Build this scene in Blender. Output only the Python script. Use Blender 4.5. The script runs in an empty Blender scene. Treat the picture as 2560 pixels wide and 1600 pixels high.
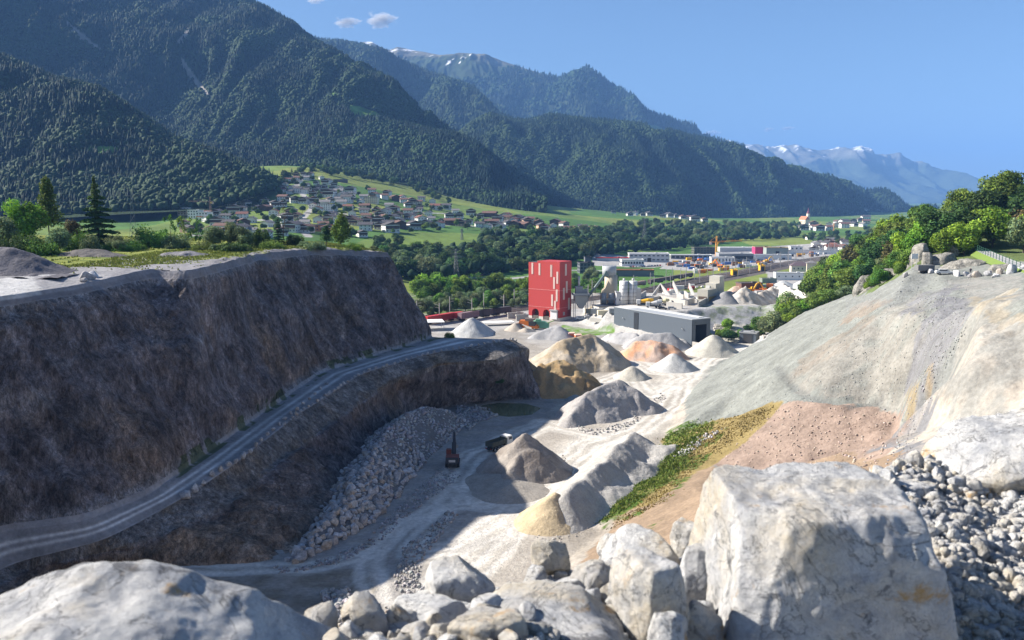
import bpy, math, random
import numpy as np
from mathutils import Vector, Matrix
from mathutils.geometry import delaunay_2d_cdt
R=math.radians
random.seed(7); rng=np.random.default_rng(7)
S=bpy.context.scene
# ---------------------------------------------------------------- camera
F=2096.0; PITCH=R(7.8); CZ=66.0
cam=bpy.data.cameras.new('camera'); co=bpy.data.objects.new('camera',cam); S.collection.objects.link(co)
co.location=(0,0,CZ); co.rotation_euler=(math.pi/2-PITCH,0,0)
cam.sensor_width=36; cam.lens=36*F/2420; cam.clip_end=60000; cam.clip_start=.1
cam.dof.use_dof=True; cam.dof.focus_distance=160; cam.dof.aperture_fstop=4.0
S.camera=co
# ---------------------------------------------------------------- sky and sun
SUN_EL=R(32.5); SUN_DIR=Vector((-.965,.25,0)).normalized()      # horizontal direction towards the sun
w=bpy.data.worlds.new('World'); S.world=w; w.use_nodes=True
nt=w.node_tree; bg=nt.nodes['Background']; sk=nt.nodes.new('ShaderNodeTexSky')
sk.sky_type='NISHITA'; sk.sun_disc=False; sk.sun_elevation=SUN_EL
sk.sun_rotation=math.atan2(SUN_DIR.x,SUN_DIR.y); sk.altitude=1500; sk.air_density=1.0; sk.dust_density=1.2; sk.ozone_density=4
nt.links.new(sk.outputs[0],bg.inputs[0]); bg.inputs[1].default_value=.054
sl=bpy.data.lights.new('sun','SUN'); sl.energy=5.; sl.angle=R(.5); sl.color=(1,.93,.83)
so=bpy.data.objects.new('sun',sl); S.collection.objects.link(so)
so.rotation_euler=Vector((SUN_DIR.x*math.cos(SUN_EL),SUN_DIR.y*math.cos(SUN_EL),math.sin(SUN_EL))).to_track_quat('Z','Y').to_euler()
vs=S.view_settings; vs.view_transform='Standard'; vs.look='None'; vs.exposure=1.45; vs.gamma=1; vs.use_curve_mapping=False
c=S.cycles; c.use_denoising=True; c.max_bounces=5; c.diffuse_bounces=2; c.glossy_bounces=2; c.transmission_bounces=2; c.transparent_max_bounces=4; c.volume_bounces=0
c.use_adaptive_sampling=True; c.adaptive_threshold=.015; c.sample_clamp_indirect=4
# ---------------------------------------------------------------- helpers
cp,sp=math.cos(PITCH),math.sin(PITCH)
def ray(u,v):
    a=(u-1210)/F; b=(756.25-v)/F
    return np.array([a,cp+b*sp,-sp+b*cp])
def PZ(u,v,z=0.):
    d=ray(u,v); t=(z-CZ)/d[2]; return np.array([d[0]*t,d[1]*t,z])
def PY(u,v,y):
    d=ray(u,v); t=y/d[1]; return np.array([d[0]*t,y,CZ+d[2]*t])
def PX(p):
    x,y,z=p[0],p[1],p[2]-CZ; dep=y*cp-z*sp; up=y*sp+z*cp
    return 1210+F*x/dep, 756.25-F*up/dep
def h3(ix,iy,iz,s):
    n=(ix*374761393+iy*668265263+iz*2147483647+s*974711)&0xFFFFFFFF
    n=((n^(n>>13))*1274126177)&0xFFFFFFFF; n=((n^(n>>16))*2246822519)&0xFFFFFFFF
    return ((n^(n>>15))&0xFFFFFF)/float(0xFFFFFF)
def vn(x,y,z,s=0):
    x=np.asarray(x,float);y=np.asarray(y,float)+0*x;z=np.asarray(z,float)+0*x
    xi,yi,zi=np.floor(x).astype(np.int64),np.floor(y).astype(np.int64),np.floor(z).astype(np.int64)
    fx,fy,fz=x-xi,y-yi,z-zi
    fx=fx*fx*(3-2*fx);fy=fy*fy*(3-2*fy);fz=fz*fz*(3-2*fz); r=0
    for a in (0,1):
        for b in (0,1):
            for d in (0,1):
                r=r+h3(xi+a,yi+b,zi+d,s)*(fx if a else 1-fx)*(fy if b else 1-fy)*(fz if d else 1-fz)
    return r*2-1
def fbm(x,y,z=0.,o=5,s=0,g=.5,l=2.03):
    r=0;a=1;f=1;t=0
    for i in range(o):
        r=r+a*vn(np.asarray(x)*f,np.asarray(y)*f,np.asarray(z)*f,s+i*17); t+=a; a*=g; f*=l
    return r/t
def ridged(x,y,z=0.,o=4,s=0):
    r=0;a=1;f=1;t=0
    for i in range(o):
        r=r+a*(1-np.abs(vn(np.asarray(x)*f,np.asarray(y)*f,np.asarray(z)*f,s+i*17))*2); t+=a; a*=.5; f*=2.1
    return r/t
def sst(a,b,x): t=np.clip((x-a)/(b-a),0,1); return t*t*(3-2*t)
C=S.collection
def tag(o,label=None,cat=None,group=None,kind=None):
    if label: o['label']=label
    if cat: o['category']=cat
    if group: o['group']=group
    if kind: o['kind']=kind
    return o
def mesh(name,V,Fc,mats=(),mi=None,col=None,smooth=False):
    """Fc: list of faces or an int array (n,3|4)"""
    me=bpy.data.meshes.new(name)
    V=np.asarray(V,np.float32)
    if isinstance(Fc,np.ndarray):
        n,k=Fc.shape
        me.vertices.add(len(V)); me.vertices.foreach_set('co',V.ravel())
        me.loops.add(n*k); me.loops.foreach_set('vertex_index',Fc.astype(np.int32).ravel())
        me.polygons.add(n); me.polygons.foreach_set('loop_start',np.arange(0,n*k,k,dtype=np.int32))
        me.update(calc_edges=True)
    else:
        me.from_pydata([tuple(map(float,q)) for q in V],[],[tuple(map(int,f)) for f in Fc]); 
    for m in (mats if isinstance(mats,(list,tuple)) else [mats]): me.materials.append(m)
    if mi is not None: me.polygons.foreach_set('material_index',np.asarray(mi,np.int32))
    if col is not None:
        a=me.color_attributes.new('Col','FLOAT_COLOR','POINT'); cc=np.ones((len(V),4),np.float32); cc[:,:3]=col; a.data.foreach_set('color',cc.ravel())
    if smooth: me.polygons.foreach_set('use_smooth',np.ones(len(me.polygons),bool))
    me.update(); return me
def link(name,me,parent=None,loc=None,rz=None,sc=None):
    o=bpy.data.objects.new(name,me); C.objects.link(o)
    if parent: o.parent=parent
    if loc is not None: o.location=[float(q) for q in loc]
    if rz is not None: o.rotation_euler=(0,0,rz)
    if sc is not None: o.scale=(sc,sc,sc) if not isinstance(sc,(tuple,list)) else sc
    return o
def empty(name,loc=(0,0,0),rz=0,label=None,cat=None,group=None):
    o=link(name,None,None,loc,rz); o.empty_display_size=.5; return tag(o,label,cat,group)
def dup(root,loc,rz=0,label=None,sc=1,group=None):
    r=root.copy(); C.objects.link(r); r.location=[float(q) for q in loc]; r.rotation_euler=(0,0,rz); r.scale=(sc,sc,sc) if not isinstance(sc,(tuple,list)) else sc
    if label: r['label']=label
    if group: r['group']=group
    for ch in root.children:
        c1=ch.copy(); C.objects.link(c1); c1.parent=r
        for g in ch.children:
            d=g.copy(); C.objects.link(d); d.parent=c1
    return r
def grid_faces(nr,nc):
    i=np.arange(nr*nc).reshape(nr,nc)
    return np.stack([i[:-1,:-1],i[:-1,1:],i[1:,1:],i[1:,:-1]],-1).reshape(-1,4)
class MB:
    def __init__(s): s.v=[];s.f=[];s.m=[]
    def add(s,v,f,m=0):
        n=len(s.v); s.v+=[tuple(q) for q in v]; s.f+=[tuple(i+n for i in q) for q in f]; s.m+=[m]*len(f)
    def box(s,c,d,m=0,rz=0.,rx=0.,ry=0.):
        hx,hy,hz=d[0]/2,d[1]/2,d[2]/2
        M=Matrix.Translation(c)@Matrix.Rotation(rz,4,'Z')@Matrix.Rotation(ry,4,'Y')@Matrix.Rotation(rx,4,'X')
        v=[M@Vector((x*hx,y*hy,z*hz)) for z in(-1,1) for y in(-1,1) for x in(-1,1)]
        s.add(v,[(0,2,3,1),(4,5,7,6),(0,1,5,4),(2,6,7,3),(0,4,6,2),(1,3,7,5)],m)
    def cyl(s,a,b,r,r2=None,n=12,m=0,cap=True):
        a=Vector(a);b=Vector(b);r2=r if r2 is None else r2; q=(b-a).to_track_quat('Z','Y')
        v=[];
        for p,rr in((a,r),(b,r2)):
            for i in range(n): t=2*math.pi*i/n; v.append(p+q@Vector((rr*math.cos(t),rr*math.sin(t),0)))
        f=[(i,(i+1)%n,n+(i+1)%n,n+i) for i in range(n)]
        if cap: f+=[tuple(range(n-1,-1,-1)),tuple(range(n,2*n))]
        s.add(v,f,m)
    def prism(s,pts,d,m=0,o=(0,0,0),axis='y'):
        """pts in (x,z), extruded along y by d centred"""
        n=len(pts); v=[]
        for sg in(-.5,.5):
            for p in pts:
                v.append((o[0]+p[0],o[1]+sg*d,o[2]+p[1]) if axis=='y' else (o[0]+sg*d,o[1]+p[0],o[2]+p[1]))
        f=[tuple(range(n)),tuple(range(2*n-1,n-1,-1))]+[(i,n+i,n+(i+1)%n,(i+1)%n) for i in range(n)]
        s.add(v,f,m)
    def mesh(s,name,mats): return mesh(name,s.v,s.f,mats,s.m)
    def ob(s,name,mats,parent=None,loc=None,rz=None): return link(name,s.mesh(name,mats),parent,loc,rz)
# ---------------------------------------------------------------- materials
def newmat(name):
    m=bpy.data.materials.new(name); m.use_nodes=True; nt=m.node_tree; b=nt.nodes['Principled BSDF']; b.inputs['Specular IOR Level'].default_value=.25
    return m,nt,b
def N(nt,t,**k):
    n=nt.nodes.new('ShaderNode'+t)
    for a,v in k.items():
        if a in n.inputs: n.inputs[a].default_value=v
        else: setattr(n,a,v)
    return n
def plain(name,c,rough=.7,metal=0,noise=.12,scale=3.,bump=0.):
    m,nt,b=newmat(name); b.inputs['Roughness'].default_value=rough; b.inputs['Metallic'].default_value=metal
    t=N(nt,'TexCoord'); n=N(nt,'TexNoise',Scale=scale,Detail=5.); nt.links.new(t.outputs['Object'],n.inputs['Vector'])
    mx=N(nt,'MixRGB'); mx.inputs[1].default_value=tuple(q*(1-noise) for q in c)+(1,); mx.inputs[2].default_value=tuple(min(1,q*(1+noise)) for q in c)+(1,)
    nt.links.new(n.outputs['Fac'],mx.inputs[0]); nt.links.new(mx.outputs[0],b.inputs['Base Color'])
    if bump:
        bp=N(nt,'Bump',Strength=bump,Distance=.1); nt.links.new(n.outputs['Fac'],bp.inputs['Height']); nt.links.new(bp.outputs[0],b.inputs['Normal'])
    return m
def attrmat(name,amp=.35,scales=(.25,1.6),bump=.6,bdist=.3,bscale=1.2,rough=.95,ramp=(.35,.65),stretch=(1,1,1),vor=()):
    """vertex-attribute colour broken up by two octaves of noise, with bump"""
    m,nt,b=newmat(name); b.inputs['Roughness'].default_value=rough; b.inputs['Specular IOR Level'].default_value=.1
    a=N(nt,'Attribute'); a.attribute_name='Col'; t=N(nt,'TexCoord'); mp=N(nt,'Mapping'); mp.inputs['Scale'].default_value=stretch
    nt.links.new(t.outputs['Object'],mp.inputs['Vector'])
    prev=a.outputs['Color']
    for i,s in enumerate(scales):
        n=N(nt,'TexNoise',Scale=s,Detail=8.,Roughness=.62); nt.links.new(mp.outputs[0],n.inputs['Vector'])
        mr=N(nt,'MapRange'); mr.inputs[1].default_value=ramp[0]; mr.inputs[2].default_value=ramp[1]; mr.inputs[3].default_value=1-amp; mr.inputs[4].default_value=1+amp*.8
        nt.links.new(n.outputs['Fac'],mr.inputs[0])
        vm=N(nt,'VectorMath',operation='SCALE'); nt.links.new(prev,vm.inputs[0]); nt.links.new(mr.outputs[0],vm.inputs['Scale']); prev=vm.outputs[0]
    vh=None
    for s,va in vor:
        wn=N(nt,'TexNoise',Scale=s*2.,Detail=4.); nt.links.new(mp.outputs[0],wn.inputs['Vector']); wa=N(nt,'VectorMath',operation='MULTIPLY_ADD'); wa.inputs[1].default_value=(.9/s,)*3; nt.links.new(wn.outputs['Color'],wa.inputs[0]); nt.links.new(mp.outputs[0],wa.inputs[2])
        v=N(nt,'TexVoronoi',Scale=s); nt.links.new(wa.outputs[0],v.inputs['Vector']); sv=N(nt,'SeparateXYZ'); nt.links.new(v.outputs['Color'],sv.inputs[0])
        mr=N(nt,'MapRange'); mr.inputs[3].default_value=1-va; mr.inputs[4].default_value=1+va; nt.links.new(sv.outputs[0],mr.inputs[0]); vm=N(nt,'VectorMath',operation='SCALE'); nt.links.new(prev,vm.inputs[0]); nt.links.new(mr.outputs[0],vm.inputs['Scale']); prev=vm.outputs[0]
        b0=N(nt,'Bump',Strength=.9,Distance=.55/s); ad=N(nt,'Math',operation='MULTIPLY_ADD'); ad.inputs[1].default_value=-1.; nt.links.new(v.outputs['Distance'],ad.inputs[0]); nt.links.new(sv.outputs[1],ad.inputs[2]); nt.links.new(ad.outputs[0],b0.inputs['Height'])
        if vh: nt.links.new(vh,b0.inputs['Normal'])
        vh=b0.outputs[0]
    nt.links.new(prev,b.inputs['Base Color'])
    if bump:
        n=N(nt,'TexNoise',Scale=bscale,Detail=9.,Roughness=.65); nt.links.new(mp.outputs[0],n.inputs['Vector'])
        bp=N(nt,'Bump',Strength=bump,Distance=bdist); nt.links.new(n.outputs['Fac'],bp.inputs['Height']); nt.links.new(bp.outputs[0],b.inputs['Normal'])
        if vh: nt.links.new(vh,bp.inputs['Normal'])
    return m
def leafmat(name,c,var=.25,trans=.25):
    m,nt,b=newmat(name); b.inputs['Roughness'].default_value=.8; b.inputs['Specular IOR Level'].default_value=.15
    a=N(nt,'Attribute'); a.attribute_name='Col'; oi=N(nt,'ObjectInfo')
    hs=N(nt,'HueSaturation'); mr=N(nt,'MapRange'); mr.inputs[3].default_value=.5-.035; mr.inputs[4].default_value=.5+.03
    mv=N(nt,'MapRange'); mv.inputs[3].default_value=1-var; mv.inputs[4].default_value=1+var
    wn=N(nt,'Math',operation='FRACT'); wm=N(nt,'Math',operation='MULTIPLY'); wm.inputs[1].default_value=7.31
    nt.links.new(oi.outputs['Random'],mr.inputs[0]); nt.links.new(oi.outputs['Random'],wm.inputs[0]); nt.links.new(wm.outputs[0],wn.inputs[0]); nt.links.new(wn.outputs[0],mv.inputs[0])
    mul=N(nt,'MixRGB',blend_type='MULTIPLY'); mul.inputs[0].default_value=1; mul.inputs[1].default_value=c+(1,); nt.links.new(a.outputs['Color'],mul.inputs[2])
    nt.links.new(mul.outputs[0],hs.inputs['Color']); nt.links.new(mr.outputs[0],hs.inputs['Hue']); nt.links.new(mv.outputs[0],hs.inputs['Value'])
    nt.links.new(hs.outputs[0],b.inputs['Base Color'])
    tr=N(nt,'BsdfTranslucent'); nt.links.new(hs.outputs[0],tr.inputs[0]); ms=N(nt,'MixShader'); ms.inputs[0].default_value=trans
    nt.links.new(b.outputs[0],ms.inputs[1]); nt.links.new(tr.outputs[0],ms.inputs[2]); nt.links.new(ms.outputs[0],nt.nodes['Material Output'].inputs[0])
    return m
# ---------------------------------------------------------------- polyline / polygon tools
def pldist(X,Y,pl):
    d=np.full(X.shape,1e9); tt=np.zeros(X.shape); L=0
    for a,b in zip(pl[:-1],pl[1:]):
        ax,ay=a[0],a[1]; bx,by=b[0]-ax,b[1]-ay; l2=bx*bx+by*by+1e-9
        t=np.clip(((X-ax)*bx+(Y-ay)*by)/l2,0,1); q=np.hypot(X-ax-t*bx,Y-ay-t*by)
        m=q<d; d=np.where(m,q,d); tt=np.where(m,L+t*math.sqrt(l2),tt); L+=math.sqrt(l2)
    return d,tt
def inpoly(X,Y,pg):
    c=np.zeros(X.shape,bool); n=len(pg)
    for i in range(n):
        x1,y1=pg[i][:2]; x2,y2=pg[(i+1)%n][:2]
        if y1==y2: continue
        k=((y1>Y)!=(y2>Y))&(X<(x2-x1)*(Y-y1)/(y2-y1)+x1); c^=k
    return c
def blur(Z,n):
    for _ in range(n):
        P=np.pad(Z,((1,1),(1,1)),'edge'); Z=(P[:-2,1:-1]+P[2:,1:-1]+P[1:-1,:-2]+P[1:-1,2:]+4*P[1:-1,1:-1])/8
    return Z
# ================================================================ TERRAIN: quarry floor and right-hand slopes from break lines
TP=[];TE=[]
def brk(pts,close=False):
    n=len(TP); TP.extend([tuple(map(float,p)) for p in pts])
    TE.extend([(n+i,n+i+1) for i in range(len(pts)-1)]+([(n+len(pts)-1,n)] if close else []))
Z=PZ
TOE=[Z(1330,1335),Z(1390,1285),Z(1430,1190),Z(1500,1135),Z(1560,1078),Z(1576,1030),Z(1590,985),Z(1605,962),Z(1640,917),Z(1690,872),Z(1740,836),Z(1800,806)]
brk(TOE)
brk([Z(1812,797,5),Z(1860,763,11),Z(1900,742,18),Z(1990,703,27),Z(2050,688,32),Z(2095,662,39),Z(2160,641,46),Z(2230,646,46),Z(2300,651,46),Z(2420,643,48),Z(2650,630,50)])
brk([Z(2165,630,46.2),Z(2240,634,46.2),Z(2300,638,46.4),Z(2420,628,48.5),Z(2650,615,52)])
brk([Z(1850,882,20),Z(1872,907,18.5),Z(1910,937,18),Z(1950,951,18.5),Z(2010,954,19)])
brk([Z(1700,988,5),Z(1770,972,10.5),Z(1840,953,15),Z(1950,955,17.5),Z(2060,955,18.5),Z(2128,967,19)])
brk([Z(1690,1095,4.5),Z(1800,1135,4.5),Z(1950,1160,5),Z(2060,1130,8),Z(2105,1065,13)])
for p in [(1650,1160,8),(1500,1290,6.5),(1650,1280,14),(1560,1180,5.5),(1620,1040,5),(2150,1080,14),(2178,905,29),(2200,830,34.5),(2210,760,39),(2225,690,43),
  (2250,1000,30),(2290,860,39),(2330,720,46),(2420,980,34),(2420,800,43),(2520,980,40),(2520,700,50),(2000,800,30.8),(2090,740,37.3),(1930,830,26),(1760,900,12.5),(1720,940,9.3)]: TP.append(tuple(Z(*p)))
for p in [(-160,0,62),(-160,60,20),(-160,96,0),(-160,640,0),(-60,96,0),(-20,100,0),(0,104,1),(-70,2,62.5),(-70,40,36),(0,3.2,62.9),(-8,3.2,62.6),(8,4.5,63.0),(0,50,30),(20,45,38),(25,80,24),(60,100,33),(45,60,44),(70,90,42),
  (80,60,50),(60,30,55),(30,12,61),(16,6,63.6),(0,0,63.5),(260,0,60),(260,200,52),(-160,200,0),(-160,400,0),(0,640,0),(120,640,0),(260,640,12),(-100,-10,62),(0,-10,63),(100,-10,64)]: TP.append(p)
# hill behind the right crest
for p in [PY(1885,700,590),PY(1960,668,520),PY(1960,690,440),PY(2050,610,440),PY(2110,585,372),PY(2200,556,340),PY(2300,545,320),PY(2420,560,320),PY(2600,550,330),PY(2060,680,375),PY(2110,655,340),PY(2160,625,300),
  PY(2200,600,275),PY(2225,585,285),PY(2300,600,270),Z(2322,592,50.4),Z(2365,610,49.4),Z(2430,637,48.2),PY(2420,592,270),PY(1900,760,400),PY(1840,790,420),PY(1850,748,470)]: TP.append(tuple(p))
# loading terrace behind the grey hall
brk([Z(1655,800,0),Z(1700,797,0),Z(1760,800,0),Z(1806,797,0)])
brk([(50,456,10.5),(62,446,11),(76,424,11.3),Z(1660,729,11.5),Z(1720,726,11.5),Z(1800,722,11.5)])
brk([(43,452,0),(43,441,0),(50,436,0),(79,388.5,0),(92,391,0)])
for p in [(40,505,0),(62,470,10),(70,520,9),(120,530,9),(170,520,9),(60,585,0),(100,590,0),(160,590,1),(35,470,0),(200,560,6)]: TP.append(p)
PW=[Z(1128,955),Z(1175,946),Z(1245,949),Z(1282,962),Z(1262,978),Z(1200,984),Z(1140,974)]
brk([(*p[:2],-.2) for p in PW],True); pc=sum(PW)/7; TP.append((pc[0],pc[1],-2.5)); 
GX=np.arange(-160,262,.75)
gy=[0.];
while gy[-1]<640: gy.append(gy[-1]+min(3.,max(.55,gy[-1]*.0030)))
GY=np.array(gy); XX,YY=np.meshgrid(GX,GY)
r_=delaunay_2d_cdt([Vector(p[:2]) for p in TP],TE,[],0,1e-4)
tv=np.array([[v.x,v.y] for v in r_[0]]); tz=[]
for i,v in enumerate(tv):
    ov=r_[3][i]
    if len(ov): tz.append(TP[ov[0]][2])
    else:
        d=np.array([(v[0]-p[0])**2+(v[1]-p[1])**2 for p in TP]); k=np.argsort(d)[:2]; wv=1/(d[k]+1e-6); tz.append(float((wv*np.array([TP[j][2] for j in k])).sum()/wv.sum()))
tz=np.array(tz); ZZ=np.zeros(XX.shape)
for f in r_[2]:
    if len(f)<3: continue
    a,b,c_=tv[f[0]],tv[f[1]],tv[f[2]]
    x0,x1=min(a[0],b[0],c_[0]),max(a[0],b[0],c_[0]); y0,y1=min(a[1],b[1],c_[1]),max(a[1],b[1],c_[1])
    i0,i1=np.searchsorted(GX,x0-1e-6),np.searchsorted(GX,x1+1e-6); j0,j1=np.searchsorted(GY,y0-1e-6),np.searchsorted(GY,y1+1e-6)
    if i1<=i0 or j1<=j0: continue
    X=XX[j0:j1,i0:i1];Y=YY[j0:j1,i0:i1]; det=(b[0]-a[0])*(c_[1]-a[1])-(c_[0]-a[0])*(b[1]-a[1])
    if abs(det)<1e-9: continue
    l1=((X-a[0])*(c_[1]-a[1])-(c_[0]-a[0])*(Y-a[1]))/det; l2=((b[0]-a[0])*(Y-a[1])-(X-a[0])*(b[1]-a[1]))/det
    m=(l1>=-1e-6)&(l2>=-1e-6)&(l1+l2<=1+1e-6); zz=tz[f[0]]+l1*(tz[f[1]]-tz[f[0]])+l2*(tz[f[2]]-tz[f[0]])
    ZZ[j0:j1,i0:i1][m]=zz[m]
ZZ=blur(ZZ,2)
slope=np.hypot(np.gradient(ZZ,axis=1)/.75,np.gradient(ZZ,axis=0)/np.gradient(GY)[:,None])
sm=sst(.15,.5,slope); far=sst(560,620,YY)
def poly(*uv,z=0.): return [Z(a,b,z) for a,b in uv]
def gz(x,y):
    """height of the quarry sheet by bilinear lookup"""
    fx=np.clip((np.asarray(x,float)-GX[0])/.75,0,len(GX)-1.001); fy=np.clip(np.interp(y,GY,np.arange(len(GY))),0,len(GY)-1.001)
    i=fx.astype(int);j=fy.astype(int);a=fx-i;b=fy-j
    return (ZZ[j,i]*(1-a)+ZZ[j,i+1]*a)*(1-b)+(ZZ[j+1,i]*(1-a)+ZZ[j+1,i+1]*a)*b
def G(u,v,lift=0.):
    """where the line of sight through a photo point meets the ground"""
    d=ray(u,v); ys=np.concatenate([np.arange(60,640,.5),np.geomspace(640,9000,1100)]); t=ys/d[1]
    x=d[0]*t; z=CZ+d[2]*t; q=np.where(ys<625,gz(x,ys),VH(x,ys))
    hit=z<=q+lift; k=np.argmax(hit) if hit.any() else int(np.argmin(z-q))
    return np.array([x[k],ys[k],float(q[k])])
# ---- valley sheet
VC=[(-.9,640,0),(-.4,640,0),(0,640,0),(.4,640,0),(.9,640,10),(0,800,0),(.15,800,0),(.4,800,0),(.15,1000,0),(.3,1000,0),(.15,1300,2),(.4,1500,0),(.2,1600,6),(.3,2000,0),(.4,2600,0),(.5,4000,0),(.9,4000,0),(.5,12000,0),(0,12000,0),(-.9,12000,0)]
VP=[(s,math.log(y),z) for s,y,z in VC]
for u,v,y in [(300,520,1150),(300,560,900),(1000,585,900),(870,570,900),(1000,550,1050),(1200,530,1300),(1350,520,1500),(1350,540,1350),(1550,515,2000),(680,410,1600),(750,440,1450),(850,460,1400),(650,480,1250),(900,490,1300),
  (600,520,1100),(450,520,1100),(1000,510,1300),(1100,530,1200),(740,392,1800),(850,420,1800),(950,435,1800),(1010,470,1600),(0,500,1200),(150,495,1300),(1290,497,1900),(1450,505,2200),(1200,560,1050),(-300,500,1200),(640,555,900),(1700,520,2600)]:
    p=PY(u,v,y); VP.append((p[0]/y,math.log(y),p[2]))
VP=np.array(VP)
def _tps(d): return np.where(d>1e-9,d*d*np.log(d+1e-12),0)
_a=np.array([2.2,1.0]); VP2=VP[:,:2]*_a; nV=len(VP2); _K=_tps(np.linalg.norm(VP2[:,None]-VP2[None],axis=2))+np.eye(nV)*.01; _Q=np.c_[np.ones(nV),VP2]
vsol=np.linalg.solve(np.block([[_K,_Q],[_Q.T,np.zeros((3,3))]]),np.r_[VP[:,2],0,0,0])
def VH(x,y):
    x=np.asarray(x,float);y=np.asarray(y,float); p=np.stack([x/y*_a[0],np.log(y)*_a[1]],-1).reshape(-1,2); o=np.empty(len(p))
    for i in range(0,len(p),60000):
        q=p[i:i+60000]; o[i:i+60000]=_tps(np.linalg.norm(q[:,None]-VP2[None],axis=2))@vsol[:nV]+vsol[nV]+q@vsol[nV+1:]
    o=o.reshape(x.shape); return np.where(y>5500,np.minimum(o,0),o)+fbm(x/90,y/90,0,3,9)*1.2*sst(700,900,y)
# ---------------------------------------------------------------- valley sheet mesh
ys=[90.]
while ys[-1]<26000: y=ys[-1]; ys.append(y+(min(1.5*y*y/(66*F),.006*y) if y<3200 else .03*y) if y>560 else y+20)
VY=np.array(ys); VS=np.r_[np.linspace(-1.6,-.66,20)[:-1],np.linspace(-.66,.66,760),np.linspace(.66,1.6,20)[1:]]
sx,sy=np.meshgrid(VS,VY); vx=sx*sy; vz=VH(vx,np.maximum(sy,600)); vz=np.where(sy<640,np.minimum(vz,0),vz)
vz=vz-2.2*(1-sst(612,624,sy))
def fieldcol(x,y):
    fx=x/150+fbm(x/300,y/300,0,2,3)*.6; fy=y/260+fbm(x/300,y/300,0,2,5)*.6
    k=h3(np.floor(fx).astype(np.int64),np.floor(fy).astype(np.int64),np.zeros(fx.shape,np.int64),5)
    g1=np.array([.075,.155,.035]);g2=np.array([.175,.215,.05]);g3=np.array([.125,.185,.042])
    kk=k[...,None]; cc=np.where(kk<.4,g1,np.where(kk<.7,g2,g3))
    n=fbm(x/25,y/60,0,4,8)[...,None]; st=vn((x*.8+y*.3)/5,y*0,0,4)[...,None]
    return cc*(1+.22*n+.06*st)
vc=fieldcol(vx,sy)
RAIL=[Z(900,785),Z(945,772),Z(1100,747),Z(1220,731),Z(1360,711),Z(1500,691),Z(1668,660),Z(1818,633),Z(1918,612),Z(2010,594),Z(2060,584)]
ROADS=[([Z(990,668),Z(1100,662),Z(1200,658),Z(1250,652),Z(1330,640),Z(1500,640)],4.),([Z(1185,625),Z(1250,621),Z(1300,622)],4)]
d,_=pldist(vx,sy,RAIL); wrail=9+8*sst(550,750,sy)
def mixc(c,m,new): m=np.asarray(m,float)[...,None]; return c*(1-m)+np.array(new)*m
vc=mixc(vc,1-sst(wrail,wrail+1.5,d),(.11,.095,.085))
for pl,wd in ROADS:
    dd,_=pldist(vx,sy,pl); vc=mixc(vc,1-sst(wd,wd+1,dd),(.33,.32,.31))
# car parks, yards and village streets
for pg in [poly((1560,634),(1590,600),(1690,612),(1860,605),(1990,588),(2010,600),(1900,612),(1800,626),(1660,640)),poly((1400,630),(1400,608),(1560,608),(1590,626),(1540,632)),poly((1600,605),(1760,582),(1980,570),(2060,590),(1880,606)),poly((1820,668),(1810,640),(1905,650),(1990,660),(1960,680))]:
    vc=mixc(vc,inpoly(vx,sy,pg),(.34,.33,.32))
for pl in [[G(690,545),G(640,520),G(560,520)],[G(730,560),G(700,530),G(740,490),G(700,440),G(720,415)],[G(780,500),G(900,520),G(1000,530),G(1130,535)],[G(850,490),G(950,500),G(1060,505)],[G(430,555),G(520,560),G(600,556)]]:
    dd,_=pldist(vx,sy,pl); vc=mixc(vc,1-sst(3.5,5,dd),(.34,.33,.32))
V=np.stack([vx,sy,vz],-1).reshape(-1,3)
M_valley=attrmat('valley_meadow',.16,(.02,.15),.3,.5,.4)
tag(link('valley_floor',mesh('valley_floor',V,grid_faces(*vx.shape),M_valley,col=vc.reshape(-1,3),smooth=True)),kind='structure')
# ---------------------------------------------------------------- quarry sheet: relief, colours, tracks
ZZ=ZZ+sm*(fbm(XX/14,YY/14,0,4,1)*1.1+fbm(XX/3,YY/3,0,3,2)*.28)*(1-far)*sst(40,70,YY)
ZZ=ZZ+(1-sm)*fbm(XX/12,YY/12,0,4,21)*.22*(1-far)
gul=fbm((YY+XX*.25)/2.6,XX/26,0,5,31); ZZ=ZZ+sm*(gul*.5+sst(70,78,XX)*sst(230,190,YY)*ridged((YY+ZZ*.4)/7,ZZ/16,XX/16,4,37)*1.6)*sst(35,55,XX)*(1-far)
ZZ=ZZ-3*sst(622,638,YY)
col=np.zeros(XX.shape+(3,)); col[:]=(.37,.335,.29)
yard=sst(370,430,YY); col=col*(1-yard[...,None])+np.array((.37,.36,.345))*yard[...,None]
big=fbm(XX/18,YY/18,0,4,40); col=mixc(col,np.clip(big*2.,0,.6),(.265,.235,.195))
fl=1-sm
def paint(pg,c,soft=1.5,amp=2.5,seed=0,al=1.,solid=False):
    global col
    wx=XX+fbm(XX/6,YY/6,0,4,60+seed)*amp; wy=YY+fbm(XX/6,YY/6,5,4,61+seed)*amp
    m=inpoly(wx,wy,pg).astype(float)*(1 if solid else np.clip(.85+fbm(XX/2.2,YY/2.2,seed,4,90+seed)*1.2+fbm(XX/12,YY/5,seed,3,95+seed)*.6,.3,1)); col=mixc(col,m*al,c)
def gp(*uv): return [G(a,b)[:2] for a,b in uv]
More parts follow.
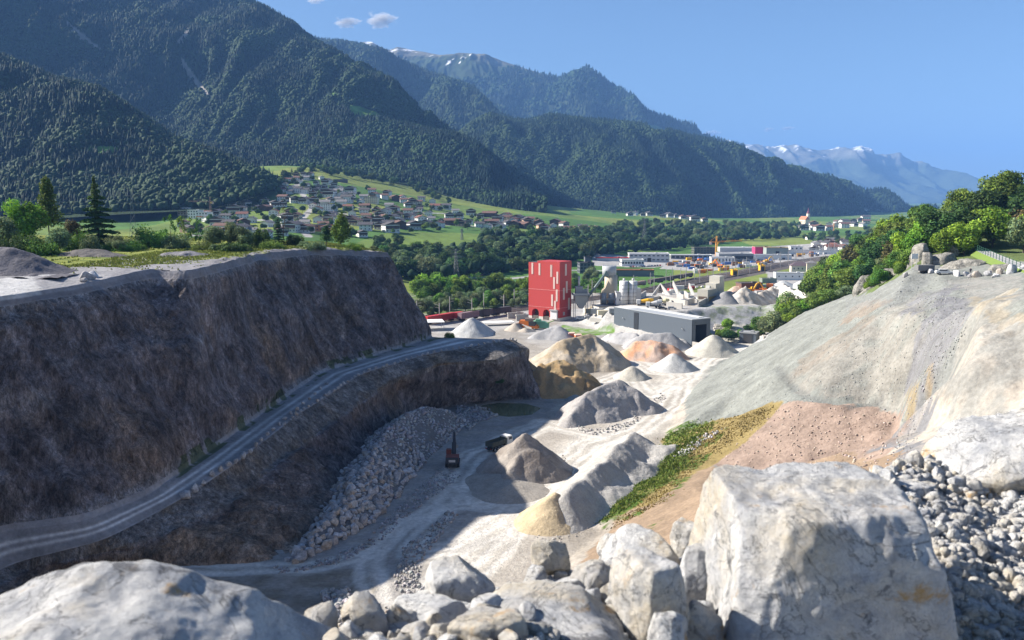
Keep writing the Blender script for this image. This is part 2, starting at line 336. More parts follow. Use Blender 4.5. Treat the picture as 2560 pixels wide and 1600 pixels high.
# shaded western part of the floor: grey rubbly ground, painted darker out to the wall's shadow edge
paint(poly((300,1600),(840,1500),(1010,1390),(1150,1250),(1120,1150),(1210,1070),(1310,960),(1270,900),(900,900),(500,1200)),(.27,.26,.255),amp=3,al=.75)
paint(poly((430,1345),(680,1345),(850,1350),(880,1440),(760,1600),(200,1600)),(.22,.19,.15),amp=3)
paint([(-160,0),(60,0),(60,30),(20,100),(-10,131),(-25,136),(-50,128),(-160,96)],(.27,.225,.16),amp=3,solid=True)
# scree, rubble and rock of the eastern slope
paint([(40,200),(60,300),(80,350),(95,385),(140,385),(160,300),(260,200),(260,60),(150,60),(60,190)],(.215,.225,.208),solid=True)
paint(gp((1850,885),(1960,820),(2080,740),(2180,690),(2180,800),(2145,930),(2010,950),(1950,945),(1900,925)),(.255,.245,.22),seed=1)
paint(gp((1880,850),(2000,780),(2060,735),(2075,760),(1990,830),(1900,890)),(.23,.185,.145),seed=2,amp=4,al=.5)
paint(gp((2000,735),(2070,708),(2110,712),(2040,745),(1995,760)),(.25,.19,.145),seed=12,amp=4,al=.6)
paint(gp((1990,705),(2090,665),(2160,645),(2200,650),(2180,700),(2100,730),(2000,740)),(.20,.205,.20),seed=11,al=.6)
paint(gp((1840,953),(1950,951),(2130,962),(2145,990),(2110,1065),(2060,1135),(1950,1165),(1790,1130),(1690,1095),(1760,1030),(1820,985)),(.29,.22,.18),seed=3,solid=True)
paint([(8,60),(12,150),(24,180),(45,200),(52,190),(58,150),(55,90)],(.27,.20,.14),seed=4,solid=True)
paint(gp((2155,700),(2230,680),(2290,660),(2290,760),(2250,900),(2200,1000),(2140,1120),(2080,1120),(2120,1040),(2150,960),(2160,900),(2190,800)),(.20,.20,.207),seed=5,amp=7)
paint(gp((2230,660),(2420,650),(2420,1000),(2250,1020),(2240,900),(2290,780),(2280,700)),(.265,.26,.24),seed=6,amp=5)
paint(gp((2290,700),(2400,680),(2410,760),(2330,790)),(.30,.26,.195),seed=13,amp=5,al=.7)
paint(gp((2185,880),(2205,865),(2222,880),(2215,898),(2190,898)),(.25,.205,.145),seed=7,amp=1.5)
paint(gp((2140,930),(2165,925),(2160,985),(2140,1000)),(.27,.225,.15),seed=8,amp=1.5)
# grass strip
paint(gp((1570,1035),(1700,992),(1835,960),(1800,1010),(1730,1060),(1640,1120),(1560,1185),(1425,1235),(1440,1190),(1510,1140),(1565,1080)),(.25,.195,.085),seed=9,amp=3,solid=True)
gm=fbm(XX/7,YY/7,0,4,71)
for pg,th in [(gp((1425,1235),(1440,1190),(1510,1140),(1570,1070),(1625,1070),(1600,1130),(1520,1185),(1450,1225)),-.7),(gp((1570,1060),(1570,1020),(1640,1000),(1680,1000),(1640,1050)),-.4),(gp((1600,1100),(1640,1060),(1720,1010),(1700,1050),(1640,1110)),-.12),(gp((1410,1290),(1430,1235),(1520,1200),(1580,1215),(1500,1290)),.18),(gp((1560,1185),(1600,1170),(1640,1120),(1600,1130)),.1)]:
    m=inpoly(XX+gm*2,YY+gm*3,pg)&(gm+fbm(XX/1.5,YY/1.5,0,2,5)*.5>th); col=mixc(col,m*(.75+.25*np.sign(fbm(XX/1.1,YY/1.1,0,2,7))),(.07,.12,.022))
# wooded hill ground and terrace verge
paint([(86,400),(118,398),(136,366),(136,352),(124,318),(112,275),(112,262),(124,262),(134,245),(150,222),(190,190),(260,180),(260,640),(150,640),(120,560)],(.11,.15,.045),seed=10,amp=4,al=.92,solid=True)
paint(gp((1315,782),(1330,768),(1420,775),(1452,765),(1452,790),(1415,792),(1370,800)),(.12,.23,.03),amp=1)
paint(gp((1640,731),(1700,718),(1830,714),(1835,760),(1812,800),(1655,800)),(.36,.36,.37),amp=1); paint(gp((1690,768),(1812,768),(1812,798),(1700,797)),(.44,.42,.38),amp=1); paint([(60,455),(170,455),(190,545),(60,560),(40,500)],(.40,.37,.33),amp=3)
paint(poly((700,760),(945,772),(1100,747),(1247,728),(1247,700),(1100,680),(900,690)),(.10,.15,.04),amp=1)
d,_=pldist(XX,YY,RAIL); col=mixc(col,1-sst(8,9.5,d),(.11,.095,.085))
dr=np.full(XX.shape,0.)
TRK=[([(1640,860),(1600,905),(1570,960),(1500,1015),(1400,1050),(1330,1110),(1250,1190),(1180,1250),(1130,1310),(1060,1380)],9),([(1800,815),(1740,830),(1680,845),(1620,880),(1560,880),(1500,850),(1430,850)],6),
 ([(1330,1110),(1240,1180),(1150,1190),(1085,1140),(1110,1090),(1200,1040),(1290,1000),(1400,1030)],5),([(1150,1190),(1040,1200),(950,1250),(880,1310),(870,1350),(885,1420),(900,1500)],4),([(880,1310),(760,1335),(600,1345),(420,1340),(250,1320),(60,1290)],3.5),
 ([(1040,1200),(960,1230),(870,1310)],3),([(1085,1150),(1040,1230),(980,1300)],4),([(1600,905),(1540,935),(1480,880),(1430,900)],5),([(1180,1250),(1100,1300),(1000,1310)],5)]
rut=np.zeros(XX.shape)
for pl,wd in TRK:
    w_=[Z(*p) for p in pl]; dd,tt=pldist(XX+fbm(XX/9,YY/9,0,3,81)*1.6,YY+fbm(XX/9,YY/9,3,3,82)*1.6,w_); m=1-sst(wd*.6,wd*1.2,dd)
    rut=np.maximum(rut,m*(.45+.45*vn(dd*.9,tt/40,0,6)))
    for off in ((1.7,),(4.6,)):
        if off[0]<wd: dr=np.maximum(dr,(1-sst(.35,1.2,np.abs(dd-off[0])))*m)
fm=(fl*(YY>100)*(YY<600))
col=mixc(col,np.clip(rut*.95,0,1)*fm,(.60,.565,.50)); col=mixc(col,np.clip(dr*.85,0,1)*fm,(.62,.59,.54)); ZZ=ZZ-dr*.06
cz_=[G(*q_)[:2] for q_ in [(1838,862),(1850,882),(1872,907),(1910,937),(1950,951),(2010,955),(2080,952)]]; dd,_=pldist(XX,YY,cz_); ZZ=ZZ-.7*np.exp(-(dd/1.2)**2); col=mixc(col,np.exp(-(dd/.8)**2)*.75,(.14,.145,.14))  # notch along the scree crease, with its shade painted in as a dark line
hf=fbm(XX/1.3,YY/1.3,0,3,90)[...,None]; col=np.clip(col*(1+.10*hf)*(1+.10*gul*sm*sst(35,55,XX))[...,None],0,.8)
sp_=(h3((XX/.75).astype(np.int64),(YY/.75).astype(np.int64),XX.astype(np.int64)*0,3)>.985)&(sm>.4)&(YY>100); ZZ=ZZ+sp_*.35
V=np.stack([XX,YY,ZZ],-1).reshape(-1,3)
M_ground=attrmat('quarry_ground',.17,(.12,1.1),.85,.35,1.3)
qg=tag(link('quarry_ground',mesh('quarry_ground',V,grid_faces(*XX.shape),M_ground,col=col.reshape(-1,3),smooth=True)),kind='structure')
# pond
mt,nt,b=newmat('pond_water'); b.inputs['Base Color'].default_value=(.13,.15,.075,1); b.inputs['Roughness'].default_value=.12; b.inputs['Specular IOR Level'].default_value=.5
pw=[(p[0]+(p[0]-pc[0])*.06,p[1]+(p[1]-pc[1])*.06,-.42) for p in PW]
tag(link('pond_water',mesh('pond_water',pw,[tuple(range(len(pw)))],mt)),kind='structure')
# ================================================================ LEFT MASSIF: lofted benches and faces
def E3(*a): return np.array(a,float)
T=[E3(-190,-40,46),E3(-158,60,46),E3(-122,124,47.5),Z(0,700,48),Z(190,672,48.8),Z(356,634,50.3),Z(453,640,49.8),Z(603,602,50),Z(728,590,50),Z(850,594,48.5),Z(922,597,48),E3(-52,326,45),E3(-66,352,22)]
I=[E3(-170,-40,8),E3(-128,60,8),E3(-104,112,8),Z(0,1255,8.5),Z(200,1232,9),Z(350,1170,10),Z(470,1085,12),Z(600,992,13.5),Z(760,880,16),Z(880,842,17.5),Z(1010,801,19),E3(-27,303,18.8),E3(-33,316,-1)]
O=[E3(-160,-40,0),E3(-118,60,1),E3(-95,112,2),Z(30,1330,3.5),Z(250,1275,6),Z(435,1174,8.5),Z(550,1098,11),Z(700,980,13.5),Z(850,884,16),Z(1000,838,17.8),Z(1150,811,19),E3(2,300,18.8),E3(0,313,-1)]
Q=[O[0]+E3(4,0,-1),O[1]+E3(4,0,-1),O[2]+E3(4,0,-1),Z(60,1340,2.5),Z(300,1290,4.5),Z(520,1200,6),Z(650,1090,8),Z(790,985,10.5),Z(920,900,13),Z(1040,858,15.5),Z(1180,850,16),E3(6,297,16.5),E3(6,316,-1)]
B=[Q[0]+E3(6,0,-2),Q[1]+E3(6,0,-2),Q[2]+E3(6,-2,-2),Z(250,1345,-.5),Z(430,1348,-.5),Z(660,1332,-.5),Z(790,1220,-.5),Z(885,1065,-.5),Z(1000,972,-.5),Z(1100,958,-.5),Z(1205,945,-.5),E3(10,287,-.5),E3(14,318,-1.5)]
K0=[t+E3(-45,0,3) if i<5 else (t+E3(-34,10,0) if i<8 else t+E3(-30,60,.5)) for i,t in enumerate(T)]
K0[8]=T[8]+E3(-25,48,.3);K0[9]=T[9]+E3(-26,52,.5);K0[10]=T[10]+E3(-28,40,1); K0[11]=E3(-85,372,40);K0[12]=E3(-96,390,22)
KK=[k+E3(-90,10,2) for k in K0]; KK[11]=E3(-150,420,30);KK[12]=E3(-180,440,20)
def resamp(rail,n):
    rail=np.array(rail); L=np.array(REF); L=np.r_[0,np.cumsum(np.linalg.norm(np.diff(L,axis=0),axis=1))]; s=np.linspace(0,L[-1],n)
    # smooth the corners a little
    o=np.stack([np.interp(s,L,rail[:,k]) for k in range(3)],1); kx=np.ones(15)/15
    return np.stack([np.convolve(np.pad(o[:,k],7,'edge'),kx,'valid') for k in range(3)],1)
REF=I; NC=1000
rl=[resamp(r,NC) for r in (KK,K0,T,I,O,Q,B)]
counts=[16,60,120,26,20,70]; rows=[];band=[]
for k,cn in enumerate(counts):
    for j in range(cn):
        t=j/cn; rows.append(rl[k]*(1-t)+rl[k+1]*t); band.append(k+t)
rows.append(rl[-1]); band.append(6.); P=np.array(rows); band=np.array(band)[:,None]*np.ones((1,NC))
gu=np.gradient(P,axis=1);gv=np.gradient(P,axis=0); nn=np.cross(gu,gv); nn/=np.linalg.norm(nn,axis=2,keepdims=True)+1e-9
nn=np.where(nn[...,2:3]<0,-nn,nn) if np.mean(nn[...,2])>0 else -nn
x,y,z=P[...,0],P[...,1],P[...,2]
cliffU=sst(2.0,2.12,band)*(1-sst(2.9,3.0,band)); cliffL=sst(5.0,5.12,band)*(1-sst(5.9,6,band)); cl=np.maximum(cliffU,cliffL)
s_=x*.35+y*.94
# blocky, near-vertical ribs and gullies leaning slightly, plus ledges
lean=s_+z*.25
big=ridged(lean/22,z/70,x/60,4,3)*2.3+fbm(x/9,y/9,z/18,4,5)*1.8
rib=ridged(lean/5.,z/22,x/30,4,7)*1.15+fbm(x/2.2,y/2.2,z/5,4,11)*.75
led=vn(z/3.1+fbm(x/15,y/15,0,3,2)*1.5,s_/30,0,8)*.5
disp=cl*(big+rib+led-1.0)
other=(1-cl)*(fbm(x/8,y/8,0,4,15)*.35+fbm(x/1.6,y/1.6,0,3,16)*.12)
road=sst(3.2,3.35,band)*(1-sst(3.75,3.9,band))
other*=1-road*.8
P=P+nn*(disp+other)[...,None]
# rubble hump at the lip and toe aprons
lip=np.exp(-((band-1.93)/.06)**2)*(vn(s_/9,0*s_,0,19)*.6+.5+fbm(x/2,y/2,0,3,20)*.9); P[...,2]+=lip*sst(200,240,y)
lc=np.zeros(P.shape)
zc=z
rockA=np.array((.195,.172,.178)); rockB=np.array((.29,.215,.16)); rockC=np.array((.38,.365,.375)); grav=np.array((.33,.325,.335))
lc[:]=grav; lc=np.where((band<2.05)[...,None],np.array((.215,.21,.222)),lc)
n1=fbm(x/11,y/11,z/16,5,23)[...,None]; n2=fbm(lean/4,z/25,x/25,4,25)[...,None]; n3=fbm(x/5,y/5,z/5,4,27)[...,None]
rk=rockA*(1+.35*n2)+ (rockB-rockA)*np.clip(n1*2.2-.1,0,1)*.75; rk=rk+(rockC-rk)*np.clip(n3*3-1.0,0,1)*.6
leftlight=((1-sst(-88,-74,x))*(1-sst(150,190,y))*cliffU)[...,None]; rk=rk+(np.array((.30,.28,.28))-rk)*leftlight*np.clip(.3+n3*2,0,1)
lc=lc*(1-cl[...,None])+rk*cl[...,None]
# bench surface
bs=(band<2.02); wob=fbm(x/7,y/7,0,4,33)
gr=bs*sst(-.12,.12,(1.42-band)*1.2+wob*.35+sst(200,250,y)*.55)
lc=mixc(lc,gr,(.13,.165,.04)); lc=mixc(lc,gr*(fbm(x/2.5,y/2.5,0,3,34)>.12),(.24,.26,.06))
pathp=poly((-60,705),(-60,650),(120,638),(250,618),(330,600),(345,606),(270,632),(150,665),(0,692),z=51)
lc=mixc(lc,bs*inpoly(x+wob*2,y+wob*3,pathp),(.47,.465,.46))
lc=mixc(lc,bs*inpoly(x+wob*3,y+wob*5,poly((120,640),(280,606),(420,596),(470,606),(455,640),(350,634),(190,672),(60,690),(0,700),z=50.5))*.85,(.25,.245,.26))
# haul road with two wheel tracks, verge weeds, rocky shoulder
tr=(band-3.2)/.6; tracks=np.maximum(np.exp(-((tr-.30)/.10)**2),np.exp(-((tr-.72)/.10)**2))*sst(3.1,3.25,band)*(1-sst(3.8,3.95,band))
lc=mixc(lc,((band>3.0)&(band<4.0)),(.27,.265,.27)); lc=mixc(lc,np.clip(tracks*(.85+.4*vn(s_/6,band*8,0,3)),0,1),(.66,.65,.64))
weed=((band>2.93)&(band<3.16)&(fbm(x/3,y/3,0,3,44)>.12)&(y>170)); lc=mixc(lc,weed*.8,(.075,.10,.035))
sh=(band>4)&(band<5.05); lc=mixc(lc,sh*1.,(.25,.235,.225)); lc=mixc(lc,sh*np.clip(fbm(x/6,y/6,0,4,46)*2,0,1)*.7,(.30,.22,.14))
lowl=sst(5,5.3,band)*(1-sst(150,215,y)); lc=mixc(lc,lowl*.75,(.33,.25,.18))
lc=np.clip(lc*(1+.10*fbm(x/.9,y/.9,z/.9,3,50)[...,None]),0,.8)
M_rock=attrmat('quarry_rock_face',.5,(.22,1.3,5.),1.,1.1,1.1,ramp=(.32,.68),vor=((.28,.22),(.9,.20)),stretch=(1,1,.42))
fb=np.repeat(((band[:-1,0]<2.05)|((band[:-1,0]>=2.97)&(band[:-1,0]<4.02))),NC-1).astype(int)
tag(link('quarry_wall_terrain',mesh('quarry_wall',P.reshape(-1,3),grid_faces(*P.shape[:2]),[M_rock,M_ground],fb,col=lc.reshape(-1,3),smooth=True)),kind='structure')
LP=P; LB=band
def bench(u,v):
    """point on the upper bench surface under a photo point (nearest vertex)"""
    m=(LB<2.0); q=LP[m]; xx,yy,zz=q[:,0],q[:,1],q[:,2]-CZ; dep=yy*cp-zz*sp; up=yy*sp+zz*cp
    du=1210+F*xx/dep-u; dv=756.25-F*up/dep-v; k=np.argmin(du*du+dv*dv+(dep<5)*1e9); return q[k]
def onwall(u,v,lo,hi):
    m=(LB>=lo)&(LB<=hi)&(LP[...,1]>80); q=LP[m]; xx,yy,zz=q[:,0],q[:,1],q[:,2]-CZ; dep=yy*cp-zz*sp; up=yy*sp+zz*cp
    du=1210+F*xx/dep-u; dv=756.25-F*up/dep-v; k=np.argmin(du*du+dv*dv); return q[k]
# ================================================================ MOUNTAINS
def loft(name,top,base,nc,nr,amp,seed,colf,back=.35,rel=(300,500)):
    """top/base: lists of (u,v,distance); the slope between them gets spurs and gullies"""
    tu=np.array([PY(*p) for p in top]); bu=np.array([PY(*p) for p in base])
    def rs(pts,us,n,q):
        s=np.linspace(0,1,n); k=(us-us[0])/(us[-1]-us[0]); return np.stack([np.interp(s,k,pts[:,i]) for i in range(3)],1)
    t=rs(tu,np.array([p[0] for p in top],float),nc,0); b=rs(bu,np.array([p[0] for p in base],float),nc,1)
    kx=np.ones(5)/5; 
    tt=np.linspace(-.06,1,nr)[:,None,None]; P=b[None]*(1-tt)+t[None]*tt
    # concave foot, convex crest
    hb,ht=b[None,:,2],t[None,:,2]; q=tt[...,0]; P[...,2]=hb+(ht-hb)*(q+.10*np.sin(2*math.pi*q)*-1.)
    tb=np.linspace(0,1,14)[1:,None,None]; bk=t+np.array([0,1,0])*(t[:,1:2]*.25)-np.array([0,0,1])*((t[:,2:3]-b[:,2:3])*back)
    P=np.concatenate([P,t[None]*(1-tb)+bk[None]*tb]); qq=np.r_[np.linspace(-.06,1,nr),1+np.linspace(0,1,14)[1:]]
    x,y,z=P[...,0],P[...,1],P[...,2]; m=np.sin(np.pi*np.clip(qq,0,1))[:,None]**.6*(1-.9*sst(.62,.97,qq))[:,None]
    sx=x+fbm(x/rel[1],y/rel[1],z/rel[1],3,seed+5)*rel[0]*.35
    d=ridged(sx/rel[0],z/(rel[0]*3.2),y/(rel[0]*4),5,seed)*amp*m + fbm(x/(rel[0]*.22),z/(rel[0]*.3),y/(rel[0]*.3),4,seed+3)*amp*.10*np.clip(m+.08,0,1)
    P[...,2]+=d*.55; P[...,1]-=d*.9
    col=colf(P,qq[:,None]+0*x)
    return P,qq,col
def project(P):
    x,y,z=P[...,0],P[...,1],P[...,2]-CZ; dep=y*cp-z*sp; up=y*sp+z*cp; return 1210+F*x/dep,756.25-F*up/dep
def slopecol(rock=None,meadow=(),scars=(),base=(.030,.052,.020)):
    def f(P,q):
        u,v=project(P); x,y,z=P[...,0],P[...,1],P[...,2]; c=np.zeros(P.shape); c[:]=base
        n=fbm(x/260,y/260,z/260,5,77)[...,None]; c=c*(1+.3*n)
        if rock is not None:
            h=rock[0]+fbm(x/400,z/400,y/400,4,78)*rock[1]; m=sst(h,h+rock[1]*.7,z); c=mixc(c,m,rock[2])
            if len(rock)>3: 
                hs=rock[3]; sn=(fbm(x/120,z/300,y/160,5,79)>.50+ (hs-z)/500.)&(z>hs-140); c=mixc(c,sn*1.,(.78,.80,.83))
        for pg in meadow: 
            w=fbm(x/60,y/60,z/60,3,80)*5; m=inpoly(u+w,v+w,pg); c=mixc(c,m,(.11,.20,.04))
        for pg in scars:
            w=fbm(x/40,y/40,z/40,3,81)*5; m=inpoly(u+w,v+w,pg); c=mixc(c,m,(.26,.24,.22))
        return c
    return f
MEA=[[(822,247),(850,250),(880,262),(902,272),(890,280),(860,276),(830,268)],[(925,283),(960,288),(1000,296),(998,302),(960,298),(930,292)],[(780,218),(800,222),(795,230),(782,228)],[(1525,291),(1560,300),(1575,312),(1545,315),(1530,303)],[(1868,446),(1905,444),(1900,455),(1880,458)],
     [(205,350),(260,345),(300,352),(260,362),(215,362)],[(1040,255),(1060,250),(1065,262)]]
SC=[[(415,95),(428,85),(445,66),(450,70),(430,98),(420,102)],[(425,130),(440,150),(470,190),(505,235),(500,240),(465,205),(430,160)],[(160,50),(195,78),(240,118),(235,122),(190,92),(158,60)]]
GRN=MEA
LO={}
LO['a']=('near_wooded_hill',loft('a',[(-500,20,2400),(-300,60,2300),(0,140,2100),(130,192,1950),(240,220,1900),(300,256,1850),(400,328,1700),(500,362,1600),(600,408,1500),(650,436,1430)],[(-500,500,1150),(-300,500,1150),(0,505,1150),(130,503,1150),(240,498,1150),(300,496,1150),(400,494,1150),(500,490,1170),(600,465,1230),(650,446,1350)],420,150,75,100,slopecol(meadow=[MEA[5]],base=(.026,.046,.018)),rel=(190,400)))
LO['b']=('great_wooded_mountain',loft('b',[(-700,-420,4200),(-300,-300,4300),(200,-150,4500),(420,-30,4500),(490,2,4400),(535,12,4300),(580,34,4200),(640,68,4100),(715,104,3900),(790,158,3600),(850,203,3400),(900,226,3300),(950,250,3100),(1000,296,2900),(1080,330,2700)],
   [(-700,490,1900),(-300,490,1900),(200,470,1900),(420,440,2000),(490,425,2000),(535,420,2000),(580,415,2000),(640,408,2000),(715,400,2050),(790,404,2050),(850,410,2100),(900,420,2100),(950,425,2150),(1000,430,2200),(1080,455,2200)],620,260,240,200,slopecol(meadow=MEA[:3],scars=SC),rel=(520,1200)))
LO['f']=('spur_behind_village',loft('f',[(600,400,2000),(700,345,2300),(780,300,2450),(850,284,2500),(900,288,2500),(1000,308,2450),(1080,322,2400),(1130,345,2350),(1180,386,2250),(1220,436,2100),(1260,480,1950),(1290,500,1850)],
   [(600,415,1900),(700,396,1900),(780,396,1880),(850,414,1850),(900,424,1850),(1000,436,1830),(1080,470,1750),(1130,488,1720),(1180,497,1700),(1220,502,1700),(1260,505,1700),(1290,508,1700)],300,130,60,300,slopecol(meadow=[MEA[0],MEA[1]],base=(.028,.050,.019)),rel=(170,400)))
LO['c']=('second_ridge',loft('c',[(450,-20,6400),(560,14,6400),(600,36,6400),(650,64,6300),(700,84,6300),(740,94,6200),(755,101,6200),(800,101,6100),(860,110,6000),(900,125,5900),(940,148,5800),(1000,172,5600),(1060,190,5400),(1120,212,5200),(1150,247,5100),(1190,300,4900),(1270,335,4700)],
   [(450,300,4700),(560,320,4700),(650,330,4500),(755,350,4400),(860,370,4300),(940,385,4100),(1000,395,3900),(1060,400,3800),(1120,410,3700),(1270,430,3600)],360,150,200,400,slopecol(rock=(1050,120,(.16,.165,.09)),base=(.034,.052,.024)),rel=(500,1000)))
LO['d']=('rocky_summit_ridge',loft('d',[(700,110,9500),(860,105,9300),(882,102,9200),(905,118,9100),(922,120,9100),(940,112,9000),(960,116,9000),(1020,129,8900),(1060,133,8800),(1100,136,8700),(1150,132,8600),(1200,149,8400),(1260,168,8200),(1320,186,8000),(1345,181,7900),(1368,168,7850),(1386,162,7800),(1402,172,7750),(1432,200,7600),(1462,222,7500),(1500,250,7300),(1532,272,7200),(1600,290,7000),(1640,298,6900),(1658,322,6800),(1760,350,6600)],
   [(700,330,6200),(900,340,6100),(1100,350,6000),(1300,370,5800),(1500,400,5500),(1760,430,5300)],420,170,260,500,slopecol(rock=(1150,200,(.17,.16,.12),1230),meadow=[MEA[3]],base=(.036,.054,.026)),rel=(700,1400)))
LO['e']=('long_wooded_hill',loft('e',[(1030,345,3900),(1080,325,3850),(1120,293,3800),(1160,275,3800),(1200,287,3800),(1250,290,3800),(1300,276,3800),(1400,288,3800),(1480,292,3800),(1540,302,3850),(1600,318,3900),(1680,336,4000),(1740,364,4100),(1800,395,4200),(1850,414,4300),(1895,430,4400),(1960,431,4500),(2010,445,4700),(2050,460,4900),(2085,466,5000),(2108,482,5100),(2135,506,5200),(2200,520,5300)],
   [(1030,470,2200),(1080,482,2200),(1160,494,2250),(1250,500,2300),(1400,500,2450),(1480,506,2500),(1600,514,2700),(1740,524,2900),(1850,528,3050),(1960,528,3300),(2050,524,3700),(2108,516,4200),(2200,510,4600)],560,190,160,600,slopecol(meadow=[MEA[4]],base=(.028,.050,.020)),rel=(330,700)))
LO['g']=('distant_snow_mountains',loft('g',[(1500,330,17500),(1700,338,17500),(1745,346,17000),(1762,352,17000),(1790,348,17000),(1815,356,17000),(1850,358,17000),(1900,364,17000),(1940,360,17000),(1975,356,17000),(2010,360,17000),(2050,370,17000),(2090,382,17000),(2130,392,17000),(2200,400,17000),(2250,408,17000),(2290,420,17000),(2330,436,17000),(2480,450,17000),(2700,440,17000)],
   [(1500,485,12000),(2700,485,12000)],300,120,600,700,slopecol(rock=(600,120,(.17,.17,.15),740),base=(.06,.08,.05)),rel=(1100,2500)))
M_slope=attrmat('mountain_slope',.3,(.004,.03),.8,6.,.05,rough=1.)
for k,(nm,(P_,qq,cl_)) in LO.items():
    tag(link(nm,mesh(nm,P_.reshape(-1,3),grid_faces(*P_.shape[:2]),M_slope,col=cl_.reshape(-1,3),smooth=True)),kind='structure')
# ---------------------------------------------------------------- far-off woods: every hillside carries its forest
M_forest=leafmat('far_forest',(1,1,1),0,.1)
_t=(1+5**.5)/2
ICO=np.array([(-1,_t,0),(1,_t,0),(-1,-_t,0),(1,-_t,0),(0,-1,_t),(0,1,_t),(0,-1,-_t),(0,1,-_t),(_t,0,-1),(_t,0,1),(-_t,0,-1),(-_t,0,1)])/math.hypot(1,_t)
ICF=np.array([(0,11,5),(0,5,1),(0,1,7),(0,7,10),(0,10,11),(1,5,9),(5,11,4),(11,10,2),(10,7,6),(7,1,8),(3,9,4),(3,4,2),(3,2,6),(3,6,8),(3,8,9),(4,9,5),(2,4,11),(6,2,10),(8,6,7),(9,8,1)])
def woods(name,pos,width,height,conif,hue,parent=None,seed=1,tint=(1,1,1)):
    """pos n,3; one low crown per tree: pointed for conifers, round and lumpy for broadleaves"""
    g=np.random.default_rng(seed); n=len(pos); Vs=[];Fs=[];Cs=[]; off=0
    for isc in (True,False):
        k=np.where(conif==isc)[0]
        if not len(k): continue
        m=len(k)
        if isc:
            a=np.arange(6)*math.pi/3; ring=np.stack([np.cos(a),np.sin(a)],1)
            base=np.concatenate([np.c_[ring*.5,np.full(6,.12)],np.c_[ring*.28,np.full(6,.5)],[[0,0,1.]]]); 
            fc=[(i,(i+1)%6,6+(i+1)%6) for i in range(6)]+[(i,6+(i+1)%6,6+i) for i in range(6)]+[(6+i,6+(i+1)%6,12) for i in range(6)]
            jit=.12
        else:
            base=ICO*np.array([.5,.5,.5])+np.array([0,0,.52]); fc=ICF; jit=.11
        fc=np.array(fc); nv=len(base); v=base[None]+g.normal(0,jit,(m,nv,3))*np.array([1,1,.6]); 
        ang=g.uniform(0,6.28,m); ca,sa=np.cos(ang)[:,None],np.sin(ang)[:,None]
        X=(v[...,0]*ca-v[...,1]*sa)*width[k,None]; Y=(v[...,0]*sa+v[...,1]*ca)*width[k,None]; Zz=v[...,2]*height[k,None]
        W=np.stack([X,Y,Zz],-1)+pos[k,None]; Vs.append(W.reshape(-1,3)); Fs.append((fc[None]+(np.arange(m)*nv)[:,None,None]+off).reshape(-1,3)); off+=m*nv
        c1=np.array((.009,.025,.015)) if isc else np.array((.024,.050,.018)); cc=c1*(1+hue[k,None]*np.array([.34,.24,.22]))*np.array(tint); 
        Cs.append(np.repeat(np.clip(cc,.004,1),nv,0)*(1+g.normal(0,.05,(m*nv,1))))
    o=link(name,mesh(name,np.concatenate(Vs),np.concatenate(Fs),M_forest,col=np.clip(np.concatenate(Cs),0,1)),parent); return tag(o,kind='stuff')
def scatter(P,qq,spacing,seed,qmin=-.03,qmax=1.08):
    g=np.random.default_rng(seed); a=P[:-1,:-1];b=P[:-1,1:];c=P[1:,1:];d=P[1:,:-1]
    ar=.5*np.linalg.norm(np.cross(c-a,d-b),axis=2); u,v=project(a); dist=a[...,1]; sp_=np.maximum(spacing,dist*spacing/2600.)
    ex=ar/sp_**2; ok=(u>-40)&(u<2460)&(v>-60)&((qq[:-1]>qmin)&(qq[:-1]<qmax))[:,None]; ex=ex*ok
    cnt=g.poisson(ex); i,j=np.nonzero(cnt); r=cnt[i,j]; i=np.repeat(i,r); j=np.repeat(j,r)
    s,t=g.random(len(i))[:,None],g.random(len(i))[:,None]; return a[i,j]*(1-s)*(1-t)+b[i,j]*s*(1-t)+c[i,j]*s*t+d[i,j]*(1-s)*t
def forest(key,label,spacing,seed,pc=.6,hmax=None,clear=(),sc=1.):
    nm,(P_,qq,cl_)=LO[key]; p=scatter(P_,qq,spacing,seed); g=np.random.default_rng(seed+1)
    u,v=project(p); keep=np.ones(len(p),bool)
    for pg in MEA+list(clear)+SC: keep&=~inpoly(u,v,pg)
    if hmax: keep&=p[:,2]<hmax[0]+fbm(p[:,0]/300,p[:,1]/300,p[:,2]/300,3,78)*hmax[1]+g.normal(0,40,len(p))
    p=p[keep]; x,y,z=p.T; s=np.maximum(1,y/2600.)
    nz=fbm(x/160,y/160,z/110,4,seed+9); conif=(nz*1.6+g.normal(0,.22,len(p))+pc-.5)>0
    wd=np.where(conif,5.8,9.2)*s*g.uniform(.7,1.35,len(p))*sc; ht=np.where(conif,15.5,10.5)*s*g.uniform(.65,1.3,len(p))*sc
    hue=np.clip(g.normal(0,.6,len(p))+nz*-1.3+fbm(x/45,y/45,z/45,3,seed+12)*.9,-1.3,2.2); p=p-np.array([0,0,1])*ht[:,None]*.12
    print(nm,len(p)); o=woods('forest_on_'+nm,p,wd,ht,conif,hue,seed=seed); o['label']=label; o['category']='forest'; return o
forest('a','dark mixed forest on the low hill at the valley edge left of the village',7.0,11,.42)
forest('b','blue-green conifer forest on the steep high mountainside',7.6,12,.68)
forest('f','mixed forest on the rounded spur directly behind the village',6.6,13,.5)
forest('c','hazy forest on the second ridge behind the high mountainside',9.5,14,.7,hmax=(1150,160))
forest('d','hazy forest below the rocky snow-flecked summit ridge',10,15,.75,hmax=(1000,260))
forest('e','dark mixed forest on the long hill above the valley church',7.1,16,.52)
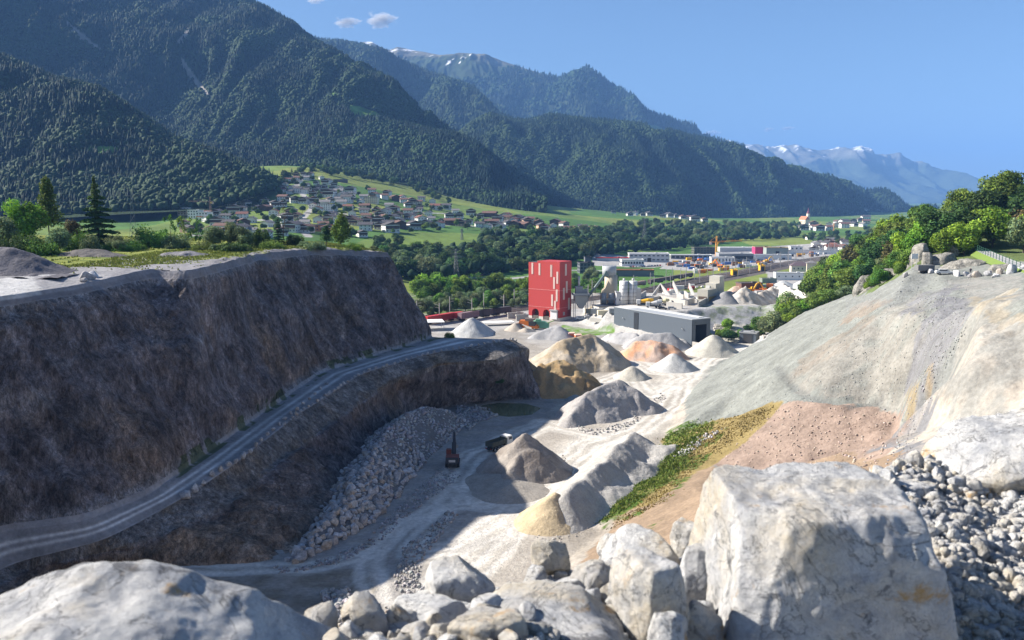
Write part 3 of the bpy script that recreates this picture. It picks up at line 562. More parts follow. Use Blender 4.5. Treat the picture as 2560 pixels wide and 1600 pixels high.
# ================================================================ TREES
M_bark=plain('bark',(.09,.07,.055),.95)
M_leaf={'mid':leafmat('leaf_mid',(.12,.21,.04)),'dark':leafmat('leaf_dark',(.055,.105,.03)),'lime':leafmat('leaf_lime',(.19,.31,.035)),'willow':leafmat('leaf_willow',(.15,.20,.095)),'blue':leafmat('leaf_distant',(.075,.125,.04)),'brown':leafmat('leaf_brown',(.13,.12,.05))}
def leafcloud(seed,H,Rr,n,ls,kind='broad',lobes=22,base=.22):
    g=np.random.default_rng(seed)
    if kind=='broad':
        L=[]
        while len(L)<lobes:
            p=g.uniform(-1,1,3)
            if np.dot(p,p)<1 and p[2]>-.8: L.append(p)
        L=np.array(L); lr=g.uniform(.26,.46,lobes); lr[:3]=.55
        k=g.choice(lobes,n,p=lr**2/np.sum(lr**2)); d=g.normal(0,1,(n,3)); d/=np.linalg.norm(d,axis=1,keepdims=True); rr=lr[k]*g.uniform(.55,1.08,n)
        c=L[k]*.72+d*rr[:,None]; br=np.repeat(1,n)*(1+g.normal(0,.22,lobes))[k]; nrm=d
        c=c*np.array([Rr,Rr,H*(1-base)/2*.95])+np.array([0,0,H*(base+(1-base)/2)])
    elif kind=='bush':
        L=g.uniform(-1,1,(lobes,3)); L[:,2]=np.abs(L[:,2])*.75; L/=np.maximum(1,np.linalg.norm(L,axis=1,keepdims=True)); lr=g.uniform(.22,.42,lobes)
        k=g.integers(0,lobes,n); d=g.normal(0,1,(n,3)); d/=np.linalg.norm(d,axis=1,keepdims=True); c=L[k]*.8+d*(lr[k]*g.uniform(.5,1.15,n))[:,None]; c[:,2]=np.abs(c[:,2])
        br=(1+g.normal(0,.2,lobes))[k]; nrm=d; c=c*np.array([Rr,Rr,H])
    elif kind=='conifer':
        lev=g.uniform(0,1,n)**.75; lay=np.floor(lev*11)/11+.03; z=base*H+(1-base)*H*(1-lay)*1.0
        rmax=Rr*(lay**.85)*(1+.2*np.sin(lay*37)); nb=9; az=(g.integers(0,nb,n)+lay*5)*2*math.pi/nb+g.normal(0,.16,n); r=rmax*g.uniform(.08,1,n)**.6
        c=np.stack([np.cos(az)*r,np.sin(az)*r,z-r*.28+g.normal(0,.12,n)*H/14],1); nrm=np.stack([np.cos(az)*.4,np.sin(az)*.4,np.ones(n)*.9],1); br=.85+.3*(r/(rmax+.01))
    elif kind=='ragged':
        lev=g.uniform(0,1,n); lay=np.floor(lev*9)/9; z=base*H+(1-base)*H*(1-lay); rm=Rr*(.25+.75*lay)*(.75+.5*g.random(9))[(lay*9).astype(int)]
        nb=6; az=(g.integers(0,nb,n)+lay*7)*2*math.pi/nb+g.normal(0,.3,n); r=rm*g.uniform(.1,1,n); c=np.stack([np.cos(az)*r,np.sin(az)*r,z-r*.12+g.normal(0,.35,n)],1); nrm=np.stack([np.cos(az)*.4,np.sin(az)*.4,np.ones(n)],1); br=.8+.4*g.random(n)
    elif kind=='sparse':
        L=g.uniform(-1,1,(lobes,3)); k=g.integers(0,lobes,n); c=L[k]*.85+g.normal(0,.11,(n,3)); c=c*np.array([Rr,Rr,H*.42])+np.array([0,0,H*.57]); nrm=g.normal(0,1,(n,3)); br=np.ones(n)
    nrm=nrm+g.normal(0,.55,(n,3)); nrm/=np.linalg.norm(nrm,axis=1,keepdims=True)
    t=np.cross(nrm,g.normal(0,1,(n,3))); t/=np.linalg.norm(t,axis=1,keepdims=True); b2=np.cross(nrm,t); s=(ls*g.uniform(.6,1.35,n))[:,None]
    V=np.stack([c-t*s-b2*s*.35,c+t*.15*s-b2*s*.6,c+t*s+b2*s*.2,c-t*.1*s+b2*s*.6],1).reshape(-1,3)
    colr=np.repeat(np.clip(br*(1+g.normal(0,.16,n)),.45,1.7),4)[:,None]*np.array([1,1,1]); yl=np.repeat(g.normal(0,.08,n),4); colr=colr*np.stack([1+yl*1.5,1+yl*.4,1-yl],1)
    return V,np.arange(4*n).reshape(-1,4),colr
def trunkmesh(seed,H,r,limbs=5,top=.8,lean=.3):
    g=random.Random(seed); m=MB(); pts=[Vector((0,0,-.6))]
    for i in range(1,6): pts.append(Vector((g.uniform(-lean,lean)*i*.35,g.uniform(-lean,lean)*i*.35,H*top*i/5)))
    for i in range(5): m.cyl(pts[i],pts[i+1],r*(1-.17*i),r*(1-.17*(i+1)),8)
    for k in range(limbs):
        i=g.choice([1,2,3,3,4]); p=pts[i]; a=g.uniform(0,6.28); q=p+Vector((math.cos(a),math.sin(a),.9))*H*.17; m.cyl(p,q,r*.38,r*.1,6)
    return m.mesh('trunk',[M_bark])
VAR={}
def variant(key,seed,H,Rr,n,ls,kind,mat,trunk=(.22,5,.8),lobes=22,base=.22):
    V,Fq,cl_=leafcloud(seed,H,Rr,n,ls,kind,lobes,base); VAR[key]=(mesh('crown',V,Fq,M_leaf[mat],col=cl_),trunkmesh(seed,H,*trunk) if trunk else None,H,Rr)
for i in range(3):
    variant('mid%d'%i,10+i,12,4.6,5200,.34,'broad','mid'); variant('lime%d'%i,20+i,11,4.8,5200,.34,'broad','lime',base=.15)
    variant('dark%d'%i,30+i,14,4.6,5200,.36,'broad','dark'); variant('wil%d'%i,40+i,9,4.2,5200,.26,'broad','willow',base=.08)
    variant('far%d'%i,50+i,13,5.4,2600,.62,'broad','blue',base=.06,lobes=14)
    variant('bush%d'%i,60+i,3.4,3.0,4200,.17,'bush',['mid','willow','dark'][i],trunk=None,lobes=26)
variant('brn',71,9,3.5,2600,.28,'broad','brown')
variant('spr0',80,13,3.6,7000,.27,'conifer','dark',(.2,0,.98),base=.04); variant('spr1',81,14,2.9,6000,.27,'conifer','dark',(.2,0,1.),base=.05)
variant('rag0',83,13,4.4,4200,.30,'ragged','mid',(.2,3,1.),base=.3); variant('rag1',84,13,3.9,3200,.28,'ragged','dark',(.18,3,1.04),base=.25)
variant('sp0',90,8,2.4,700,.24,'sparse','mid',(.12,9,.95),lobes=14); variant('dead',91,10,.7,60,.15,'sparse','brown',(.13,9,1.),lobes=5)
variant('big',95,22,8.5,13000,.42,'broad','mid',(.45,8,.85),lobes=34)
variant('column',97,12,2.6,5200,.28,'broad','mid',(.2,2,.9),lobes=30,base=.05)
def tree(key,loc,h,w=None,label='',name='broadleaf_tree',cat='tree',group=None,rz=None):
    me,tr,H,Rr=VAR[key]; s=h/H; sw=s if w is None else (w/2)/Rr
    o=empty(name,loc,random.uniform(0,6.28) if rz is None else rz,label,cat,group); o.scale=(sw,sw,s)
    link('crown',me,o); 
    if tr: link('trunk',tr,o)
    return o
def hpx(p,px): return px*math.hypot(p[1],p[2]-CZ)/F
# ---- plants on the upper left bench: (u, base v, top v, width px, variant, kind, label)
BT=[(62,582,466,96,'lime0','broadleaf_tree','round light green tree at the left end of the upper bench'),
 (118,572,428,78,'rag0','ragged_tree','tall ragged tree with a feathery top beside the round light green tree'),
 (12,592,508,80,'wil0','shrub','pale green shrub at the far left edge of the upper bench'),(60,600,545,90,'bush2','shrub','dark green shrub under the round light green tree'),
 (234,576,434,112,'spr0','spruce_tree','dark broad spruce standing tallest on the upper bench'),(226,500,426,34,'rag1','ragged_tree','thin ragged treetop rising just behind the dark broad spruce'),
 (138,598,537,64,'wil1','shrub','pale feathery shrub left of the dark broad spruce'),(182,596,540,60,'bush0','shrub','mid green shrub at the foot of the dark spruce on its left'),(212,594,550,52,'bush1','shrub','grey-green shrub directly in front of the dark spruce'),
 (170,588,520,60,'brn','shrub','brownish shrub with bare twigs between the ragged tree and the spruce'),(270,592,552,56,'bush1','shrub','low grey-green shrub right of the dark spruce'),
 (358,580,529,84,'bush0','shrub','wide dome-shaped green shrub right of the lattice pylon'),(310,584,556,50,'bush2','shrub','low dark shrub below the lattice pylon'),
 (404,574,503,34,'sp0','young_tree','spindly young tree with open twisted branches right of the dome-shaped shrub'),(437,572,506,44,'sp0','young_tree','thin young tree with sparse leaves on the bench before the white apartments'),(470,570,510,22,'sp0','young_tree','very thin sapling between the sparse young tree and the willow clump'),
 (420,584,551,70,'bush1','shrub','low willow shrub under the thin young trees'),(505,587,535,62,'wil2','willow_bush','grey-green willow bush, the left one of the middle clump'),(545,586,522,46,'wil0','willow_bush','tallest willow bush in the middle clump of the bench'),(580,588,534,58,'wil1','willow_bush','olive willow bush, the right one of the middle clump'),
 (616,584,533,54,'bush2','shrub','dark green shrub just right of the willow clump'),(658,580,518,36,'spr1','spruce_tree','small pointed spruce beside the dead trunk'),(672,580,474,12,'dead','dead_tree','bare dead trunk standing beside the small pointed spruce'),
 (640,588,565,60,'bush0','shrub','low green scrub in front of the small spruce'),(698,582,550,46,'bush2','shrub','round dark shrub right of the dead trunk'),(806,585,500,44,'column','broadleaf_tree','slender upright tree near the right end of the bench'),(772,582,536,50,'rag1','ragged_tree','bushy low tree leaning left of the slender upright tree'),
 (745,588,568,56,'bush1','shrub','low pale scrub left of the slender upright tree'),(835,590,572,44,'bush0','shrub','last low green shrub toward the right end of the bench'),(790,592,574,44,'bush1','shrub','low scrub at the foot of the slender upright tree'),(300,594,566,70,'bush0','shrub','trailing green scrub along the grass right of the spruce'),(355,594,570,70,'bush1','shrub','low green scrub in front of the dome-shaped shrub'),(480,592,572,60,'bush0','shrub','low green scrub at the foot of the willow clump'),(100,604,560,80,'bush0','shrub','tangled green shrub at the foot of the ragged tree'),(20,610,560,80,'bush2','shrub','dark shrub above the grey gravel mound at the left edge'),(555,594,570,90,'bush2','shrub','dark scrub at the foot of the willow bushes')]
for u,vb,vt,wp,key,nm,lb in BT:
    p=bench(u,min(max(vb,578),610)); q=PY(u,vb,p[1]); z0=p[2]-.3
    top=PY(u,vt,p[1])[2]; 
    tree(key,(q[0],p[1],z0),top-z0,hpx(p,wp),lb,nm,'shrub' if 'shrub' in nm or 'bush' in nm else 'tree')
_g=np.random.default_rng(21); _k=['bush0','bush1','bush0','wil0','bush2']
for i in range(34):
    u=-20+i*27.5+_g.uniform(-8,8); vb=588+_g.uniform(-4,6)-(4 if u>600 else 0)
    if u>890: continue
    p=bench(u,vb); h_=_g.uniform(1.6,3.4)*(1.25 if u<320 else .8); tree(_k[int(_g.integers(0,5))],p+np.array([0,0,-.3]),h_,h_*_g.uniform(1.3,2.2),'low green bush in the scrub line along the back of the upper bench','bush','shrub','scrub along the back of the bench')
# ---- wooded hill on the right
g=np.random.default_rng(3); HL=[]
hp=[(88,405),(120,402),(140,370),(140,352),(128,318),(118,290),(117,270),(128,268),(140,250),(156,262),(175,255),(230,262),(258,330),(250,430),(170,560),(120,560),(92,500)]
tries=0
while len(HL)<285 and tries<16000:
    tries+=1; x,y=g.uniform(85,262),g.uniform(250,575)
    if not inpoly(np.array([x]),np.array([y]),hp)[0] or x/y>.66: continue
    if 2310<PX((x,y,58))[0]<2440 and y<275: continue
    if PX((x,y,float(gz(x,y))))[0]<1915 and y>430: continue
    dmin=4.0+.009*(y-250)
    if all((x-a)**2+(y-b)**2>dmin**2 for a,b in HL): HL.append((x,y))
for x,y in sorted(HL,key=lambda q:q[1]):
    z0=float(gz(x,y)); u,v=PX((x,y,z0)); r=g.random(); k=('mid' if r<.45 else 'lime' if r<.68 else 'dark' if r<.9 else 'wil')+str(g.integers(0,3))
    if r>.985: k='brn'
    low=sst(.0,14,float(x-np.interp(y,[255,290,352,400,560],[117,120,142,118,95]))); h=(5.5+7.*low)*g.uniform(.8,1.3)
    if u>2150 and y<300: h*=.9; k='lime%d'%g.integers(0,3) if r<.6 else k
    tree(k,(x,y,z0-.8),h,h*g.uniform(.8,1.1),'%s tree %s of the wooded hill above the scree'%({'mid':'fresh green','lim':'lime-green','dar':'dark green','wil':'silvery green','brn':'brownish'}[k[:3]],'at the foot' if z0<22 else 'on the flank' if z0<45 else 'along the crest'),'hill_tree','tree','trees of the dense wood on the right-hand hill')
for u,v,y,h,k,lb in [(2370,575,318,25,'big','very tall spreading tree towering over the wooded hill at the right edge'),(2262,560,325,19.5,'big','tall dark-crowned tree second highest on the wooded hill'),(2318,570,312,17,'dark1','dark tree between the two tallest trees of the hill'),(2418,600,262,12,'wil1','silvery willow tree beside the fenced path at the right edge'),(2430,590,300,22,'dark0','dark tree cut off by the right edge behind the tallest tree'),(2215,560,330,13,'dark2','dark round tree on the crest left of the tallest trees')]:
    p=PY(u,v,y); z0=float(gz(p[0],y))-.5; tree(k,(p[0],y,z0),h,h*.82,lb,'broadleaf_tree','tree')
for (u,v,h,w_,k,lb) in [(1822,775,13,15,'wil2','big round grey-green willow at the foot of the grey-green scree slope'),(1850,772,12,10,'mid1','leafy green tree behind the big round willow'),(1796,770,9,9,'mid0','smaller green tree on the left flank of the big round willow'),(1888,742,11,11,'mid2','green tree right of the big round willow behind the scree crest'),(1905,728,9,10,'lime1','light green tree right of the big willow along the scree crest'),(1930,716,9,11,'mid0','bushy tree on the scree crest below the pale rubble heap'),(1962,706,8,12,'mid1','low bushy tree where the scree crest meets the hill'),(2000,697,8,11,'wil0','pale bush on the crest left of the grey rock outcrop'),(1870,765,7,9,'lime2','light green bush tucked between the willow and the scree')]:
    p=PY(u,v,{1822:402,1850:408,1796:418,1888:392,1905:388,1930:380,1962:372,2000:362,1870:390}[u]); z0=float(gz(p[0],p[1])); top=PY(u,v,p[1])[2]+h; tree(k,(p[0],p[1],z0-1),max(5,top-z0-h*.35),w_,lb,'verge_tree','tree')
# ---- valley belts
def beltpts(pg,n,dmin,seed):
    g=np.random.default_rng(seed); out=[]; xs=[p[0] for p in pg]; ys_=[p[1] for p in pg]; t=0
    while len(out)<n and t<n*30:
        t+=1; u,v=g.uniform(min(xs),max(xs)),g.uniform(min(ys_),max(ys_))
        if not inpoly(np.array([u]),np.array([v]),pg)[0]: continue
        p=G(u,v)
        if all((p[0]-q[0])**2+(p[1]-q[1])**2>dmin*dmin for q in out): out.append(p)
    return out
def belt(pg,n,dmin,seed,keys,h,label,name,group,wr=.9):
    for p in beltpts(pg,n,dmin,seed):
        hh=h*random.uniform(.7,1.3); ky=random.choice(keys); tree(ky,(p[0],p[1],p[2]-.4),hh,hh*wr*random.uniform(.85,1.15),(label+(' on its western side' if PX(p)[0]<(640 if 'village' in label else 1090) else ' on its eastern side' if PX(p)[0]>(900 if 'village' in label else 1180) else ' near its middle')) if ('village' in label or 'railway' in label) else label if n<100 else label.replace(label.split()[0],{'mid':'fresh','lim':'lime','dar':'dark','wil':'silvery','far':'mid','spr':'pointed'}.get(ky[:3],'mid'),1)+(' left of the red tower' if PX(p)[0]<1245 else ' behind the red tower' if PX(p)[0]<1500 else ' behind the estate') if 'wood' in label else label,name,'tree',group)
belt([(985,705),(1100,695),(1245,690),(1245,700),(1120,708),(990,718)],34,6,1,['mid0','mid1','lime0','sp0'],14,'tall leafy tree in the loose row before the railway','riverside_tree','tall trees beside the yellow field')
belt([(990,722),(1100,712),(1245,703),(1245,722),(1100,738),(995,755)],60,5,2,['wil0','wil1','wil2','mid2'],8.,'grey-green willow in the thicket lining the railway','willow_tree','willows lining the railway')
belt([(1350,660),(1450,655),(1470,675),(1400,700),(1352,705)],16,7,3,['mid0','wil1','mid2'],9,'green tree between the red tower and the concrete silo','plant_side_tree','trees behind the plant')
BELT=[(935,668),(1000,664),(1100,654),(1250,644),(1350,622),(1410,606),(1480,597),(1600,590),(1690,578),(1760,570),(1860,565),(1890,560),(1880,548),(1800,540),(1700,540),(1560,540),(1450,548),(1400,560),(1300,572),(1230,560),(1150,556),(1130,590),(1060,600),(1000,612),(930,612)]
belt(BELT,255,13,4,['far0','far1','far2','far0','wil2','dark0'],15,'dark green tree in the broad river wood','valley_tree','trees of the river wood',1.05)
_p=np.array(beltpts(BELT,650,7,5)); _n=len(_p); _g=np.random.default_rng(2)
belt([(1450,533),(1600,527),(1900,535),(1900,545),(1600,538),(1450,541)],55,18,31,['far0','far1','far2'],13,'tree in the loose rows below the long hill','valley_row_tree','loose tree rows in the far valley')
o=woods('river_wood',_p,_g.uniform(8,13,_n),_g.uniform(8,13,_n),_g.random(_n)<.06,_g.normal(0,.5,_n)+.2,seed=5); tag(o,'dense river wood filling the valley floor behind the industrial estate','wood')
VT=[(690,415),(760,430),(840,445),(950,462),(1080,498),(1270,530),(1330,545),(1290,552),(1100,548),(900,562),(740,565),(600,562),(430,556),(420,535),(520,490),(640,455)]
belt(VT,150,15,6,['far0','far1','mid0','dark1'],9,'rounded garden tree among the houses of the village','garden_tree','garden trees in the village')
belt([(870,575),(960,570),(930,600),(880,600)],7,9,7,['far0','far2'],11,'round tree in the small copse on the meadow below the village','meadow_tree','copse on the meadow')
belt([(880,620),(960,600),(1010,612),(960,640)],18,9,17,['far0','far2','mid1'],12,'green tree on the bank just beyond the end of the dark quarry wall','bank_tree','trees beyond the quarry wall end')
belt([(1900,560),(2060,545),(2070,580),(1980,585),(1900,578)],34,16,8,['far0','far1'],11,'tree among the distant houses left of the wooded hill','distant_tree','trees among the distant houses')
belt([(20,505),(130,505),(300,500),(380,505),(380,512),(200,508),(20,510)],70,11,9,['far0','far1','far2'],20,'large round tree at the foot of the dark wooded hill','foot_tree','large trees at the foot of the dark hill')
belt([(640,455),(700,400),(760,400),(900,425),(985,436),(1010,455),(1060,480),(1100,490),(1060,486),(940,440),(800,418),(720,408),(660,440)],60,14,10,['far0','far1','far2','spr1'],15,'tree at the forest edge above the bright meadows of the village','edge_tree','trees at the upper meadow edge')
belt([(1935,664),(1950,640),(1975,650),(1975,690),(1945,690)],14,6,12,['mid0','mid2','dark0'],11,'green tree behind the pale office and tower at the hill foot','yard_tree','trees at the hill foot')
belt([(1290,555),(1400,548),(1480,535),(1560,528),(1600,530),(1480,545),(1400,562)],30,16,13,['far0','far2'],13,'tree in the hedgerow climbing to the right of the meadows','hedgerow_tree','hedgerow trees')
for u,v,h,k,lb in [(1063,797,2.2,'bush0','small bright green bush at the edge of the haul road beside the grey cone'),(1180,905,2.5,'bush2','tiny dark bush clinging to the lower quarry wall')]:
    p=onwall(u,v,3,5.9); tree(k,p,h,h*1.7,lb,'shrub','shrub')
# ================================================================ STOCKPILES
M_pile=attrmat('gravel_pile',.14,(.35,2.2),.9,.3,1.6)
def pile(name,segs,colr,label,tan=.72,res=None,rough=.25,seed=0,dent=0.,col2=None,big=0.,cat='gravel pile',ridgey=0.):
    """segs: list of ((u,v),h,(u,v),h) ridge lines on the floor; conical flanks at the angle of repose, own ground level from the sheet"""
    S_=[]
    for a,ha,b,hb in segs: A=G(*a) if len(a)==2 else np.array(a); B_=G(*b) if len(b)==2 else np.array(b); S_.append((A,ha,B_,hb))
    x0=min(min(s[0][0],s[2][0])-max(s[1],s[3])/tan-2 for s in S_); x1=max(max(s[0][0],s[2][0])+max(s[1],s[3])/tan+2 for s in S_)
    y0=min(min(s[0][1],s[2][1])-max(s[1],s[3])/tan-2 for s in S_); y1=max(max(s[0][1],s[2][1])+max(s[1],s[3])/tan+2 for s in S_)
    res=res or max(.3,(y0+y1)/2*.0016); X,Y=np.meshgrid(np.arange(x0,x1,res),np.arange(y0,y1,res)); H=np.full(X.shape,-9.)
    wx=X+fbm(X/6,Y/6,seed,4,seed)*(.9+big); wy=Y+fbm(X/6,Y/6,seed+9.,4,seed+1)*(.9+big)
    for A,ha,B_,hb in S_:
        bx,by=B_[0]-A[0],B_[1]-A[1]; l2=bx*bx+by*by+1e-6; t=np.clip(((wx-A[0])*bx+(wy-A[1])*by)/l2,0,1); d=np.hypot(wx-A[0]-t*bx,wy-A[1]-t*by)
        hh=ha+(hb-ha)*t+ridgey*np.sin(t*math.sqrt(l2)/2.6)*.5; d2=np.sqrt(d*d+.35)-.6; H=np.maximum(H,hh-tan*d2)
    H=H+(fbm(X/2.2,Y/2.2,seed,4,seed+3)*rough+ridged(X/4,Y/4,seed,3,seed+4)*dent)*np.clip(H/2,0,1)
    z=gz(X,Y); keep=H>-.45; Zz=z+H-.1; idx=-np.ones(X.shape,int); f=grid_faces(*X.shape); kf=keep.reshape(-1)[f].all(1); f=f[kf]; us=np.unique(f); rm=-np.ones(X.size,int); rm[us]=np.arange(len(us))
    ctr=np.array([X.reshape(-1)[us].mean(),Y.reshape(-1)[us].mean(),z.reshape(-1)[us].mean()])
    V=np.stack([X,Y,Zz],-1).reshape(-1,3)[us]-ctr; cc=np.tile(np.array(colr),(len(us),1)); n=fbm(X/3.5,Y/3.5,seed,4,seed+7).reshape(-1)[us][:,None]
    if col2 is not None: cc=cc+(np.array(col2)-cc)*np.clip(.35+n*1.8,0,1)
    cc=cc*(1+.12*n)
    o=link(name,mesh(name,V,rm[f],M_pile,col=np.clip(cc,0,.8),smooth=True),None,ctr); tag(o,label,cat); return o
gryl=(.46,.46,.45); gry=(.36,.355,.355); bei=(.44,.385,.31); brn=(.30,.215,.12); wht=(.52,.50,.47)
pile('gravel_pile',[((1112,790),8.,(1118,784),7.2)],gryl,'pale grey cone of crushed stone beside the haul road bend',seed=3)
pile('sand_pile',[((1215,781),3.5,(1225,776),3.),((1240,784),2.2,(1255,783),1.5)],(.42,.37,.31),'low brownish sand heap below the orange machine',seed=5,dent=.3)
pile('gravel_pile',[((1270,800),3,(1315,798),6.2),((1315,798),6.2,(1322,799),6)],gry,'grey gravel ridge right beside the small grass patch',seed=7)
pile('sand_pile',[((1330,868),11,(1395,858),12.),((1395,858),12,(1425,868),7)],bei,'large flat-topped beige sand ridge',seed=9,col2=(.36,.29,.20),dent=.5,big=.8)
pile('earth_pile',[((1290,922),9.3,(1328,920),10.),((1328,920),10.,(1380,912),5.)],(.40,.27,.14),'big tan-brown earth mound in front of the beige ridge',seed=11,dent=1.1,big=1.8,col2=(.36,.27,.15))
pile('earth_pile',[((1335,930),4.2,(1345,930),4.2)],brn,'small brown earth hump below the tan-brown mound',seed=13,dent=.6,big=1.)
pile('earth_pile',[((1385,926),4.6,(1395,924),4.)],(.27,.185,.10),'dark brown earth hump right of the small brown one',seed=14,dent=.6,big=1.)
pile('gravel_pile',[((1357,946),2.,(1360,946),2.)],(.30,.31,.30),'small grey-green gravel heap beside the brown humps',seed=15)
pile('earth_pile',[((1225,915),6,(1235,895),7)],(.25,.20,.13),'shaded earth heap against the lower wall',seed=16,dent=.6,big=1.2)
pile('gravel_pile',[((1490,893),4.6,(1492,893),4.6)],(.44,.415,.36),'small sandy-grey cone beside the large flat-topped ridge',seed=17)
pile('gravel_pile',[((1592,872),6.2,(1596,872),6.2)],gryl,'smooth light grey cone in the middle of the yard',seed=19)
pile('sand_pile',[((1505,843),6.5,(1545,846),7.2),((1545,846),7.2,(1585,846),5.5)],(.47,.36,.30),'orange and pink streaked sand pile behind the light grey cone',seed=21,col2=(.62,.34,.20),dent=.5)
pile('gravel_pile',[((1520,822),6.5,(1580,822),7),((1450,805),3.5,(1500,812),5)],gry,'broad grey gravel bank in front of the dark grey hall',seed=23,big=1)
pile('gravel_pile',[((1440,802),2.6,(1470,800),3.2)],wht,'low whitish heap at the left end of the gravel bank',seed=24)
pile('gravel_pile',[((1683,836),8.2,(1690,834),7.8)],(.46,.44,.385),'tall beige cone of gravel in front of the wheel loader',seed=25)
pile('gravel_pile',[((1350,1003),2.8,(1390,982),7.5),((1390,982),7.5,(1462,962),9.),((1462,962),9.,(1505,968),6)],(.37,.35,.335),'large coarse grey rubble pile in the centre of the pit',seed=27,rough=.45,dent=.4,big=.5,col2=(.30,.285,.28))
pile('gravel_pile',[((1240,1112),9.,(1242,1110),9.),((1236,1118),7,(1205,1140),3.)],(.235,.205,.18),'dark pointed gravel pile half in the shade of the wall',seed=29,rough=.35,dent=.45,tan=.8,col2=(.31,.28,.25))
pile('gravel_pile',[((1180,1135),1.6,(1205,1160),1.8)],(.33,.30,.26),'low spread apron of gravel at the foot of the dark pointed pile',seed=30,tan=.2)
pile('gravel_pile',[((1328,1228),5.2,(1385,1180),5.8),((1385,1180),5.8,(1440,1136),6.3),((1440,1136),6.3,(1496,1088),7.2)],(.40,.385,.36),'long ridged windrow of grey gravel beside the white haul road',seed=31,ridgey=1.1,rough=.15,big=.15)
pile('sand_pile',[((1298,1236),5.0,(1310,1226),5.4)],(.47,.38,.25),'tan sand face at the near end of the long windrow',seed=33,ridgey=.3)
for a,h,lb in [((1848,678),4.5,'left of two pale grey cones before the white office building'),((1905,676),5.5,'right of two pale grey cones before the white office building')]: pile('gravel_pile',[(a,h,(a[0]+2,a[1]),h)],(.47,.48,.475),lb,seed=int(a[0]),tan=.5)
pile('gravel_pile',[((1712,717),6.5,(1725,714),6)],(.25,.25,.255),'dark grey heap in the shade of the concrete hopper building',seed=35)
pile('gravel_pile',[((1760,714),8,(1830,706),6.5),((1745,716),6,(1760,714),8)],(.45,.40,.34),'long beige rubble bank behind the round willow',seed=37,rough=.8,dent=1.,col2=(.52,.50,.46))
pile('rubble_pile',[((1850,704),8,(1940,694),7)],(.50,.48,.45),'whitish concrete rubble heap below the two grey cones',seed=38,rough=1.,dent=1.2,cat='rubble heap')
pile('sand_pile',[((1735,688),3.5,(1760,686),3)],(.52,.38,.30),'pinkish sand heap beside the concrete hopper building',seed=39)
pile('rubble_pile',[((1990,676),4,(2030,672),3)],(.42,.33,.26),'brown earth and stone heap at the foot of the wooded hill',seed=40,rough=.6,dent=.8,cat='rubble heap')
def mound(u,v,y,h,L,colr,lb,nm,seed,dz=0):
    p=PY(u,v,y); o=pile(nm,[((p[0]-L,p[1],0),h,(p[0]+L,p[1],0),h*.8)],colr,lb,seed=seed,rough=.4,dent=.3); return o
# ================================================================ ROCKS
M_block=attrmat('blasted_limestone',.25,(.6,3.),.9,.12,2.5)
def rockmesh(name,seed,sub=3,sc=(1,1,1),np_=14,noise=.08,rough=.35,mat=None,colr=(.34,.34,.35),ns=2.,planes=None,soft=14,chips=0,cd=(.84,.97),smooth=False):
    import bmesh
    bm=bmesh.new(); bmesh.ops.create_icosphere(bm,subdivisions=sub,radius=1); V=np.array([v.co[:] for v in bm.verts]); Fc=np.array([[v.index for v in f.verts] for f in bm.faces]); bm.free()
    g=np.random.default_rng(seed); V/=np.linalg.norm(V,axis=1,keepdims=True)
    if planes is None:
        pn=g.normal(0,1,(np_,3)); pn/=np.linalg.norm(pn,axis=1,keepdims=True); pd=g.uniform(.62,1.,np_)
    else: pn=np.array([p[:3] for p in planes],float); pn/=np.linalg.norm(pn,axis=1,keepdims=True); pd=np.array([p[3] for p in planes],float)
    if planes is None: pn=np.r_[pn,np.eye(3),-np.eye(3)]; pd=np.r_[pd,np.full(6,.92)]
    dt=V@pn.T; q=np.clip(dt,.02,None)/pd[None]; r=1/( (q**soft).sum(1)**(1/soft) ); V=V*r[:,None]
    for _ in range(chips):
        e_=g.normal(0,1,3); e_/=np.linalg.norm(e_); q_=V@e_; h_=q_.max()*g.uniform(*cd); V=np.where((q_>h_)[:,None],V*(h_/np.maximum(q_,1e-6))[:,None],V)
    V=V*np.array(sc); k=ns; n=fbm(V[:,0]*k,V[:,1]*k,V[:,2]*k+seed,5,seed); rd=ridged(V[:,0]*k*1.3+5,V[:,1]*k*1.3,V[:,2]*k*1.3,3,seed+3)
    D=V/(np.linalg.norm(V,axis=1,keepdims=True)+1e-9); V=V+D*((n*noise+rd*noise*rough)[:,None])*np.mean(sc)
    cc=np.array(colr)*(1+.35*fbm(V[:,0]*3,V[:,1]*3,V[:,2]*3,4,seed+6)[:,None])
    return mesh(name,V,Fc,mat or M_block,col=np.clip(cc,0,.9),smooth=smooth)
RM=[rockmesh('boulder',100+i,4,(1,.85,.75) if i%2 else (.9,1,.7),10,.07,soft=40,chips=9,ns=1.3,colr=[(.40,.40,.41),(.33,.32,.32),(.42,.37,.32),(.46,.46,.47)][i%4]) for i in range(9)]
def rock(name,loc,s,label,group,cat='boulder',meshes=RM,mi=None):
    o=link(name,meshes[random.randrange(len(meshes)) if mi is None else mi],None,loc); o.rotation_euler=(random.uniform(0,6.28),random.uniform(0,6.28),random.uniform(0,6.28)); k=random.uniform(.8,1.2); o.scale=(s*k,s*random.uniform(.8,1.1),s*random.uniform(.75,1.05)); return tag(o,label,cat,group)
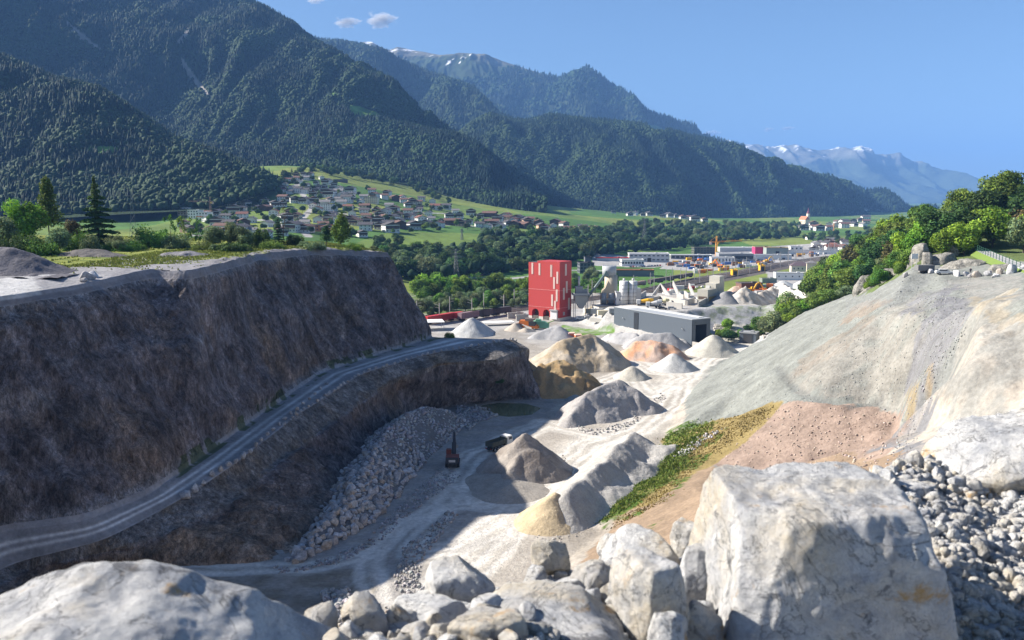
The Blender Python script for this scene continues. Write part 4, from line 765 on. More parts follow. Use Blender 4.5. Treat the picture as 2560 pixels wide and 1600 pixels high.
def rubble(name,pts,sizes,colr,mat=M_block,seed=1,base=ICO,fc=ICF,label=None,cat=None):
    g=np.random.default_rng(seed); m=len(pts); v=base[None]*(1+g.normal(0,.22,(m,len(base),1)))*g.uniform(.6,1.1,(m,1,3)); 
    A=g.normal(0,1,(m,3,3)); Qm,_=np.linalg.qr(A); v=np.einsum('mij,mkj->mki',Qm,v)*np.asarray(sizes)[:,None,None]*.55+np.asarray(pts)[:,None]
    Fq=(fc[None]+(np.arange(m)*len(base))[:,None,None]).reshape(-1,3); cc=np.repeat(np.array(colr)[None]*(1+g.normal(0,.16,(m,1))+g.normal(0,.03,(m,3))),len(base),0)
    o=link(name,mesh(name,v.reshape(-1,3),Fq,mat,col=np.clip(cc,.02,.9))); return tag(o,label,cat,kind='stuff')
# talus of blasted blocks along the foot of the lower wall: a bank, then its blocks
TL=[(700,1325,.5),(745,1290,1.5),(815,1235,3.2),(850,1180,4.5),(890,1120,5.5),(925,1070,6.5),(960,1040,7.0),(1010,1010,6.),(1060,1000,3.4)]
seg=[((a[0],a[1]),a[2],(b_[0],b_[1]),b_[2]) for a,b_ in zip(TL[:-1],TL[1:])]
tb=pile('talus_bank',seg,(.17,.165,.165),'bank of fallen stone fragments under the blasted boulders',seed=50,rough=.3,dent=.5,tan=.62,cat='rubble heap')  # bank colour darkened to stand in for shade in the gaps between boulders
_W=[(G(a[0],a[1]),a[2]) for a in TL]
def tal(x,y):
    h=-9
    for (A,ha),(B_,hb) in zip(_W[:-1],_W[1:]):
        bx,by=B_[0]-A[0],B_[1]-A[1]; t=min(1,max(0,((x-A[0])*bx+(y-A[1])*by)/(bx*bx+by*by))); h=max(h,ha+(hb-ha)*t-.62*math.hypot(x-A[0]-t*bx,y-A[1]-t*by))
    return h
g=np.random.default_rng(44); BL=[]; t=0
while len(BL)<1500 and t<60000:
    t+=1; k=g.integers(0,len(_W)-1); f_=g.random(); A=_W[k][0]*(1-f_)+_W[k+1][0]*f_; x,y=A[0]+g.normal(0,5.2),A[1]+g.normal(0,5.2); h=tal(x,y)
    if h<-.35: continue
    near=1-sst(150,255,y); s=(.50+.85*near*g.random()+.25*g.random())*(1.15 if g.random()<.15 else 1); 
    if all((x-q[0])**2+(y-q[1])**2>(.62*(s+q[3]))**2 for q in BL[-1500:]): BL.append((x,y,float(gz(x,y))+max(h,0)+s*.25,s))
BL.sort(key=lambda q:-q[3]/q[1])
for x,y,z,s in BL[:290]: rock('boulder',(x,y,z),s,'blasted %s boulder in the %s part of the talus bank below the lower wall'%(random.choice(['grey','pale','brownish','angular']),['near','middle','far'][int(y>185)+int(y>225)]),'boulders of the talus bank')
r_=np.array(BL[290:]); rubble('talus_blocks',r_[:,:3],r_[:,3]*1.7,(.36,.355,.36),seed=5,label='smaller blasted stone blocks packed along the talus bank',cat='rubble')
def sprinkle(name,pg,n,smin,smax,colr,seed,label,lift=.05,fn=G):
    g=np.random.default_rng(seed); P_=[];s_=[]; xs=[p[0] for p in pg]; ys_=[p[1] for p in pg]
    while len(P_)<n:
        u,v=g.uniform(min(xs),max(xs)),g.uniform(min(ys_),max(ys_))
        if inpoly(np.array([u]),np.array([v]),pg)[0]: p=fn(u,v); P_.append(p+np.array([0,0,lift])); s_.append(smin+(smax-smin)*g.random()**2.5)
    return rubble(name,np.array(P_),np.array(s_),colr,seed=seed,label=label,cat='rubble')
sprinkle('floor_rubble',[(640,1340),(700,1345),(850,1290),(960,1180),(1060,1090),(1090,1130),(990,1200),(900,1280),(800,1335),(660,1360)],900,.15,.9,(.33,.33,.34),6,'loose stones scattered below the talus bank')
sprinkle('floor_rubble',[(1080,960),(1150,965),(1180,985),(1130,1000),(1110,1020),(1080,1000)],700,.3,1.1,(.34,.345,.36),7,'small grey stone field left of the pond',.3)
sprinkle('floor_rubble',[(760,1400),(820,1395),(850,1430),(830,1475),(780,1470)],260,.4,1.7,(.36,.355,.35),8,'patch of pale stones beside the wheel tracks at the near edge of the floor',.2)
sprinkle('floor_rubble',[(950,1300),(1010,1250),(1060,1210),(1080,1220),(1000,1320),(985,1370),(1010,1400),(1020,1450),(960,1470),(930,1380)],900,.15,.9,(.36,.35,.345),9,'strip of loose stones right of the double wheel tracks',.1)
sprinkle('floor_rubble',[(700,1470),(900,1440),(1050,1400),(1050,1500),(760,1512)],700,.12,.8,(.42,.39,.34),10,'pale stones on the sunlit foot of the near slope',.1)
sprinkle('slope_rubble',[(1700,1090),(1780,1010),(1850,960),(2120,975),(2100,1060),(2050,1130),(1930,1150),(1800,1130)],800,.10,.6,(.42,.34,.29),11,'light stones embedded in the pinkish rubble face',.05)
sprinkle('slope_rubble',[(1590,1080),(1650,1035),(1720,1010),(1690,1030),(1620,1080)],150,.25,.8,(.42,.41,.40),12,'strip of white stones lying in the grass slope',.1)
sprinkle('pile_rubble',[(1400,905),(1520,890),(1555,930),(1480,985),(1380,1000),(1330,990)],700,.2,1.,(.40,.38,.37),13,'coarse stones on the large grey rubble pile',3.)if False else None
sprinkle('pile_rubble',[(1300,1000),(1345,1010),(1400,1030),(1480,1015),(1550,965),(1575,940),(1560,930),(1480,1000),(1400,1015),(1330,995)],420,.2,.9,(.34,.32,.31),13,'coarse stones fallen round the foot of the big rubble pile',.05)
sprinkle('pile_rubble',[(1150,1165),(1200,1190),(1290,1140),(1345,1090),(1330,1075),(1270,1135),(1200,1170)],300,.15,.7,(.27,.25,.23),14,'stones fallen round the foot of the dark pointed pile',.05)
sprinkle('pile_rubble',[(1240,1265),(1330,1290),(1420,1230),(1500,1150),(1570,1080),(1560,1070),(1480,1140),(1400,1215),(1330,1268)],300,.12,.5,(.42,.40,.37),15,'small stones along the foot of the long windrow',.05)
sprinkle('scree_stones',[(1620,960),(1740,840),(1990,708),(2160,650),(2300,655),(2290,800),(2190,920),(2140,980),(1850,950),(1700,985)],1500,.10,.42,(.31,.315,.30),16,'stones scattered over the grey scree slope',.04)
sprinkle('scree_stones',[(2160,700),(2290,670),(2280,800),(2200,960),(2140,1110),(2090,1110),(2140,960),(2190,830)],800,.10,.45,(.29,.29,.295),17,'grey stones in the gully below the parked car',.04)
# edge stones of the haul road
for u,v,s in [(435,1174,1.5),(458,1160,1.3),(480,1146,1.1),(500,1126,1.2),(520,1114,1.),(540,1103,1.1),(556,1094,1.),(575,1081,1.2),(590,1070,1.)]+[(590+ i*14,1070-i*13.0+ (i**2)*.06,.85) for i in range(1,14)]: 
    p=onwall(u,v-2,3.4,4.6); rock('edge_stone',p+np.array([0,0,.3]),s*.72,'grey boulder in the row guarding the outer edge of the haul road','edge stones of the haul road')
for k in range(NC):
    pass
_ed=LP[(LB[:,0]>=3.93)&(LB[:,0]<=4.03)]; _ed=_ed[len(_ed)//2]
_d=0; last=None
for k in range(NC):
    p=_ed[k]
    if p[1]<205 or p[1]>340: continue
    if last is None or np.linalg.norm(p-last)>2.1: last=p; rock('edge_stone',p+np.array([random.uniform(-.3,.3),random.uniform(-.3,.3),.25]),random.uniform(.38,.62),'small grey stone in the row along the far stretch of the haul road','edge stones of the far haul road')
for u,v,s in [(2178,643,1.1),(2262,652,1.2),(2282,652,1.1),(2310,655,1.6),(2335,652,1.3),(2362,648,1.5),(2390,646,1.8),(2415,640,1.6),(2200,646,1.),(2294,655,.9),(2140,655,1.),(2352,655,1.)]:
    p=G(u,v); rock('edge_stone',p+np.array([0,0,.3]),s,'pale boulder along the rim beside the parked car','boulders along the upper right rim')
# ================================================================ BUILDINGS
def flat(c,r=.75,**k): return plain('paint_%02x%02x%02x'%tuple(int(q*255) for q in c),c,r,**k)
_mc={}
def mc(c,r=.75,metal=0,noise=.08,scale=.6):
    k=(c,r,metal)
    if k not in _mc: _mc[k]=plain('paint_%02x%02x%02x'%tuple(int(q*255) for q in c),c,r,metal,noise,scale)
    return _mc[k]
WHT=mc((.72,.71,.68)); CRM=mc((.66,.58,.42)); DWD=mc((.10,.065,.045)); GLS=mc((.04,.05,.065),.25); RF1=mc((.085,.078,.08)); RF2=mc((.15,.085,.065)); RF3=mc((.17,.075,.055)); RF4=mc((.20,.19,.19)); CON=mc((.42,.40,.37)); CHM=mc((.40,.36,.33)); DRK=mc((.06,.06,.065)); STL=mc((.34,.35,.36),.5)
YEL=mc((.75,.42,.03),.5); ORG=mc((.72,.20,.04),.5); RED=mc((.50,.05,.05),.5); BLU=mc((.06,.16,.42),.5); BLK=mc((.02,.02,.02),.6); LGR=mc((.55,.55,.54))
ORN=mc((.68,.26,.12)); SAL=mc((.66,.42,.30))
HP={}
def house_proto(key,w,d,h,pitch,wall,roof,chalet=True):
    o=empty('house',(0,-500,0),0,'x','house','houses of the village')
    m=MB(); m.box((0,0,h/2-1),(w,d,h+2)); rh=w/2*pitch; m.prism([(-w/2,h),(w/2,h),(0,h+rh)],d,0)
    if chalet: m.box((0,-d/2-.02,h*.72),(w*.98,.12,h*.34),1); m.prism([(-w/2*.96,h),(w/2*.96,h),(0,h+rh*.96)],.1,1,(0,-d/2-.03,0)); m.box((0,-d/2-.7,h*.52),(w*.9,1.2,.9),1)
    for fl_ in range(int(h//2.8)):
        zz=1.5+2.8*fl_
        for i in range(max(2,int(w//3.2))): x=-w/2+w*(i+.5)/max(2,int(w//3.2)); m.box((x,-d/2-.06,zz),(1.1,.14,1.25),2); m.box((x,d/2+.06,zz),(1.1,.14,1.25),2)
        for i in range(max(2,int(d//3.4))):
            y=-d/2+d*(i+.5)/max(2,int(d//3.4)); m.box((-w/2-.02,y,zz),(.14,1.1,1.25),2); m.box((w/2+.02,y,zz),(.14,1.1,1.25),2)
    m.ob('wall',[wall,DWD,GLS],o)
    m=MB(); t=.35; ov=1.1; sl=math.hypot(1,pitch)
    for s in(-1,1): m.add([(0,-d/2-1.4,h+rh+.05),(s*(w/2+ov),-d/2-1.4,h-ov*pitch+.05),(s*(w/2+ov),d/2+1.2,h-ov*pitch+.05),(0,d/2+1.2,h+rh+.05),(0,-d/2-1.4,h+rh+.05+t),(s*(w/2+ov),-d/2-1.4,h-ov*pitch+.05+t),(s*(w/2+ov),d/2+1.2,h-ov*pitch+.05+t),(0,d/2+1.2,h+rh+.05+t)],[(0,1,2,3),(4,7,6,5),(0,4,5,1),(1,5,6,2),(2,6,7,3)])
    rf=m.ob('roof',[roof],o); m=MB(); m.box((w*.2,d*.15,h+rh*.75+.6),(.8,.8,2.2)); m.ob('chimney',[CHM],rf)
    HP[key]=[o,False]; return o
cmb=[('white house with a dark grey roof',WHT,RF1,11,12,5.6,.38),('white house with a brown roof',WHT,RF2,12,11,6.0,.36),('large white chalet with a dark roof',WHT,RF1,15,14,7.5,.34),('white house with a red roof',WHT,RF3,11,13,5.8,.42),('cream house with a brown roof',CRM,RF2,11,11,5.8,.40),('grey-roofed white house',WHT,RF4,10,11,5.2,.44),('dark timber barn with a wide roof',DWD,RF2,13,18,5.5,.36),('salmon-coloured house with a dark roof',SAL,RF1,12,12,6.2,.38)]
for i,cb in enumerate(cmb): house_proto(i,cb[3],cb[4],cb[5],cb[6],cb[1],cb[2],i in(0,1,2,4,7))
ORD='first second third fourth fifth sixth seventh eighth ninth tenth eleventh twelfth thirteenth fourteenth fifteenth sixteenth seventeenth eighteenth nineteenth twentieth'.split()
def ordn(i): return ORD[i] if i<20 else ('twenty-'+ORD[i-20] if i<29 else ('thirtieth' if i==29 else ('thirty-'+ORD[i-30] if i<39 else 'last')))
HS=[]
def houses(pg,n,du,dv,seed,place,wts=(5,4,2.5,1,1.2,3,1.2,.7),sc=1.):
    g=np.random.default_rng(seed); xs=[p[0] for p in pg]; ys_=[p[1] for p in pg]; out=[]; t=0
    while len(out)<n and t<n*60:
        t+=1; u,v=g.uniform(min(xs),max(xs)),g.uniform(min(ys_),max(ys_))
        if not inpoly(np.array([u]),np.array([v]),pg)[0]: continue
        if all(abs(u-a)>du or abs(v-b)>dv for a,b,_ in out): out.append((u,v,int(g.choice(8,p=np.array(wts)/sum(wts)))))
    vs=sorted(q[1] for q in out); n3=max(1,len(vs)//5); cuts=vs[::n3][1:5]
    rn=['topmost','upper','middle','lower','lowest']; cnt={}
    for u,v,k in sorted(out):
        r=sum(v>=c_ for c_ in cuts); cnt[(r,k)]=cnt.get((r,k),0)+1
        lb='%s %s from left, %s row, %s'%(ordn(cnt[(r,k)]-1),cmb[k][0],rn[min(r,4)],place.replace('the ','',1))
        p=G(u,v); a=g.choice([0,math.pi/2,.35,-.4])+g.normal(0,.15); s=sc*g.uniform(.85,1.15); pr=HP[k]
        if not pr[1]: pr[1]=True; o=pr[0]; o.location=p; o.rotation_euler=(0,0,a); o.scale=(s,)*3; o['label']=lb
        else: o=dup(pr[0],p,a,lb,s)
        o['group']='houses of '+place; HS.append(p)
houses([(650,425),(700,408),(740,412),(800,435),(835,455),(780,470),(720,462),(660,455)],34,13,6.5,1,'the upper village',sc=.85)
houses([(420,530),(560,485),(640,470),(700,470),(760,478),(760,520),(720,560),(600,565),(480,560),(425,550)],42,19,8.5,2,'the western village')
houses([(770,462),(860,452),(960,462),(1080,492),(1200,520),(1290,528),(1290,545),(1200,538),(1100,545),(980,545),(870,560),(770,560),(755,520)],92,17,8,3,'the main village')
houses([(1130,540),(1180,512),(1260,520),(1330,528),(1400,540),(1430,556),(1380,562),(1290,548)],20,17,7,4,'the eastern village end',(1,3,1,2,1,3,3,1))
houses([(1440,500),(1520,500),(1640,516),(1690,526),(1660,528),(1560,516),(1450,508)],16,11,4.5,5,'the woodside hamlet',sc=1.25)
houses([(1890,540),(2055,520),(2055,540),(1900,548)],16,11,5,6,'the town by the church',sc=1.5)
houses([(1915,575),(1990,572),(2010,592),(1920,598)],14,11,5,7,'the houses beside the hill',sc=.95)
houses([(2030,494),(2062,496),(2060,503),(2032,502)],5,6,3,8,'the far valley hamlet',sc=2.2)
for _k,(_o,_u) in HP.items():
    if not _u:
        for _c in list(_o.children):
            for _d in list(_c.children): bpy.data.objects.remove(_d)
            bpy.data.objects.remove(_c)
        bpy.data.objects.remove(_o)
def blk(name,uv,w,d,h,rz,label,wall,roof=None,cat='building',win=None,extra=None,z=None,para=.4,band=None,doors=0,group=None):
    """flat-roofed block with parapet; uv is the base of its nearest corner/centre"""
    p=np.array(uv,float) if len(uv)==3 else G(*uv); 
    if z is not None: p=np.array([p[0],p[1],z])
    o=empty(name,p,rz,label,cat,group); m=MB(); m.box((0,0,h/2-1.5),(w,d,h+3)); m.ob('wall',[wall],o)
    m=MB(); m.box((0,0,h+.12),(w+.5,d+.5,.24)); 
    for s in(-1,1): m.box((s*(w/2+.1),0,h+.24+para/2),(.3,d+.5,para)); m.box((0,s*(d/2+.1),h+.24+para/2),(w-.1,.3,para))
    m.box((w*.2,0,h+.7),(min(2.5,w*.2),min(2,d*.3),.9)); m.ob('roof',[roof or RF4],o)
    if win:
        rows,n,ww,wh=win[:4]
        for r in range(rows):
            zz=h*(r+.55)/rows
            for s,L,ax in((-1,w,0),(-1,d,1)):
                k=n if ax==0 else max(1,int(n*d/w))
                for i in range(min(k,9)):
                    t=-L/2+L*(i+.5)/min(k,9); mm=MB()
                    if ax==0: mm.box((t,s*(d/2+.03),zz),(min(ww,L/min(k,9)*.8),.1,wh))
                    else: mm.box((s*(w/2+.03),t,zz),(.1,min(ww,L/min(k,9)*.8),wh))
                    mm.ob('window',[GLS],o)
    if band: m=MB(); m.box((0,-d/2-.12,h*band[0]),(w*.99,.16,h*band[1])); m.ob('facade_band',[band[2]],o)
    for i in range(doors): m=MB(); m.box((-w/2+w*(i+.5)/doors,-d/2-.09,2.1),(min(4,w/doors*.6),.2,4.2)); m.ob('gate',[DRK],o)
    if extra: extra(o)
    return o
# ---- red batching tower
cr_=PZ(1322,759.3,0); lf=PZ(1249,752,0); ax=math.atan2(cr_[1]-lf[1],cr_[0]-lf[0]); FW=float(np.linalg.norm((cr_-lf)[:2])); HH=31.3
o=empty('silo_tower',cr_,ax,'tall red clad tower block with pale vertical strip windows and two arched gates','tower'); REDC=mc((.45,.055,.05),.55,noise=.05); REDL=REDC; WIN=mc((.62,.47,.42),.4); DD=11.5
m=MB(); a0=2.3; m.box((-FW/2,DD/2,(HH+7)/2),(FW,DD,HH-7)); 
# plinth storey with two arched openings
xs=[0,-6.2,-9.9,-14.8,-18.6,-FW]
for x1,x0 in((-6.6,-0),(-13.7,-10.9),(-FW,-18.4)): m.box(((x0+x1)/2,DD/2,4.35),(abs(x1-x0),DD,5.3)); 
for xc,wd in((-8.75,4.3),(-16.05,4.7)):
    n=9; arch=[(xc+wd/2*math.cos(math.pi*i/n),3.6+2.2*math.sin(math.pi*i/n)) for i in range(n+1)]
    for i in range(n):
        (xa,za),(xb,zb)=arch[i],arch[i+1]; m.add([(xa,0,za),(xb,0,zb),(xb,0,7),(xa,0,7),(xa,3,za),(xb,3,zb),(xb,3,7),(xa,3,7)],[(0,3,2,1),(0,1,5,4)])
m.box((-FW/2,DD-2,4.3),(FW,4,5.4)); wl=m.ob('wall',[REDC],o)
m=MB(); 
for x1,x0 in((-6.6,0.05),(-13.7,-10.9),(-FW-.05,-18.4)): m.box(((x0+x1)/2,DD/2,.85),(abs(x1-x0)+.1,DD+.1,1.7))
m.ob('plinth',[mc((.62,.56,.50))],o)
for xc,wd in((-8.75,4.3),(-16.05,4.7)): m=MB(); m.box((xc,3.4,3),(wd+.3,.4,6)); m.box((xc,1.2,1.),(wd*.7,2,2)); m.ob('gate',[mc((.13,.115,.10))],o)
m=MB(); m.box((-3.2,-.5,3.3),(4.3,1.2,4.6)); m.box((-3.2,-.8,5.9),(5,1.9,.5),1); m.ob('loading_door',[mc((.66,.66,.66)),STL],o)
m=MB(); m.box((-FW*.36,DD/2,HH+.45),(FW*.72,DD,.9)); m.box((-FW*.86,DD/2,HH+.05),(FW*.28,DD,.1),1); m.ob('roof',[REDC,DRK],o)
m=MB(); m.box((-FW/2,-.06,16.6),(FW+.1,.12,.18)); m.box((-FW/2,-.06,7.),(FW+.1,.12,.15)); m.box((.06,DD/2,16.6),(.12,DD,.18)); m.box((.06,DD/2,7),(.12,DD,.15)); m.ob('trim',[mc((.70,.30,.28))],o)
sx=lambda X:-FW*(845-X)/(845-368); sz=lambda Y:HH-(Y-278)*HH/865.
for X,Y0,Y1 in [(428,278,450),(538,280,460),(710,295,475),(726,295,475),(810,392,572),(762,476,654),(803,660,838),(734,740,916),(778,832,1008)]:
    w_=1.15 if X not in(710,726) else .5; m=MB(); m.box((sx(X),-.07,(sz(Y0)+sz(Y1))/2-.3),(w_,.14,sz(Y0)-sz(Y1))); m.ob('window',[WIN],o)
for X,Y0,Y1 in [(930,300,475),(943,562,740),(905,658,834),(975,820,998)]: m=MB(); m.box((.07,DD*(X-850)/158,sz(Y0-8)/2+sz(Y1-8)/2),(.14,1.6,sz(Y0)-sz(Y1))); m.ob('window',[WIN],o)
m=MB(); m.box((.2,4,3.8),(.4,1.3,1.8)); m.ob('wall_box',[STL],o)
# ---- dark grey hall
cr_=PZ(1634,819.5,0); lf=PZ(1450.5,782,0); rt=PZ(1664,802,0); ax=math.atan2(cr_[1]-lf[1],cr_[0]-lf[0]); L_=float(np.linalg.norm((cr_-lf)[:2])); W_=11.; GRY=mc((.105,.125,.15),.5,noise=.04); H_=12.1
mt,nt,b=newmat('ribbed_cladding'); b.inputs['Base Color'].default_value=(.10,.12,.145,1); b.inputs['Roughness'].default_value=.5; t=N(nt,'TexCoord'); wv=N(nt,'TexWave',Scale=1.1); bp=N(nt,'Bump',Strength=.7,Distance=.08); nt.links.new(t.outputs['Object'],wv.inputs['Vector']); nt.links.new(wv.outputs['Fac'],bp.inputs['Height']); nt.links.new(bp.outputs[0],b.inputs['Normal']); CLAD=mt
o=empty('storage_hall',cr_,ax,'long low dark grey ribbed metal hall with an open end and a flat roof','hall')
m=MB(); m.box((-L_/2,.15,H_/2),(L_,.3,H_)); m.box((-L_+.15,W_/2,H_/2),(.3,W_-.3,H_)); m.box((-L_/2,W_,H_/2),(L_,.3,H_)); m.box((0,1.2,H_/2),(.3,1.8,H_)); m.box((0,W_/2,H_-1.2),(.3,W_-4.3,2.4)); m.box((0,W_-1.2,H_/2),(.3,2.,H_)); m.ob('wall',[CLAD],o)
m=MB(); m.box((-L_*.69,-.1,H_*.47),(3.2,.25,H_*.92)); m.ob('panel',[mc((.03,.034,.042),.4)],o)
m=MB(); m.box((-L_*.40,W_/2,H_+.15),(L_*.80+.3,W_+.3,.3),0); m.box((-L_*.9,W_/2,H_+.02),(L_*.2,W_-.6,.3),1); m.box((-L_*.5,W_*.75,H_+.42),(L_*.9,W_*.3,.25),1); m.ob('roof',[mc((.33,.35,.37)),LGR],o)
for x in(-L_*.10,-L_*.86): m=MB(); m.cyl((x,-.7,H_*.62),(x,0,H_*.62),.14,n=6); m.box((x,-.75,H_*.62),(.5,.3,.35)); m.ob('floodlight',[STL],o)
m=MB(); m.box((2.2,.4,1.2),(4,.4,2.4)); m.box((2.2,W_-.4,1.4),(4,.4,2.8)); m.ob('ramp_wall',[CON],o)
# ---- shed
blk('tool_shed',tuple(PZ(1774,812,0)+np.array([0,3,0])),7.6,5.5,4.6,-.5,'small dark blue-grey corrugated shed below the retaining blocks',GRY,STL,'shed',doors=1)
# ---- concrete silo and mixing plant
def cyl_ob(name,a,b,r,mt,par,n=24,r2=None): m=MB(); m.cyl(a,b,r,r2,n); q=m.ob(name,[mt],par); q.data.polygons.foreach_set('use_smooth',[len(p.vertices)==4 for p in q.data.polygons]); return q
c0=PY(1439,712,495); gl=float(gz(c0[0],c0[1])); k=hpx(c0,1.)
zt=PY(1439,628,495)[2]; zm=PY(1439,650,495)[2]; zb=PY(1439,694,495)[2]
o=empty('cement_silo',(c0[0],495,gl),0,'big round cement silo with a grey drum on top of a beige shaft','silo'); H1=zt-gl; Hm=zm-gl; r=16.5*k
cyl_ob('drum',(0,0,Hm),(0,0,H1),r,mc((.42,.44,.46)),o,28); cyl_ob('shaft',(1,0,-1),(1,0,Hm),r*.92,mc((.50,.45,.36)),o,24); m=MB(); m.box((0,0,H1+.1),(r*1.9,r*.2,.2)); 
for i in range(16): a=i*math.pi/8; m.cyl((r*.96*math.cos(a),r*.96*math.sin(a),H1),(r*.96*math.cos(a),r*.96*math.sin(a),H1+1),.05,n=5)
m.ob('railing',[STL],o)
o=empty('mixing_plant',(c0[0]-1.5,487,gl),0,'rusty beige mixing plant with two small hoppers on legs in front of the big silo','plant machinery')
m=MB(); hh=Hm-1; m.prism([(-3.4,hh*.52),(3.4,hh*.50),(2.6,hh*.66),(-.2,hh*.93),(-1.6,hh*.7),(-3.2,hh*.6)],4.5); m.ob('hood',[mc((.50,.42,.31))],o)
for x in(-2.4,1.6): q=cyl_ob('hopper',(x,-2,hh*.20),(x,-2,hh*.52),1.55,mc((.30,.32,.34)),o,16); cyl_ob('funnel',(x,-2,hh*.2),(x,-2,hh*.06),1.5,mc((.22,.20,.18)),q,12,.4)
for x in(-4,-.4,3.4):
    for y in(-3.6,0): m=MB(); m.box((x,y,hh*.25),(.3,.3,hh*.5+1)); m.ob('leg',[mc((.25,.16,.11))],o)
m=MB(); m.box((0,-1.8,hh*.3),(8,4,.15)); m.box((0,-3.8,hh*.34),(8,.06,.8)); m.ob('platform',[STL],o)
o=empty('conveyor',(0,0,0),0,'sloping grey-green tube conveyor rising to the big round silo','conveyor'); A=PY(1386,706,487); B_=PY(1432,646,489); q=cyl_ob('tube',A,B_,.75,mc((.17,.23,.22),.4),o,12); m=MB(); m.prism([(-1.6,-1.6),(1.8,-1.6),(.5,1.4),(-.2,1.4)],2,0,tuple(B_)); m.ob('head_box',[mc((.17,.23,.22),.4)],o); m=MB(); m.cyl((A[0]+2,487,gz(A[0]+2,487)),(A[0]+3,487,A[2]+3),.12,n=6); m.cyl((A[0]+4.5,487,gz(A[0]+4,487)),(A[0]+3.2,487,A[2]+3.2),.12,n=6); m.ob('support',[STL],o)
hp0=PY(1372,735,484); o=empty('hopper_tower',(hp0[0],484,float(gz(hp0[0],484))),.1,'grey steel hopper frame with a filter stack between the red tower and the silo','plant machinery')
m=MB(); m.prism([(-3.6,13),(3.6,13),(3.6,10.5),(.8,6),(-.8,6),(-3.6,10.5)],5.5); m.ob('hopper',[mc((.34,.34,.33))],o)
for x in(-3.4,3.4):
    for y in(-2.6,2.6): m=MB(); m.box((x,y,5.5),(.3,.3,12)); m.ob('leg',[STL],o)
m=MB(); m.box((-1,0,15.5),(4,3.2,5)); m.box((2.4,0,14.6),(2.6,2.6,3.2)); m.ob('filter_box',[mc((.28,.29,.31))],o); cyl_ob('stack',(-1,0,18),(-1,0,23.5),.6,mc((.45,.46,.48),.4),o,10); m=MB(); m.box((0,0,13.3),(9,7,.2)); m.box((0,-3.5,14),(9,.08,.9)); m.box((-4.5,0,14),(.08,7,.9)); m.ob('walkway',[STL],o)
# ---- twin white silos
c0=PY(1485,728,472); gl=float(gz(c0[0],472)); zt=PY(1485,664,472)[2]-gl
o=empty('twin_silo',(c0[0],472,gl),0,'pair of white riveted silos with black hoops and vents on top','silo')
for x in(-2.6,2.2): q=cyl_ob('silo_shell',(x*1.,0,-1),(x,0,zt),2.35,mc((.66,.66,.65)),o,14); cyl_ob('vent',(x,0,zt),(x,0,zt+1.4),.6,LGR,q,8)
m=MB()
for i in range(1,6): m.cyl((-2.6,0,zt*i/6),(-2.6,0,zt*i/6+.12),2.42,n=14); m.cyl((2.2,0,zt*i/6),(2.2,0,zt*i/6+.12),2.42,n=14)
m.box((-.2,-2.4,zt/2),(.12,.12,zt)); m.box((2.2,-2.45,zt/2),(.12,.12,zt)); m.ob('hoop_frame',[DRK],o); m=MB(); m.box((5.2,1,4.),(2.6,5,9)); m.ob('side_box',[LGR],o)
p=PY(1464,727,474); blk('silo_annex',(p[0],474,float(gz(p[0],474))),4.2,6,8.,0,'narrow light grey annex standing against the twin white silos',mc((.60,.60,.60)),STL,win=(1,1,1,1))
p=PY(1432,744,474); blk('site_office',(p[0],472,float(gz(p[0],472))),13,8,3.6,.38,'low pale site office under a wide dark overhanging roof',mc((.50,.47,.42)),mc((.05,.055,.07),.5),win=(1,5,1.2,1.2),para=.1)
# ---- concrete hopper building (stepped)
cr_=G(1672,718); CNC=mc((.44,.42,.36)); o=empty('concrete_hopper_building',cr_,-.66,'stepped pale concrete building with a yellow band and a long shaded side','building')
m=MB(); m.box((-3,5,3.2),(6,10,8.4)); m.ob('wall',[CNC],o); m=MB(); m.box((-3,12,4.4),(6.05,5,11)); m.ob('middle_block',[mc((.47,.45,.39))],o); m=MB(); m.box((-3,17,6.2),(6.1,6,14.6)); m.ob('tall_block',[mc((.50,.48,.42))],o)
m=MB(); m.box((.06,10,2.4),(.12,17,2.2)); m.ob('yellow_band',[mc((.42,.29,.12))],o); m=MB(); m.box((-3,-.06,3.),(4.6,.15,1.4)); m.ob('opening',[mc((.10,.07,.05))],o); m=MB(); m.box((-3.5,8,8.1),(2,1.6,1.2)); m.ob('roof_unit',[LGR],o)
# ---- concrete bunker walls
BW=[((1505,722),(1560,712)),((1560,712),(1625,722)),((1560,696),(1598,706)),((1600,706),(1616,708)),((1618,700),(1628,706)),((1628,694),(1648,703)),((1590,690),(1612,699)),((1498,714),(1526,700)),((1620,722),(1640,716)),((1650,726),(1672,716)),((1530,704),(1560,696)),((1575,727),(1612,730))]
for i,(a,b_) in enumerate(BW):
    A=G(*a);B_=G(*b_); L=float(np.linalg.norm((B_-A)[:2])); q=empty('bunker_wall',(A+B_)/2,math.atan2(B_[1]-A[1],B_[0]-A[0]),['long','second long','slanting','short','tiny','stubby','square','leftmost low','detached','rightmost','inner','front'][i]+' grey concrete bunker wall in the storage yard between the twin silos and the concrete hopper building','bunker wall','bunker walls of the storage yard')
    m=MB(); m.box((0,0,1.2),(L,.7,3.4)); m.ob('wall_panel',[CON],q)
for i,(u,v,w_) in enumerate([(1218,752,9),(1234,757,7)]): blk('bunker_wall',tuple(G(u,v)),w_,.8,2.6,.35,['longer low concrete wall left of the red tower','shorter low concrete wall left of the red tower'][i],CON,CON,'bunker wall')
A=G(1395,772);B_=G(1462,752); q=empty('retaining_wall',(A+B_)/2,math.atan2(B_[1]-A[1],B_[0]-A[0]),'long low concrete retaining wall running behind the grass patch','wall'); m=MB(); m.box((0,0,.6),(float(np.linalg.norm((B_-A)[:2])),.6,2)); m.ob('wall_panel',[CON],q)
